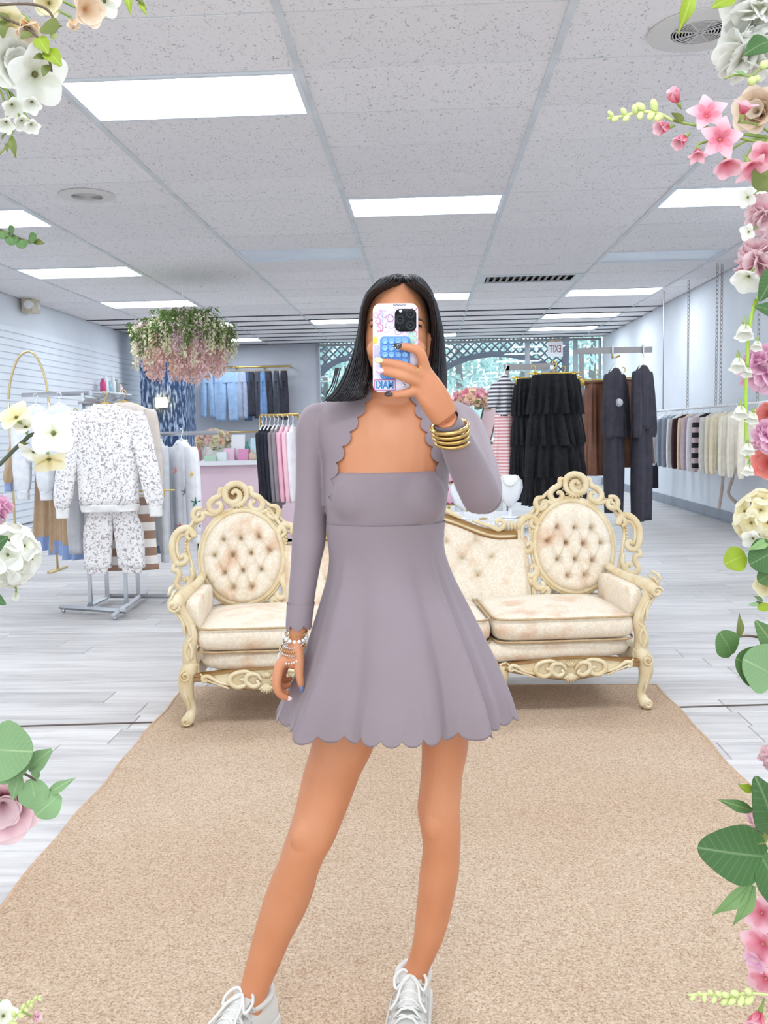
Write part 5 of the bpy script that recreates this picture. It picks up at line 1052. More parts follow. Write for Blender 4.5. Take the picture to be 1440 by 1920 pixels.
# head
HC = P3(743, 612, 2.035)
body.ball(HC, (.073, .093, .105), 28, 20)
body.ball(P3(743, 640, 1.995), (.067, .068, .098), 24, 18)
body.ball(P3(743, 692, 1.985), (.05, .05, .05), 20, 14)      # jaw
body.ball(P3(743, 722, 1.955), (.024, .024, .02), 14, 10)     # chin
body.ball(P3(710, 655, 1.952), (.026, .022, .024), 14, 10); body.ball(P3(776, 655, 1.952), (.026, .022, .024), 14, 10)   # cheeks
body.tube([P3(743, 612, 1.930), P3(743, 640, 1.918), P3(743, 654, 1.908), P3(743, 662, 1.916)], [.007, .010, .014, .011], 12)
for s in (-1, 1):
    body.ball(P3(743+s*11, 660, 1.922), (.008, .010, .007), 10, 8)
    body.tube([P3(743+s*10, 604, 1.934), P3(743+s*30, 598, 1.938), P3(743+s*48, 606, 1.955)], [.008, .009, .006], 10)      # brow ridge
    ec = P3(743+(61 if s > 0 else -52), 652, 2.02); body.ball(ec, (.012, .02, .032), 14, 10)                                         # ear
    body.tube([ec+Vector((s*.012, -.012, -.022)), ec+Vector((s*.016, .006, -.012)), ec+Vector((s*.017, .012, .01)), ec+Vector((s*.013, -.004, .027)), ec+Vector((s*.008, -.016, .014))], .0055, 8)
body.tube([P3(727, 688, 1.935), P3(743, 684, 1.924), P3(759, 688, 1.935)], [.004, .0075, .004], 10); body.tube([P3(729, 693, 1.935), P3(743, 696, 1.924), P3(757, 693, 1.935)], [.004, .0085, .004], 10)
# hand holding the phone
W_ = (836, 786, 1.696)
FING = {'i': [(799, 697, 1.672, .0115), (787, 661, 1.656, .0095), (764, 651, 1.654, .0082), (746, 650, 1.657, .0064)],
        'm': [(792, 708, 1.670, .0115), (764, 690, 1.653, .0096), (733, 681, 1.654, .0083), (711, 677, 1.658, .0064)],
        'r': [(788, 721, 1.670, .011), (759, 707, 1.653, .0092), (731, 699, 1.654, .008), (713, 696, 1.658, .0062)],
        'p': [(784, 735, 1.672, .0105), (760, 738, 1.662, .0085), (744, 740, 1.664, .0074), (730, 740, 1.668, .0058)]}
wr_ = {'i': (842, 776), 'm': (838, 780), 'r': (833, 785), 'p': (827, 788)}
for k, t in FING.items():
    w = wr_[k]; arm_tube(body, [(w[0], w[1], 1.694, .017), ((w[0]+t[0][0])/2+2, (w[1]+t[0][1])/2, 1.682, .0165)]+t[:1], n=12, k=5)
    arm_tube(body, [((w[0]+t[0][0])/2, (w[1]+t[0][1])/2, 1.682, .012)]+t, n=12, k=6)
arm_tube(body, [(834, 778, 1.70, .016), (815, 742, 1.708, .0145), (800, 705, 1.706, .0115), (790, 680, 1.700, .0095), (777, 664, 1.696, .0075)], n=12)   # thumb, on the screen side
arm_tube(body, [(826, 760, 1.69, .019), (806, 728, 1.682, .018)], n=12)
# hand at her side, pinching the hem
LW = (553, 1215)
LF = [[(524, 1250, 1.958, .0125), (519, 1284, 1.946, .0105), (526, 1302, 1.946, .009), (542, 1310, 1.949, .0068)],
      [(527, 1252, 1.977, .0115), (520, 1283, 1.972, .0095), (530, 1298, 1.974, .008), (543, 1300, 1.978, .006)],
      [(530, 1250, 1.995, .011), (524, 1278, 1.994, .009), (534, 1287, 1.994, .008), (546, 1280, 1.992, .006)],
      [(536, 1246, 2.012, .010), (530, 1268, 2.012, .0085), (538, 1276, 2.01, .007), (547, 1270, 2.006, .0055)]]
for t in LF:
    arm_tube(body, [(553, 1212, 1.992, .015), ((553+t[0][0])/2, 1233, (1.992+t[0][2])/2, .0155), t[0]], n=12, k=5); arm_tube(body, [(540, 1236, t[0][2]+.003, .012)]+t, n=12)
arm_tube(body, [(556, 1206, 1.985, .015), (560, 1232, 1.966, .0135), (561, 1262, 1.952, .0105), (564, 1280, 1.947, .0085), (566, 1291, 1.947, .006)], n=12)
arm_tube(body, [(547, 1226, 1.98, .020), (541, 1244, 1.968, .019)], n=12); body.ball(P3(549, 1243, 1.968), (.016, .012, .014), 12, 8)
body_o = put('body', remesh(body, 'body', M_SKIN, .0026, 7, .5), person)
# nails
def nail(p, q, col, name, hand=body_o):
    a, b = P3(*p), P3(*q); d = (b-a).normalized(); up = Vector((0, -1, .25)); up = (up-d*up.dot(d)).normalized(); sd = d.cross(up); R3 = Matrix((d, sd, up)).transposed()
    o = put('fingernail', MB().ball(a+up*.0046, (.0085, .0056, .0028), 12, 8, R3).mesh('fingernail', mat(name, col, .2, coat=.5)), hand); return o
nail((746, 650, 1.655), (736, 650, 1.656), (38, 36, 42), 'nail_black'); nail((711, 677, 1.656), (701, 675, 1.658), (246, 226, 170), 'nail_yellow'); nail((713, 696, 1.656), (703, 694, 1.658), (238, 196, 216), 'nail_pink')
for dx, dz in ((-.004, .002), (.003, .0025), (-.001, -.002), (.004, -.0015)): put('nail_dot', MB().ball(P3(742, 650, 1.648)+Vector((dx, .0, dz)), (.0012, .0012, .0009), 6, 5).mesh('nail_dot', mat('nail_white', (244, 244, 244), .4)), body_o)
nail((730, 740, 1.664), (720, 740, 1.668), (60, 40, 40), 'nail_dark'); nail((566, 1291, 1.945), (568, 1301, 1.945), (108, 112, 150), 'nail_blue'); nail((541, 1309, 1.95), (552, 1312, 1.951), (244, 214, 204), 'nail_nude')
# eyes, brows, lips
for s in (-1, 1):
    e_ = P3(743+s*32, 614, 1.9605); eb = put('eye', MB().ball(e_, (.0125, .0125, .0115), 16, 12).mesh('eye', mat('eye_white', (240, 236, 232), .2)), body_o)
    put('iris', MB().ball(e_+Vector((0, -.0078, -.0005)), (.0066, .0055, .0066), 12, 8).mesh('iris', mat('iris_brown', (62, 40, 28), .15)), eb)
    put('eyelid', MB().tube([P3(743+s*16, 617, 1.947), P3(743+s*24, 607, 1.943), P3(743+s*34, 605, 1.943), P3(743+s*48, 613, 1.953)], [.0018, .0028, .0028, .0014], 8).mesh('eyelid', mat('lash_black', (36, 26, 24), .5)), eb)
    put('eyebrow', MB().tube([P3(743+s*14, 601, 1.927), P3(743+s*28, 595, 1.928), P3(743+s*46, 600, 1.945), P3(743+s*52, 606, 1.956)], [.002, .0034, .003, .001], 8, flat=.6).mesh('eyebrow', mat('brow_brown', (92, 62, 50), .8)), body_o)
put('lips', MB().tube([P3(728, 689, 1.931), P3(736, 686, 1.921), P3(743, 688, 1.918), P3(750, 686, 1.921), P3(758, 689, 1.931)], [.001, .004, .0045, .004, .001], 8).tube([P3(729, 691, 1.931), P3(743, 695, 1.917), P3(757, 691, 1.931)], [.001, .0055, .001], 8).mesh('lips', mat('lip_rose', (190, 104, 96), .4)), body_o)
# ---------------------------------------------------------------- hair
hair = MB()
HL = [(517, 738, 762, 2.03, .03), (528, 713, 760, 2.03, .075), (540, 699, 757, 2.033, .092), (550, 692, 736, 2.035, .097), (560, 687, 713, 2.037, .099), (574, 682, 700, 2.04, .099), (595, 677, 692, 2.043, .095), (620, 674, 691, 2.045, .088), (660, 663, 695, 2.04, .07), (692, 650, 698, 2.02, .05), (720, 636, 692, 1.998, .034), (738, 622, 688, 1.975, .022), (747, 612, 680, 1.966, .012), (753, 608, 660, 1.964, .006)]
HRt = [(517, 755, 778, 2.03, .03), (528, 757, 793, 2.03, .075), (540, 759, 803, 2.033, .092), (550, 779, 809, 2.035, .097), (560, 794, 813, 2.037, .099), (576, 803, 819, 2.04, .099), (598, 806, 825, 2.043, .093), (624, 808, 831, 2.045, .085), (670, 802, 835, 2.05, .07), (707, 794, 837, 2.05, .055), (742, 792, 836, 2.045, .042), (800, 800, 838, 2.05, .034), (850, 806, 836, 2.055, .02)]
hl, hr_ = rows(HL, n=32, k=5), rows(HRt, n=32, k=5)
hair.loft(hl); hair.loft(hr_)
hair.ball(P3(744, 612, 2.07), (.088, .082, .108), 26, 18)
hair.loft(rows([(600, 672, 826, 2.08, .07), (680, 662, 832, 2.09, .055), (740, 650, 836, 2.10, .04), (800, 655, 838, 2.125, .03), (870, 670, 830, 2.13, .022), (930, 690, 815, 2.135, .012)], n=30))
def hair_mat():
    m = bpy.data.materials.new('black_hair'); m.use_nodes = True; nt = m.node_tree; b = nt.nodes['Principled BSDF']; L = nt.links.new
    tc = nd(nt, 'ShaderNodeTexCoord'); mp = nd(nt, 'ShaderNodeMapping'); mp.inputs['Scale'].default_value = (1, 1, .045); L(tc.outputs['Object'], mp.inputs['Vector'])
    n = nd(nt, 'ShaderNodeTexNoise', Scale=260, Detail=3); L(mp.outputs[0], n.inputs['Vector'])
    r = nd(nt, 'ShaderNodeValToRGB'); r.color_ramp.elements[0].color = lin((9, 8, 11)); r.color_ramp.elements[1].color = lin((34, 30, 36)); L(n.outputs['Fac'], r.inputs['Fac']); L(r.outputs[0], b.inputs['Base Color'])
    b.inputs['Roughness'].default_value = .3; bp = nd(nt, 'ShaderNodeBump', Strength=.5, Distance=.004); L(n.outputs['Fac'], bp.inputs['Height']); L(bp.outputs[0], b.inputs['Normal']); return m
M_HAIR = hair_mat()
hair_o = put('hair', remesh(hair, 'hair', M_HAIR, .004, 5, .5), person)
rh = random.Random(9); strands = MB()
for src, N_ in ((hl, 70), (hr_, 60)):
    for i in range(N_):
        a = rh.uniform(0, 32); j = int(a); f = a-j; g = rh.uniform(1.0, 1.03); s0 = rh.randint(0, 6); s1 = len(src)-1-rh.randint(0, 4); pts = []
        for q in range(s0, s1+1, 2):
            c = sum((Vector(v) for v in src[q]), Vector())/32; p = src[q][j].lerp(src[q][(j+1) % 32], f); pts.append(c+(p-c)*g)
        strands.tube(pts, [.0006]+[.0016]*(len(pts)-2)+[.0005], 4)
for i in range(26):   # loose ends at her shoulder
    px = rh.uniform(612, 690); pts = [P3(px+rh.uniform(8, 22), 690, 2.0), P3(px+rh.uniform(2, 8), 722, 1.985), P3(px-rh.uniform(0, 9), 744+rh.uniform(-4, 6), 1.972)]; strands.tube(pts, [.002, .0016, .0004], 4)
put('strands', strands.mesh('strands', M_HAIR), hair_o)
# ---------------------------------------------------------------- dress
def tz(tab, y0, y1): return [r for r in tab if y0 <= r[0] <= y1]
bod = MB(); bt = [(1010, 617, 832, 2.05, .098)]+[(py, l-2, r+2, Y, d) for py, l, r, Y, d in TORSO if 870 < py < 1000]+[(881, 612, 838, 2.052, .101)]
bod.loft(rows(bt, .005, 36)); 
for px in (676, 783): bod.ball(P3(px, 934, 1.992), (.064, .052, .066), 18, 14)
topcut = MB().box(P3(725, 600, 2.0), (.8, .8, .01))
z_top = P3(725, 884, 1.945).z
dress = put('dress', remesh(bod, 'dress', M_DRESS, .0045, 26, .5, cut=[MB().box((P3(725, 800, 2).x, 2.0, z_top+.2), (.8, .8, .4))]), person)
shr = MB(); st_ = [(py, l-1, r+1, Y, d) for py, l, r, Y, d in TORSO if py < 960]
shr.loft(rows([(990, 625, 822, 2.052, .085), (962, 619, 829, 2.052, .096)]+[r for r in st_ if r[0] < 945], .007, 40)); shr.loft(rows([r for r in LARM if r[0] < 1175], .005, 24)); arm_tube(shr, RUP, .006); arm_tube(shr, RFO[:5], .006); shr.loft(rows([(745, 688, 786, 2.062, .057), (722, 690, 783, 2.055, .054)], .006, 30))
def scallop(pts, side, amp=.32, k=7):
    """rounded lobes between successive notch points, bulging to the given side"""
    out = []
    for a, b in zip(pts[:-1], pts[1:]):
        a, b = np.array(a, float), np.array(b, float); d = b-a; L_ = np.linalg.norm(d); n = np.array((-d[1], d[0]))/L_*side
        for i in range(k): t = i/k; out.append(tuple(a+d*t+n*L_*amp*math.sin(PI*t)**.75))
    out.append(tuple(pts[-1])); return out
LS = scallop([(694, 690), (690, 723), (680, 754), (666, 781), (653, 809), (639, 837), (627, 868), (615, 900), (611, 935), (609, 985)], -1, .30)
RS_ = scallop([(778, 720), (781, 758), (792, 784), (802, 810), (813, 838), (824, 868), (832, 900), (835, 935), (838, 985)], 1, .30)
poly = [P3(p[0], p[1], 1.95) for p in LS]+[P3(p[0], p[1], 1.95) for p in RS_[::-1]]
cut = MB().prism([(p.x, p.z) for p in poly], 1.70, 2.052)
# scalloped cuff of the hanging sleeve
sleeves = put('shrug_sleeves', remesh(shr, 'shrug_sleeves', M_DRESS, .0036, 8, .5, cut=[cut]), dress)
cuff = MB(); cr_ = rows([(1130, 543, 585, 2.022, .0245), (1150, 542, 582, 2.015, .0235), (1166, 541, 580, 2.008, .0205), (1173, 541, 579, 2.006, .0195)], .0062, 60, k=3)
lowest = [Vector(p) for p in cr_[-1]]
for i, p in enumerate(lowest): p.z -= .011*abs(math.sin(i/60*PI*6))**.7-.004
cuff.loft(cr_[:-1]+[lowest], cap=False); put('cuff', cuff.mesh('cuff', M_DRESS), sleeves)
cw = MB(); a_, b_ = P3(845, 803, 1.712), P3(837, 787, 1.698); dd = (b_-a_).normalized(); u_ = dd.orthogonal().normalized(); v_ = dd.cross(u_)
cw.loft([[a_+dd*t+(u_*math.cos(q*PI/30)+v_*math.sin(q*PI/30))*(.0272-t*.14)+dd*(t > .01)*.007*abs(math.sin(q*PI/20)) for q in range(60)] for t in (-.02, -.008, .006, .02)], cap=False); put('cuff', cw.mesh('cuff', M_DRESS), sleeves)
# skirt
SK = [(978, 612, 835, 2.05, .109), (1000, 613, 833, 2.05, .108), (1025, 616, 833, 2.05, .108), (1050, 617, 838, 2.05, .11), (1080, 613, 849, 2.05, .118), (1110, 605, 863, 2.048, .13), (1150, 593, 883, 2.045, .146), (1200, 577, 907, 2.04, .162), (1250, 558, 930, 2.035, .176), (1300, 535, 950, 2.03, .188), (1346, 519, 963, 2.03, .197)]
NS, sp = 408, smoothpts(SK, 7)
FOLD = [(-2.28, .13, .034), (-1.95, .14, -.018), (-1.06, .11, -.024), (-.80, .09, .026), (-.62, .08, -.016), (-1.45, .3, .006), (-2.75, .15, -.016), (-.40, .12, -.012), (2.4, .2, .02), (1.9, .2, -.02), (1.3, .2, .02), (.8, .2, -.016), (-.1, .1, .01)]
_arc = [0]
for k in range(NS): th0, th1 = -PI+2*PI*k/NS, -PI+2*PI*(k+1)/NS; _arc.append(_arc[-1]+math.hypot(.265*(math.cos(th1)-math.cos(th0)), .2*(math.sin(th1)-math.sin(th0))))
ARC = [a/_arc[-1] for a in _arc]
def skirt_ring(i, row, inner=0.):
    py, l, r, Y, d = row; A, B = at_y(l, py, Y), at_y(r, py, Y); c = (A+B)/2; a = (B-A).length/2-inner; b = d-inner; t = i/(len(sp)-1); out = []
    for k in range(NS):
        th = -PI+2*PI*k/NS; f = 0
        for a0, w, h in FOLD:
            dl = (th-a0+PI) % (2*PI)-PI; f += h*math.exp(-(dl/w)**2)
        f *= max(0, t-.18)**1.25*1.5
        x, y = (a+f)*math.cos(th), (b+f*.9)*math.sin(th); z = 0
        if t > .86:
            u = (ARC[k]*34) % 1*2-1; z = .021*(1-math.sqrt(max(0, 1-u*u)))*((t-.86)/.14)
        out.append(Vector((c.x+x, c.y+y, c.z+z)))
    return out
sk = MB(); outer = [skirt_ring(i, r) for i, r in enumerate(sp)]; inn = [skirt_ring(i, r, .0022) for i, r in enumerate(sp)]
sk.loft(outer+inn[::-1], cap=False); skirt = put('skirt', sk.mesh('skirt', M_DRESS), dress)
put('waist_seam', MB().tube(ring((P3(723, 984, 2.05)), .1285, .1065, 60), .0022, 6, closed=True).mesh('waist_seam', M_DRESS), dress)
# ---------------------------------------------------------------- sneakers
M_LEA = mat('white_leather', (218, 215, 210), .5, (208, 205, 199), 9, bump=.08, bscale=160); M_RUB = mat('white_rubber', (212, 209, 204), .6, (222, 219, 214), 14); M_LACE = mat('white_lace', (230, 228, 223), .8, bump=.3, bscale=400)
def sneaker(ankle, ang, label):
    """ankle: floor point below the ankle; ang: toe direction from -Y towards -X"""
    base = Vector((ankle[0], ankle[1], .013)); Rz = Matrix.Rotation(ang, 3, 'Z'); root = bpy.data.objects.new('sneaker', None); COL.objects.link(root); root.parent = person; root.location = base-wloc(person); root['label'] = label
    def T(x, y, z): return Rz @ Vector((x, -y, z))          # y runs to the toe
    prof = [(-.072, .022, .0, .070), (-.066, .032, .0, .088), (-.045, .037, 0, .09), (-.01, .038, 0, .085), (.03, .040, 0, .079), (.07, .044, 0, .066), (.11, .047, 0, .055), (.15, .045, 0, .046), (.178, .036, 0, .037), (.192, .018, 0, .028)]
    up = MB(); R = []
    for y, w, x0, h in smoothpts(prof, 4):
        r = []
        for k in range(24):
            t = PI*k/23; c, s = math.cos(t), math.sin(t); r.append(T(x0+w*math.copysign(abs(c)**.75, c), y, .022+(h-.022)*s**.7))
        r += [T(x0-w*.9+w*1.8*q/5, y, .018) for q in range(6)]; R.append(r)
    up.loft(R); up.build('upper', M_LEA, root, local=True)
    so_ = MB(); outl = [(y, w) for y, w, _, _ in smoothpts(prof, 4)]; pts = [(w+.005, y) for y, w in outl]+[(-w-.005, y) for y, w in outl[::-1]]
    so_.loft([[T(x*f, y*f, z) for x, y in pts] for z, f in ((0, .985), (.004, 1), (.024, 1.0), (.028, .985))]); so_.build('sole', M_RUB, root, local=True, ang=40)
    col_ = MB(); col_.tube([T(.036*math.cos(t), -.022+.042*math.sin(t), .088+.008*(-math.sin(t))) for t in [2*PI*k/28 for k in range(28)]], .008, 8, closed=True); col_.build('collar', M_LEA, root, local=True)
    tg = MB(); tg.grid(lambda u, v: T((.026-.006*u)*(2*v-1), .005+.075*u, .112-.038*u+.006*(1-(2*v-1)**2)), 8, 8); tg.grid(lambda u, v: T((.026-.006*u)*(2*v-1), .008+.075*u, .105-.038*u+.004*(1-(2*v-1)**2)), 8, 8); tg.build('tongue', M_LEA, root, local=True)
    for k in range(5):
        y = .022+.018*k; z = .098-.0085*k
        for s in (-1, 1):
            MB().tube([T(s*.031, y-.006, z-.01), T(s*.012, y+.004, z+.006), T(-s*.014, y+.012, z+.004), T(-s*.031, y+.016, z-.014)], .0038, 8, flat=.55, up=(0, 0, 1)).build('lace', M_LACE, root, local=True)
    for s in (-1, 1):
        lp = [T(0, .016, .112), T(s*.02, .01, .118), T(s*.036, .028, .108), T(s*.03, .048, .096), T(s*.012, .03, .110), T(0, .018, .114)]
        MB().tube([Vector(p) for p in smoothpts(lp, 5)], .0034, 7).build('lace_bow', M_LACE, root, local=True)
        MB().tube([Vector(p) for p in smoothpts([T(0, .018, .112), T(s*.018, .045, .104), T(s*.026, .075, .088), T(s*.04, .085, .07)], 5)], .003, 7).build('lace_end', M_LACE, root, local=True)
        pn = MB()
        for k in range(6): pn.ball(T(s*(.034+.0012*k), .02+.017*k, .086-.008*k), .0032, 7, 5)
        pn.build('eyelets', mat('eyelet', (206, 204, 202), .5), root, local=True)
        ov = MB(); ov.tube([T(s*(.040), .035, .072), T(s*.046, .075, .052), T(s*.049, .11, .036)], [.002, .003, .002], 6); ov.build('side_panel_seam', mat('seam_grey', (206, 202, 196), .7), root, local=True)
    return root
ra = at_y(773, 1840, 2.09*KP); sneaker((ra.x, 2.085*KP), -.1, 'white lace-up sneaker on the foot at right')
la = at_y(466, 1900, 2.0*KP); sneaker((la.x, 2.0*KP), -.5, 'white lace-up sneaker on the foot at left')
# ---------------------------------------------------------------- phone
pc = P3(741.5, 653, 1.676*KP); ph = thing('phone', 'phone in a white patterned case with a blue suction pad, held up', 'phone', pc)
pw, phh, pt = .0822, .1595, .012
def rrect(w, h, r, n=8):
    out = []
    for cx2, cz2, a0 in ((w/2-r, h/2-r, 0), (-w/2+r, h/2-r, PI/2), (-w/2+r, -h/2+r, PI), (w/2-r, -h/2+r, 1.5*PI)):
        out += [(cx2+r*math.cos(a0+PI/2*i/n), cz2+r*math.sin(a0+PI/2*i/n)) for i in range(n+1)]
    return out
def slab(mb, w, h, r, y0, y1, c=(0, 0), bev=.0012):
    f = lambda q, y: [Vector((c[0]+x*q[0], y, c[1]+z*q[1])) for x, z in rrect(w, h, r)]
    kx, kz = 1-2*bev/w, 1-2*bev/h; mb.loft([f((kx, kz), y1), f((1, 1), y1-bev*(1 if y1 > y0 else -1)), f((1, 1), y0+bev*(1 if y1 > y0 else -1)), f((kx, kz), y0)]); return mb
tilt = Matrix.Rotation(math.radians(1.1), 4, 'Y')
ph.matrix_world = Matrix.Translation(pc) @ tilt @ Matrix.Scale(KP, 4)
slab(MB(), pw, phh, .0135, -pt/2, pt/2).build('case', mat('case_white', (240, 232, 244), .3, (230, 222, 240), 30, coat=.3), ph, local=True, ang=50)
slab(MB(), pw-.006, phh-.006, .011, pt/2-.001, pt/2+.0012, bev=.0004).build('screen', mat('screen_black', (12, 12, 14), .08), ph, local=True, ang=50)
yb = -pt/2
cmx, cmz = .0185, .0495
cm = slab(MB(), .039, .0405, .010, yb-.0035, yb+.001, (cmx, cmz)).build('camera_bump', mat('camera_glass', (9, 9, 12), .3, spec=.2), ph, local=True, ang=50)
for x, z in ((.0275, .0600), (.0085, .0500), (.0275, .0395)):
    ln = MB().lathe([(0, .0), (.0075, 0), (.0082, -.001), (.0082, -.0035), (.007, -.0038), (.0062, -.0018), (0, -.0015)], n=28).build('lens', mat('lens_ring', (46, 46, 54), .4, spec=.3), cm, local=True, ang=35); ln.matrix_local = Matrix.Translation((x, yb-.0025, z)) @ Matrix.Rotation(-PI/2, 4, 'X')
    g_ = MB().lathe([(0, .0), (.0055, 0), (.004, -.0012), (0, -.0016)], n=20).build('lens_glass', mat('lens_glass', (8, 8, 12), .03), cm, local=True); g_.matrix_local = Matrix.Translation((x, yb-.0042, z)) @ Matrix.Rotation(PI/2, 4, 'X')
MB().ball((.0095, yb-.0036, .0655), (.0028, .0008, .0028), 14, 8).build('flash', mat('flash_white', (236, 232, 226), .3), cm, local=True)
MB().ball((.0075, yb-.0036, .0345), (.0022, .0007, .0022), 12, 8).build('sensor', mat('lens_glass', (0, 0, 0)), cm, local=True)
# doodles printed on the case: raised ink lines and blots
rp = random.Random(3); inks = [('ink_rose', (226, 158, 198)), ('ink_lilac', (212, 182, 222)), ('ink_pink', (240, 200, 222)), ('ink_magenta', (214, 118, 168))]
def curl(x, z, r, col, turns=1.3, a0=0, w=.0010, y=None): 
    pts = [(x+r*(.35+.65*i/18)*math.cos(a0+turns*2*PI*i/18)*1.0, yb-.0002, z+r*(.35+.65*i/18)*math.sin(a0+turns*2*PI*i/18)) for i in range(19)]
    return MB().tube(pts, w, 5, flat=.3, up=(0, 1, 0)).build('doodle', mat(*col, .5), ph, local=True)
for x, z, r, k, tn, a0 in [(-.020, .063, .010, 1, .9, .5), (-.010, .052, .009, 0, 1.2, 2), (-.008, .040, .010, 1, 1.1, 3), (-.002, .062, .008, 2, .8, 1), (-.033, .048, .006, 0, .9, 2), (-.030, .034, .010, 3, .6, 4), (-.018, .034, .007, 2, 1, 0), (.004, .030, .009, 1, 1.2, 1), (.016, .026, .006, 2, .9, 2), (.034, .024, .007, 3, .8, 3.4), (.036, .010, .007, 0, .9, 2), (-.035, .060, .006, 1, .8, 0), (.033, .070, .005, 3, .7, 2), (-.034, -.005, .007, 1, .8, 1), (.0, .074, .005, 2, .9, .3)]:
    curl(x, z, r, inks[k], tn, a0)
MB().tube([(-.029+.003*math.sin(i*.9), yb-.0002, .068-.0022*i) for i in range(18)], .0014, 5, flat=.3, up=(0, 1, 0)).build('doodle', mat(*inks[0], .5), ph, local=True)
slab(MB(), .0075, .0125, .003, yb-.0004, yb, (-.037, .0142), bev=.0001).build('yellow_blot', mat('ink_yellow', (244, 214, 80), .5), ph, local=True)
slab(MB(), .016, .020, .005, yb-.0004, yb, (.031, .018), bev=.0001).build('mint_blot', mat('ink_mint', (178, 214, 196), .5), ph, local=True)
slab(MB(), .0095, .026, .003, yb-.0004, yb, (-.034, -.008), bev=.0001).build('lilac_blot', mat('ink_blue', (196, 190, 232), .5), ph, local=True)
for k in range(7): MB().tube([(-.0245, yb-.0003, .0655-.0032*k), (-.022, yb-.0003, .0648-.0032*k), (-.0238, yb-.0003, .0638-.0032*k), (-.0215, yb-.0003, .0642-.0032*k)], .0005, 5).build('script_mark', mat('ink_teal', (130, 196, 206), .5), ph, local=True)
MB().tube([(-.004+.0018*i, yb-.0003, .0768+.0008*math.sin(i*2.1)) for i in range(14)], .0006, 5).build('script_line', mat('ink_dark', (60, 90, 110), .5), ph, local=True)
# suction pad with cups
pad = slab(MB(), .054, .0765, .007, yb-.0045, yb, (-.0005, -.0180)).build('suction_pad', mat('blue_silicone', (92, 150, 222), .4, (84, 140, 214), 20), ph, local=True, ang=50)
cup_me = MB().lathe([(.0050, 0), (.0056, .001), (.0050, .0028), (.0040, .0030), (.0032, .0012), (0, .0008)], n=20).mesh('suction_cup', mat('blue_cup', (150, 198, 248), .35))
for i in range(4):
    for j in range(6): inst('suction_cup', cup_me, pad, (-.0185+.012*i, yb-.0042, .0115-.0121*j), (PI/2, 0, 0))
# name patch at the foot of the case, mirrored
fr_ = MB().tube([(-.0190+x, yb-.0004, -.0665+z) for x, z in rrect(.0375, .0185, .001, 2)], .0009, 5, closed=True).build('patch_frame', mat('ink_magenta', (0, 0, 0)), ph, local=True)
slab(MB(), .037, .018, .001, yb-.0006, yb-.0001, (-.0190, -.0665), bev=.0001).build('name_patch', mat('patch_pale', (214, 232, 246), .5), ph, local=True)
text('patch_lettering', 'MAKI', wloc(ph)+Vector((-.019, yb-.0008, -.0668)), .0135, mat('ink_blue_letter', (70, 130, 196), .5), ph, True, depth=.0003, width=.032, fat=.0007)
MB().tube([(.012, yb-.0003, -.062), (.018, yb-.0003, -.066), (.02, yb-.0003, -.071), (.015, yb-.0003, -.069)], .0006, 5).build('script_line', mat('ink_dark', (0, 0, 0)), ph, local=True)
# ---------------------------------------------------------------- bracelets
M_GOLD = mat('polished_gold', (214, 178, 112), .22, metal=1); M_PEARL = mat('pearl', (240, 236, 232), .25, coat=.5); M_SILV = mat('silver_bead', (214, 214, 218), .25, metal=.8)
wc, wd = P3(848, 806, 1.714), (P3(836, 784, 1.696)-P3(850, 815, 1.722)).normalized()
NTH = ['uppermost', 'second', 'third', 'lowest']
for k in range(4):
    c = P3(843+1.5*k, 800+9.0*k, 1.708+.006*k); d = Vector((-.12+.03*k, -.42, 1)).normalized(); u_ = d.cross(Vector((0, 1, 0))).normalized(); v_ = d.cross(u_); r = .0335-.0006*k
    tag(MB().tube([c+(u_*math.cos(a*PI/24)+v_*math.sin(a*PI/24))*r for a in range(48)], .0042, 10, closed=True).at_k().build('bangle', M_GOLD, loc=TK @ c), '%s gold bangle on the wrist of the raised arm' % NTH[k], 'bracelet', 'gold bangles')
specs = [(1185, 26, .0018, M_GOLD, 'thin gold bead bracelet nearest the cuff on the lowered wrist'), (1192, 25, .0046, M_PEARL, 'large white pearl bracelet on the lowered wrist'), (1201, 27, .0024, M_SILV, 'silver bead bracelet below the large pearls'),
         (1211, 26, .0022, M_GOLD, 'gold bead bracelet slanting across the lowered wrist'), (1218, 27, .0020, M_SILV, 'small silver bead bracelet above the lowest one'), (1226, 27, .0024, M_PEARL, 'lowest small pearl bracelet by the lowered hand')]
for k, (py, hw, br, m, lab) in enumerate(specs):
    c = P3(555-.22*(py-1185), py, 1.998-.0005*(py-1185)); d = Vector((.15*math.sin(k*2.1), -.38+.16*math.cos(k*1.7), 1)).normalized(); u_ = d.cross(Vector((0, 1, 0))).normalized(); v_ = d.cross(u_)
    rx_, ry_ = .0245+.0007*k, .0225+.0022*k; n_ = int(2*PI*.0235/(2.05*br)); bm = MB()
    for i in range(n_): a = 2*PI*i/n_; bm.ball(c+u_*math.cos(a)*rx_+v_*math.sin(a)*ry_, br, 8, 6)
    tag(bm.at_k().build('bead_bracelet', m, loc=TK @ c), lab, 'bracelet', 'bead bracelets')
rc = P3(777, 695, 1.661); d = (P3(764, 690, 1.653)-P3(792, 708, 1.670)).normalized(); u_ = d.cross(Vector((0, 1, 0))).normalized(); v_ = d.cross(u_)
tag(MB().tube([rc+(u_*math.cos(a*PI/14)+v_*math.sin(a*PI/14))*.0108 for a in range(28)], .0011, 6, closed=True).at_k().build('finger_ring', M_GOLD, loc=TK @ rc), 'thin gold ring on the hand holding the phone', 'ring')
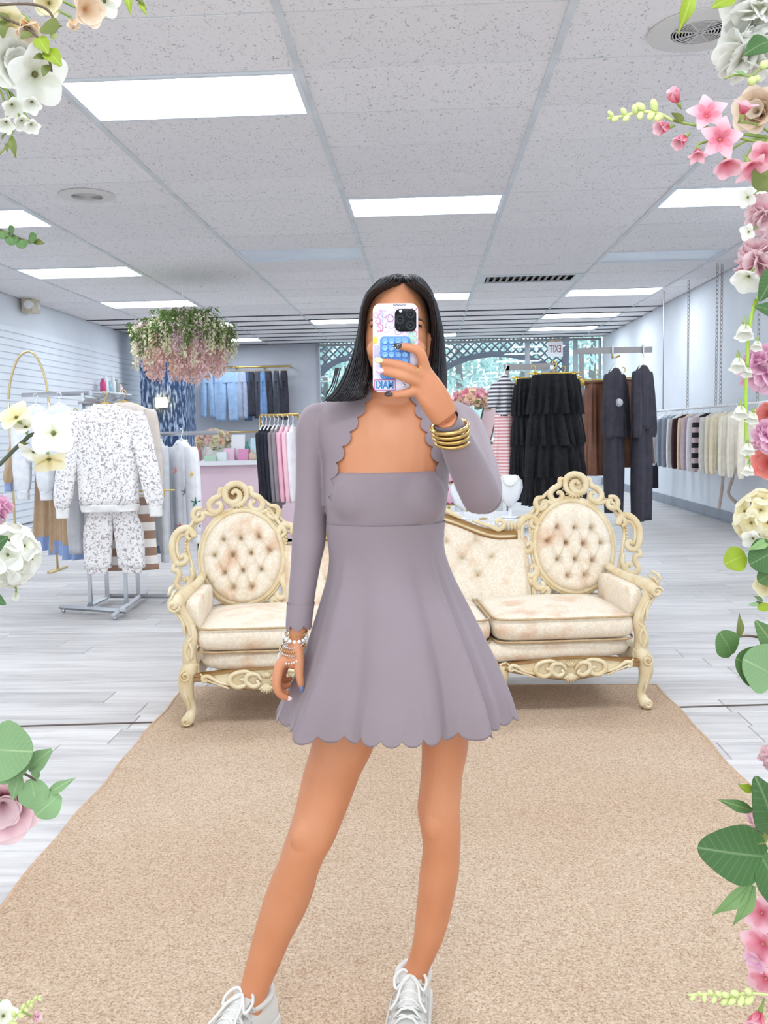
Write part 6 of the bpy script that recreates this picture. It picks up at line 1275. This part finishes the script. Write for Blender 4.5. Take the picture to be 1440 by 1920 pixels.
# ================================================================= flowers around the mirror opening
def petal_mat(name, base, tip, mid=None, rough=.6, transl=.55):
    if name in MATS: return MATS[name]
    m = bpy.data.materials.new(name); m.use_nodes = True; nt = m.node_tree; b = nt.nodes['Principled BSDF']; L = nt.links.new
    tc = nd(nt, 'ShaderNodeTexCoord'); sp = nd(nt, 'ShaderNodeSeparateXYZ'); L(tc.outputs['Object'], sp.inputs[0])
    mp = nd(nt, 'ShaderNodeMapping'); mp.inputs['Scale'].default_value = (.6, 14, 3); L(tc.outputs['Object'], mp.inputs[0]); n = nd(nt, 'ShaderNodeTexNoise', Scale=3, Detail=2); L(mp.outputs[0], n.inputs['Vector'])
    ml = nd(nt, 'ShaderNodeMath', operation='MULTIPLY_ADD'); ml.inputs[1].default_value = .25; L(n.outputs['Fac'], ml.inputs[0]); L(sp.outputs[0], ml.inputs[2])
    r = nd(nt, 'ShaderNodeValToRGB'); e = r.color_ramp.elements; e[0].position = .12; e[1].position = .95; e[0].color = lin(base); e[1].color = lin(tip)
    if mid: k = e.new(.5); k.color = lin(mid)
    L(ml.outputs[0], r.inputs[0]); L(r.outputs[0], b.inputs['Base Color']); b.inputs['Roughness'].default_value = rough; b.inputs['Specular IOR Level'].default_value = .25
    bp = nd(nt, 'ShaderNodeBump', Strength=.12, Distance=.003); L(n.outputs['Fac'], bp.inputs['Height']); L(bp.outputs[0], b.inputs['Normal'])
    t = nd(nt, 'ShaderNodeBsdfTranslucent'); L(r.outputs[0], t.inputs[0]); mx = nd(nt, 'ShaderNodeMixShader', Fac=transl); o = nt.nodes['Material Output']; L(b.outputs[0], mx.inputs[1]); L(t.outputs[0], mx.inputs[2]); L(mx.outputs[0], o.inputs[0])
    MATS[name] = m; return m
PM = {'white': petal_mat('petal_white', (240, 242, 214), (255, 254, 250), (252, 251, 244)), 'cream': petal_mat('petal_cream', (238, 226, 160), (252, 248, 230), (250, 242, 208)), 'pink': petal_mat('petal_pink', (240, 110, 142), (255, 226, 232), (250, 184, 200)), 'blush': petal_mat('petal_blush', (248, 206, 212), (255, 238, 240), (252, 222, 228)),
      'peach': petal_mat('petal_peach', (252, 226, 178), (255, 244, 232), (254, 236, 210)), 'coral': petal_mat('petal_coral', (230, 110, 100), (250, 190, 180), (244, 150, 140)), 'lilac': petal_mat('petal_lilac', (248, 198, 226), (255, 226, 240), (252, 212, 234))}
def gleaf(name, c, vein):
    if name in MATS: return MATS[name]
    m = petal_mat(name, c, tuple(int(v*.9) for v in c), None, .42, .2); nt = m.node_tree; L = nt.links.new; b = nt.nodes['Principled BSDF']; src = b.inputs['Base Color'].links[0].from_socket
    tc = nd(nt, 'ShaderNodeTexCoord'); sp = nd(nt, 'ShaderNodeSeparateXYZ'); L(tc.outputs['Object'], sp.inputs[0]); ab = nd(nt, 'ShaderNodeMath', operation='ABSOLUTE'); L(sp.outputs[1], ab.inputs[0])
    st = nd(nt, 'ShaderNodeMath', operation='MULTIPLY_ADD'); st.inputs[1].default_value = -.8; L(ab.outputs[0], st.inputs[0]); L(sp.outputs[0], st.inputs[2])      # side veins rake forward
    fr = nd(nt, 'ShaderNodeMath', operation='PINGPONG'); fr.inputs[1].default_value = .055; L(st.outputs[0], fr.inputs[0])
    mr = nd(nt, 'ShaderNodeMapRange'); mr.inputs['From Min'].default_value = .0; mr.inputs['From Max'].default_value = .010; mr.inputs['To Min'].default_value = .45; mr.inputs['To Max'].default_value = 0; L(fr.outputs[0], mr.inputs[0])
    m2 = nd(nt, 'ShaderNodeMapRange'); m2.inputs['From Min'].default_value = .004; m2.inputs['From Max'].default_value = .022; m2.inputs['To Min'].default_value = .9; m2.inputs['To Max'].default_value = 0; L(ab.outputs[0], m2.inputs[0])
    mxx = nd(nt, 'ShaderNodeMath', operation='MAXIMUM'); L(mr.outputs[0], mxx.inputs[0]); L(m2.outputs[0], mxx.inputs[1]); mix = nd(nt, 'ShaderNodeMix', data_type='RGBA'); L(mxx.outputs[0], mix.inputs[0]); L(src, mix.inputs[6]); mix.inputs[7].default_value = lin(vein); L(mix.outputs[2], b.inputs['Base Color']); return m
GM = {'euc': gleaf('leaf_eucalyptus', (150, 186, 132), (176, 200, 148)), 'eucd': gleaf('leaf_eucalyptus_dark', (104, 140, 84), (150, 170, 110)), 'lime': gleaf('leaf_limelight', (164, 186, 58), (190, 200, 90)), 'deep': gleaf('leaf_deep', (84, 122, 70), (128, 152, 108)), 'oliv': gleaf('leaf_olive', (132, 142, 76), (110, 120, 66)), 'mint': gleaf('leaf_mint', (160, 196, 130), (130, 166, 96))}
def pet_mesh(m, w=.8, cup=.25, back=.2, tipn=0., ruf=0., seed=0, nu=8, nv=6):
    q = random.Random(seed); p1, p2 = q.uniform(0, 6), q.uniform(0, 6)
    def f(u, v):
        s = 2*v-1; wid = w*.5*math.sin(PI*(.06+.80*u))**.8*(1-tipn*u**3); x = u*(1-.10*s*s*(u > .6)); z = cup*s*s*wid+cup*.5*math.sin(PI*u)*.6-back*u*u+ruf*math.sin(9*s+p1+4*u)*u*u
        return Vector((x, s*wid, z))
    mb = MB(); mb.grid(f, nu, nv); mb.grid(lambda u, v: f(u, 1-v)-Vector((0, 0, .012)), nu, nv); return mb.mesh('petal', m)
PMS = {}
def pmesh(col, kind):
    if (col, kind) not in PMS:
        k = dict(open=dict(w=.95, cup=.2, back=.15), bell=dict(w=.85, cup=.5, back=-.1), cup=dict(w=1.05, cup=.55, back=-.15), ruf=dict(w=1.1, cup=.2, back=.1, ruf=.07), point=dict(w=.74, cup=.35, back=.16, tipn=.35))[kind]
        PMS[(col, kind)] = pet_mesh(PM[col], **k)
    return PMS[(col, kind)]
LMS = {}
def lmesh(col, kind):
    if (col, kind) not in LMS:
        if kind == 'round': me = pet_mesh(GM[col], w=1.0, cup=.12, back=.12)
        elif kind == 'egg': me = pet_mesh(GM[col], w=.78, cup=.3, back=.1, tipn=.1)
        elif kind == 'long': me = pet_mesh(GM[col], w=.36, cup=.25, back=.15, tipn=.8)
        else: me = pet_mesh(GM[col], w=.62, cup=.2, back=.12, tipn=.45)
        me.name = 'leaf'; LMS[(col, kind)] = me
    return LMS[(col, kind)]
def basis(d, up=(0, 0, 1)):
    x = Vector(d).normalized(); u = Vector(up)
    if abs(x.dot(u)) > .97: u = Vector((0, 1, 0))
    y = u.cross(x).normalized(); return Matrix((x, y, x.cross(y))).transposed()
def petal(root, me, p, d, up, size, name='petal'):
    R3 = basis(d, up); o = inst(name, me, root, Vector(p)-wloc(root)); o.rotation_euler = R3.to_euler(); o.scale = (size,)*3; return o
M_STEM = mat('green_stem', (128, 150, 70), .5, (150, 168, 88), 20); M_TWIG = mat('brown_twig', (112, 92, 72), .6, (92, 76, 60), 20); M_EYE = mat('flower_eye', (120, 116, 66), .6, (96, 92, 50), 20); M_EYEP = mat('rose_eye', (226, 120, 130), .6, (236, 150, 120), 20); M_LIME = mat('lime_bud', (218, 226, 158), .6, (200, 212, 136), 20)
EDGE = {-1: -22, 1: 1462}
def anchor(side, py, Y): return at_y(EDGE[side], py, Y)
def stemto(root, p, side, py=None, m=None, r=.0013, sag=.01, pxpy=None):
    a = Vector(p); b = anchor(side, py, 1.03); mid = a.lerp(b, .5)+Vector((0, .01, sag)); MB().tube([Vector(v) for v in smoothpts([a, mid, b], 6)], r, 6).build('stem', m or M_STEM, root)
def blossom(px, py, size, col, d, label, side, n=5, kind='open', spread=.85, Y=1.0, eye=True, name='blossom', cat='flower', roll=0, layers=1, stem=True, group='flowers around the mirror', spy=None):
    """size in picture pixels across; d: where the face looks; spread: 0 closed cup .. 1 flat"""
    c = at_y(px, py, Y); s = size*Y/1705/2*1.05; t = thing(name, label, cat, c, group); B = basis((0, 0, 1)) ; d = Vector(d).normalized(); u = d.orthogonal().normalized(); v = d.cross(u)
    for l in range(layers):
        f = 1-.28*l; sprd = spread-.28*l
        for k in range(n):
            a = 2*PI*(k+.5*l)/n+roll; rad = u*math.cos(a)+v*math.sin(a); dd = rad*sprd+d*(1-sprd*.75); petal(t, pmesh(col, kind), c-d*s*.1+d*s*.05*l, dd, d, s*f)
    if eye: MB().ball(c-d*s*.02, s*(.09 if col in ('white', 'cream') else .06), 8, 6).build('flower_eye', M_EYE if col in ('white', 'cream') else M_EYEP, t)
    cal = MB(); cal.tube([c-d*s*.55, c-d*s*.25, c-d*s*.04], [s*.04, s*.12, s*.14], 8); cal.build('calyx', M_STEM, t)
    if stem: stemto(t, c-d*s*.5, side, spy if spy is not None else py)
    return t
def ruffle(px, py, size, col, d, label, side, Y=1.0, n=30, seed=0, name='carnation', group='flowers around the mirror', squash=1):
    """a dense ball of frilled petals"""
    c = at_y(px, py, Y); s = size*Y/1705/2; t = thing(name, label, 'flower', c, group); d = Vector(d).normalized(); q = random.Random(seed); me = pmesh(col, 'ruf')
    for k in range(n):
        z = 1-1.35*(k+.5)/n; r = math.sqrt(max(0, 1-z*z)); a = 2.399963*k; u = d.orthogonal().normalized(); v = d.cross(u); w = (u*math.cos(a)*r+v*math.sin(a)*r+d*z).normalized()
        petal(t, me, c+w*s*.25, (w+Vector((q.uniform(-.3, .3), q.uniform(-.3, .3), q.uniform(-.3, .3)))).normalized(), d.cross(w) if q.random() < .5 else w.orthogonal(), s*.8*q.uniform(.85, 1.1))
    MB().ball(c, s*.45, 12, 8).build('heart', PM[col], t); stemto(t, c, side, py); return t
def hydrangea(px, py, size, col, label, side, Y=1.0, n=16, seed=0, fs=.5, dd=(0, -1, .1)):
    c = at_y(px, py, Y); s = size*Y/1705/2; t = thing('hydrangea', label, 'flower', c, 'flowers around the mirror'); q = random.Random(seed); d = Vector(dd).normalized(); u = d.orthogonal().normalized(); v = d.cross(u); me = pmesh(col, 'open')
    for k in range(n):
        z = 1-1.2*(k+.5)/n; r = math.sqrt(max(0, 1-z*z)); a = 2.399963*k; w = (u*math.cos(a)*r+v*math.sin(a)*r+d*z).normalized(); p = c+w*s*.8; x = w.orthogonal().normalized(); y = w.cross(x); ro = q.uniform(0, 2)
        for j in range(4):
            b = ro+j*PI/2; petal(t, me, p, (x*math.cos(b)+y*math.sin(b))*.9+w*.35, w, s*fs*q.uniform(.85, 1.1))
        MB().ball(p+w*s*.05, s*.045, 6, 4).tube([c, p], s*.02, 4).build('floret_eye', M_EYE, t)
    stemto(t, c, side, py); return t
def sprig(pts, leaves, label, side, col='euc', kind='round', Y=1.0, m=None, name='eucalyptus_sprig', r=.0014, cat='foliage', buds=()):
    """pts: stem in picture pixels from the edge inward; leaves: (x0, y0, x1, y1[, colour, depth])"""
    P = [at_y(x, y, Y) for x, y in pts]; t = thing(name, label, cat, P[0], 'greenery around the mirror'); MB().tube([Vector(v) for v in smoothpts(P, 6)], [r*1.2]*1+[r]*(len(smoothpts(P, 6))-2)+[r*.6], 6).build('stem', m or M_TWIG, t)
    for lf in leaves:
        a, b = at_y(lf[0], lf[1], Y), at_y(lf[2], lf[3], Y+(lf[5] if len(lf) > 5 else -.008)); kd = lf[6] if len(lf) > 6 else kind
        petal(t, lmesh(lf[4] if len(lf) > 4 else col, kd), a, b-a, (.15, -1, .3), (b-a).length, 'leaf')
    for bx, by, br in buds: MB().ball(at_y(bx, by, Y), br*Y/1705, 8, 6).build('bud', M_LIME, t)
    return t
# garland vines just outside the picture that carry everything
for sd in (-1, 1):
    x = at_y(EDGE[sd], 900, 1.03).x; a = [Vector((at_y(EDGE[sd], py, 1.03).x+.004*math.sin(py*.02), 1.03+.004*math.cos(py*.017), at_y(EDGE[sd], py, 1.03).z)) for py in range(-60, 2010, 90)]; a += [Vector((a[-1].x, 1.035, .35)), Vector((a[-1].x, 1.04, .0))]
    tag(MB().tube([Vector(v) for v in smoothpts(a, 4)], .007, 8).build('garland_vine', M_TWIG, loc=(x, 1.04, 0)), ('left' if sd < 0 else 'right')+' upright garland vine at the mirror edge', 'vine')
# ---------------------------------------------------------------- upper left
blossom(30, 118, 130, 'white', (.5, -.8, -.3), 'large white blossom at upper left corner', -1, 6, 'cup', .8, layers=2)
blossom(66, 140, 120, 'white', (.7, -.5, -.5), 'large white blossom pointing at the big ceiling light', -1, 5, 'open', .8, Y=.985)
blossom(20, 60, 110, 'cream', (.3, -.9, -.3), 'cream blossom at the very corner, upper left', -1, 5, 'cup', .75)
blossom(52, 45, 84, 'peach', (.3, -.6, -.8), 'peach half-open rose at upper left', -1, 5, 'cup', .45, Y=.98, eye=False, layers=2, spy=20)
blossom(135, 40, 46, 'peach', (.35, -.5, -.9), 'small peach bud hanging near the big ceiling light', -1, 5, 'bell', .22, Y=.98, eye=False, layers=2, spy=-15)
blossom(158, 18, 86, 'peach', (.6, -.7, -.35), 'yellow peach blossom at the top edge, left', -1, 5, 'cup', .65, Y=.99, spy=-30)
blossom(196, 2, 60, 'white', (.4, -.8, -.5), 'white blossom cut by the top edge, left', -1, 5, 'open', .8, spy=-50)
blossom(92, 6, 70, 'cream', (.2, -.9, -.3), 'cream blossom between peach rose and yellow one', -1, 5, 'cup', .7, spy=-20)
for k, (x, y, s, w) in enumerate(((22, 195, 62, 'leftmost upper'), (60, 190, 54, 'right upper'), (40, 225, 50, 'middle'), (12, 228, 50, 'lower left'), (58, 232, 44, 'lowest'))):
    blossom(x, y, s, 'white', (.5-.3*(k % 2), -.7, -.7), w+' white floret of the hanging cluster at upper left', -1, 5, 'bell', .6, Y=.99-.004*k, spy=150)
sprig([(-22, 20), (40, 48), (62, 62), (78, 80), (90, 104), (97, 135)], [(60, 62, 38, 70, 'oliv', -.01), (70, 70, 88, 95, 'lime', -.014), (86, 94, 112, 118, 'lime', -.014), (88, 108, 62, 106, 'oliv', -.01), (92, 122, 80, 140, 'oliv', -.01)], 'dark stem with lime leaves beside the big ceiling light', -1, kind='oval', Y=.965, name='leaf_sprig')
sprig([(-22, 10), (60, 8), (95, 25), (104, 62)], [(80, 48, 104, 52, 'oliv', -.012, 'round'), (92, 58, 112, 46, 'oliv', -.008, 'oval'), (20, 42, -6, 22, 'oliv'), (6, 38, 4, 68, 'oliv')], 'olive leaves around the peach rose at upper left', -1, kind='oval', Y=.97, name='leaf_sprig', buds=((100, 66, 7),))
sprig([(-22, 300), (0, 288), (18, 262), (26, 238), (30, 228)], [(14, 268, 12, 284, 'oliv'), (22, 256, 28, 294, 'oliv'), (4, 262, 10, 248, 'oliv')], 'thin green tendril hanging under the white florets at left', -1, kind='long', Y=.98, m=M_STEM, name='tendril', r=.001, buds=((28, 290, 4), (14, 276, 4)))
sprig([(-22, -40), (150, -40), (240, -8), (262, 2), (274, 18)], [(238, -14, 244, 24, 'lime'), (262, 2, 274, 26, 'lime'), (258, -4, 270, 6, 'oliv')], 'tiny leaf sprig at the top edge left of centre', -1, kind='long', Y=.98, name='leaf_sprig')
sprig([(-22, 416), (0, 430), (22, 440), (50, 452), (80, 455)], [(4, 432, 4, 446, 'eucd'), (18, 438, 24, 426, 'eucd'), (22, 440, 22, 458, 'eucd'), (40, 448, 42, 464, 'eucd'), (54, 452, 66, 442, 'eucd'), (64, 454, 82, 455, 'oliv', -.004, 'oval')], 'small eucalyptus sprig at the left edge under the ceiling', -1, kind='round', Y=.98)
# ---------------------------------------------------------------- middle left
t0 = [(100, 812, 92, (.15, -.95, .1), 'open white blossom over the fleece pullovers'), (30, 782, 74, (-.2, -.7, .7), 'topmost white blossom of the left middle group'), (48, 800, 64, (.1, -.5, .85), 'white blossom turned upward in the left middle group'), (92, 862, 72, (.3, -.5, -.8), 'lowest drooping white blossom of the left middle group'), (62, 848, 60, (-.3, -.6, -.7), 'white blossom near the dark twig, left middle group')]
for k, (x, y, s, d, lab) in enumerate(t0): blossom(x, y, s, 'cream' if k in (1, 3) else 'white', d, lab, -1, 4, 'open', .85, Y=.97+.006*k, roll=.4*k, stem=False)
sprig([(-22, 886), (0, 870), (28, 842), (46, 826), (60, 815), (92, 812)], [(36, 836, 52, 830, 'oliv')], 'dark green twig carrying the white blossoms at left', -1, kind='long', Y=.995, name='twig', r=.0022, m=mat('dark_twig', (84, 94, 74), .6, (66, 76, 60), 20))
ruffle(-6, 952, 58, 'lilac', (1, -.6, 0), 'lilac pink pompom bloom at the left edge', -1, seed=3)
hydrangea(14, 1040, 116, 'white', 'white hydrangea head at the left edge beside the rack', -1, n=18, seed=2, fs=.62)
blossom(30, 1112, 34, 'white', (.1, -.4, -.9), 'small drooping white bud under the white hydrangea', -1, 5, 'bell', .3, eye=False, spy=1090)
sprig([(-22, 1010), (-4, 1014)], [(-14, 1030, 8, 1008, 'deep', -.02), (-16, 1118, 8, 1132, 'deep', -.01)], 'dark leaves beside the white hydrangea at left', -1, kind='oval', Y=.96, name='leaf_sprig')
# ---------------------------------------------------------------- lower left
blossom(6, 1500, 175, 'blush', (.4, -.9, -.1), 'pale pink peony at the lower left edge', -1, 6, 'cup', .8, layers=2, Y=1.01, eye=False, name='peony')
sprig([(-22, 1400), (0, 1420), (30, 1444), (56, 1456), (92, 1481)], [(-22, 1404, 50, 1410, 'euc', -.03), (-16, 1420, 48, 1432, 'euc', -.02), (52, 1442, 92, 1408, 'euc', -.01, 'oval'), (38, 1452, 22, 1500, 'euc', -.012, 'oval'), (58, 1460, 70, 1518, 'euc', -.012), (112, 1490, 66, 1530, 'euc', -.014), (92, 1486, 138, 1460, 'euc', -.006, 'long'), (66, 1458, 70, 1440, 'euc', -.01, 'oval')], 'eucalyptus sprig with round leaves before the rug, lower left', -1, Y=.965)
blossom(6, 1905, 64, 'white', (.3, -.8, .3), 'white blossom in the bottom left corner', -1, 5, 'open', .8, spy=1900)
blossom(64, 1906, 46, 'blush', (.7, -.5, .3), 'pink bud in the bottom left corner', -1, 5, 'bell', .3, eye=False, Y=.98, spy=1930)
def spike(pts, label, side, Y=.98, n=11, br=5, seed=0):
    P = [at_y(x, y, Y) for x, y in pts]; sp_ = [Vector(v) for v in smoothpts(P, 6)]; t = thing('bud_spike', label, 'flower bud', P[0], 'greenery around the mirror'); MB().tube(sp_, [.0016]*(len(sp_)-1)+[.0008], 6).build('stem', M_LIME, t); q = random.Random(seed); m = len(sp_)
    for k in range(n):
        i = int(m*(.25+.72*k/n)); i = min(i, m-1); d = Vector((q.uniform(-.6, .6), -.6, (1 if k % 2 else -1)*q.uniform(.6, 1))).normalized(); s = br*Y/1705*(1.25-.6*k/n); tdir = (sp_[min(i+1, m-1)]-sp_[max(i-1, 0)]).normalized()
        R3 = basis((d+tdir*.8).normalized()); MB().ball(sp_[i]+d*s*1.4, (s*1.5, s*.85, s*.85), 8, 6, R3).build('bud', M_LIME, t)
    return t
spike([(-10, 1945), (24, 1912), (44, 1890), (60, 1878), (78, 1866)], 'pale green bud spike in the bottom left corner', -1, seed=2, n=9)
# ---------------------------------------------------------------- upper right
ruffle(1418, 20, 120, 'white', (-.5, -.8, -.2), 'large white frilled carnation in the top right corner', 1, seed=1, n=36)
ruffle(1402, 96, 112, 'white', (-.5, -.8, .1), 'second white frilled carnation below the corner one', 1, seed=2, n=36, Y=1.01)
sprig([(1462, -10), (1400, -30), (1310, -30), (1298, -10)], [(1298, -16, 1276, 56, 'lime', -.01), (1378, -6, 1338, 10, 'lime', -.01, 'oval')], 'bright green leaves at the top edge near the speaker', 1, kind='long', Y=.97, name='leaf_sprig')
sprig([(1462, 100), (1430, 92)], [(1442, 78, 1400, 96, 'deep', -.02)], 'dark leaf between the white carnations', 1, kind='oval', Y=.975, name='leaf_sprig')
sprig([(1462, 132), (1430, 128), (1408, 142), (1380, 140), (1358, 148)], [(1398, 142, 1380, 132, 'mint')], 'thin pale twig with tiny buds under the white carnations', 1, kind='long', Y=.965, name='tendril', m=M_STEM, r=.001, buds=((1410, 152, 8), (1432, 122, 8), (1420, 148, 6)))
blossom(1426, 214, 110, 'peach', (-.6, -.8, 0), 'pale peach rose behind the pink spray', 1, 6, 'cup', .7, layers=3, Y=1.03, eye=False, name='peony')
SP = [(1270, 190, 56, (-.5, -.4, .6), .35, 'bell', 'topmost pink bell of the spray'), (1252, 238, 58, (-.8, -.4, -.2), .4, 'bell', 'leftmost pink bell of the spray'), (1284, 258, 58, (-.7, -.4, -.6), .4, 'bell', 'low pink bell, second from the left in the spray'), (1325, 218, 76, (-.1, -.9, .3), .75, 'point', 'open pink blossom in the middle of the spray'), (1308, 282, 52, (-.1, -.4, -.9), .45, 'point', 'pink blossom hanging down at mid spray'), (1350, 262, 76, (-.1, -.95, -.1), .8, 'point', 'open pink blossom facing out, right of mid spray'), (1392, 212, 60, (.2, -.5, .8), .5, 'point', 'pink blossom pointing up right in the spray'), (1362, 302, 66, (0, -.5, -.85), .5, 'open', 'deep pink blossom hanging at lower right of the spray'), (1405, 308, 76, (.2, -.6, -.8), .6, 'point', 'pink blossom lowest at the right of the spray'), (1432, 290, 60, (-.3, -.8, -.4), .7, 'open', 'pink blossom of the spray at the right edge')]
for k, (x, y, s, d, sp_, kd, lab) in enumerate(SP): blossom(x, y, s, 'pink', d, lab, 1, 5, kd, sp_, Y=.955+.006*(k % 4), spy=262, eye=kd != 'bell', roll=k*.5, stem=k > 3, name='larkspur')
sprig([(1462, 270), (1400, 262), (1330, 240), (1270, 228), (1230, 212)], [(1282, 232, 1262, 210, 'oliv', -.006)], 'green stem of the pink spray at upper right', 1, kind='oval', Y=.968, m=M_STEM, name='larkspur_branch')
spike([(1262, 226), (1232, 212), (1200, 210), (1168, 218), (1138, 222)], 'pale green bud tip of the pink spray', 1, Y=.966, n=10, br=7, seed=5)
blossom(1402, 370, 40, 'white', (-.7, -.6, -.2), 'small white blossom over the right ceiling light', 1, 4, 'open', .8, Y=.975)
sprig([(1462, 330), (1430, 340)], [(1446, 318, 1420, 352, 'oliv', -.01)], 'olive leaf under the pink spray at the right edge', 1, kind='round', Y=.96, name='leaf_sprig')
# ---------------------------------------------------------------- middle right
ruffle(1436, 402, 74, 'blush', (-.7, -.7, 0), 'blush carnation at the right edge below the spray', 1, seed=4)
ruffle(1424, 490, 92, 'blush', (-.6, -.8, 0), 'larger blush carnation above the white vine', 1, seed=5, n=40)
blossom(1404, 435, 34, 'white', (-.7, -.6, -.2), 'tiny white blossom between the blush carnations', 1, 4, 'open', .7, Y=.97)
blossom(1404, 518, 66, 'white', (-.5, -.5, -.7), 'white blossom at the top of the hanging vine', 1, 5, 'ruf', .6, Y=.97)
sprig([(1462, 520), (1446, 540)], [(1456, 500, 1428, 562, 'deep', -.01), (1458, 590, 1420, 572, 'deep', -.01)], 'dark leaves beside the top of the white vine', 1, kind='oval', Y=.96, name='leaf_sprig')
sprig([(1462, 530), (1428, 548), (1410, 590), (1403, 640), (1400, 700), (1398, 760), (1400, 820), (1402, 860)], [(1420, 560, 1412, 572, 'lime')], 'bright green hanging stem of the white vine at right', 1, kind='long', Y=.965, m=mat('bright_stem', (150, 186, 60), .5, (170, 200, 80), 20), name='hanging_vine', r=.0022)
for k, (x, y, s, lab) in enumerate(((1396, 610, 64, 'topmost'), (1420, 640, 40, 'small right'), (1384, 672, 58, 'second'), (1402, 690, 40, 'third, small'), (1388, 762, 54, 'fourth'), (1412, 775, 44, 'fifth, at right'), (1402, 832, 48, 'sixth'), (1404, 872, 44, 'lowest'))):
    blossom(x, y, s, 'white', (-.15-.1*(k % 2), -.45, -.9), lab+' white bell of the hanging vine at right', 1, 5, 'bell', .5, Y=.962, eye=False, spy=y-40, stem=False, name='vine_bell')
ruffle(1432, 690, 92, 'lilac', (-.8, -.6, 0), 'pink pompom bloom right of the hanging vine', 1, seed=6, n=40, Y=1.0)
ruffle(1444, 820, 70, 'lilac', (-.8, -.6, 0), 'lower pink pompom bloom right of the hanging vine', 1, seed=7, Y=1.0)
blossom(1446, 868, 80, 'coral', (-.7, -.7, 0), 'coral blossom at the right edge beside the lace sweaters', 1, 5, 'cup', .7, Y=1.01)
blossom(1446, 778, 60, 'coral', (-.7, -.6, .2), 'small coral blossom between the pink pompoms', 1, 5, 'cup', .6, Y=1.015)
hydrangea(1432, 972, 104, 'cream', 'cream hydrangea at the right edge above the eucalyptus', 1, n=18, seed=4, fs=.55)
blossom(1412, 1010, 44, 'white', (-.5, -.7, -.3), 'white blossom under the cream hydrangea', 1, 5, 'open', .7, Y=.97)
sprig([(1462, 1050), (1430, 1045), (1404, 1042)], [(1398, 1040, 1362, 1056, 'lime', -.012), (1458, 1030, 1412, 1056, 'deep', -.02), (1440, 1014, 1408, 1030, 'mint', -.02, 'long'), (1452, 1070, 1424, 1090, 'eucd')], 'eucalyptus leaves under the cream hydrangea at right', 1, Y=.965)
blossom(1440, 1095, 56, 'cream', (-.7, -.6, -.2), 'cream blossom at the right edge above the twig', 1, 5, 'cup', .7)
sprig([(1462, 1140), (1430, 1132), (1418, 1128)], [(1424, 1132, 1402, 1134, 'euc', -.004, 'long'), (1430, 1128, 1414, 1116, 'eucd', -.004, 'long'), (1420, 1140, 1450, 1136, 'lime', -.01, 'oval')], 'small sprig with narrow leaves at the right edge', 1, Y=.965)
sprig([(1462, 1190), (1430, 1195), (1400, 1192), (1380, 1195)], [(1384, 1196, 1390, 1152, 'oliv', -.005, 'long'), (1372, 1228, 1354, 1188, 'eucd', -.012), (1458, 1230, 1424, 1166, 'eucd', -.012, 'oval')], 'twig with a veined round leaf over the pale floor', 1, Y=.965)
sprig([(1462, 1244), (1440, 1246)], [(1434, 1262, 1388, 1236, 'eucd', -.02), (1450, 1268, 1404, 1238, 'euc', -.03)], 'pair of overlapping round leaves at the right edge', 1, Y=.96)
# ---------------------------------------------------------------- lower right
ruffle(1452, 1420, 60, 'blush', (-.8, -.6, 0), 'blush bloom at the right edge above the big leaves', 1, seed=8)
sprig([(1462, 1500), (1410, 1480), (1384, 1470)], [(1412, 1482, 1388, 1474, 'lime', -.004, 'oval'), (1424, 1482, 1414, 1470, 'oliv', -.004, 'oval'), (1410, 1520, 1350, 1500, 'eucd', -.006, 'long'), (1448, 1560, 1428, 1466, 'deep', -.03, 'oval')], 'pointed green leaf over the rug edge at right', 1, Y=.965, m=M_STEM, name='leaf_sprig')
ruffle(1430, 1540, 66, 'blush', (-.7, -.7, .1), 'pale bloom behind the big dark leaves', 1, seed=9, Y=1.0)
sprig([(1470, 1585), (1440, 1590)], [(1436, 1606, 1318, 1592, 'deep', -.025, 'egg'), (1420, 1575, 1382, 1560, 'lime', -.006, 'oval'), (1424, 1600, 1474, 1706, 'deep', -.03, 'egg'), (1440, 1572, 1400, 1566, 'oliv', -.006, 'oval')], 'pair of big dark green leaves over the rug at right', 1, Y=.955, name='leaf_sprig')
sprig([(1462, 1640), (1420, 1648), (1404, 1656)], [(1408, 1654, 1340, 1722, 'mint', -.006, 'long'), (1412, 1660, 1380, 1742, 'mint', -.006, 'long')], 'two light green lance leaves below the big dark leaves', 1, Y=.965, m=M_STEM, name='leaf_sprig')
for k, (x, y, s, d, lab) in enumerate(((1428, 1712, 70, (-.6, -.8, .2), 'uppermost'), (1430, 1770, 84, (-.7, -.7, 0), 'second'), (1418, 1800, 50, (-.7, -.6, -.3), 'small third'), (1436, 1835, 76, (-.7, -.7, -.2), 'fourth'))):
    blossom(x, y, s, 'pink' if k != 2 else 'lilac', d, lab+' pink blossom of the lower right spray', 1, 5, 'open', .75, Y=.985, roll=k*.4, name='larkspur')
blossom(1424, 1900, 76, 'pink', (-.5, -.6, -.6), 'pink blossom in the bottom right corner', 1, 5, 'bell', .5, Y=.98, eye=False, name='larkspur')
spike([(1462, 1868), (1405, 1862), (1370, 1868), (1330, 1864), (1290, 1866)], 'pale green bud spike over the rug at lower right', 1, Y=.972, n=13, br=7, seed=7)
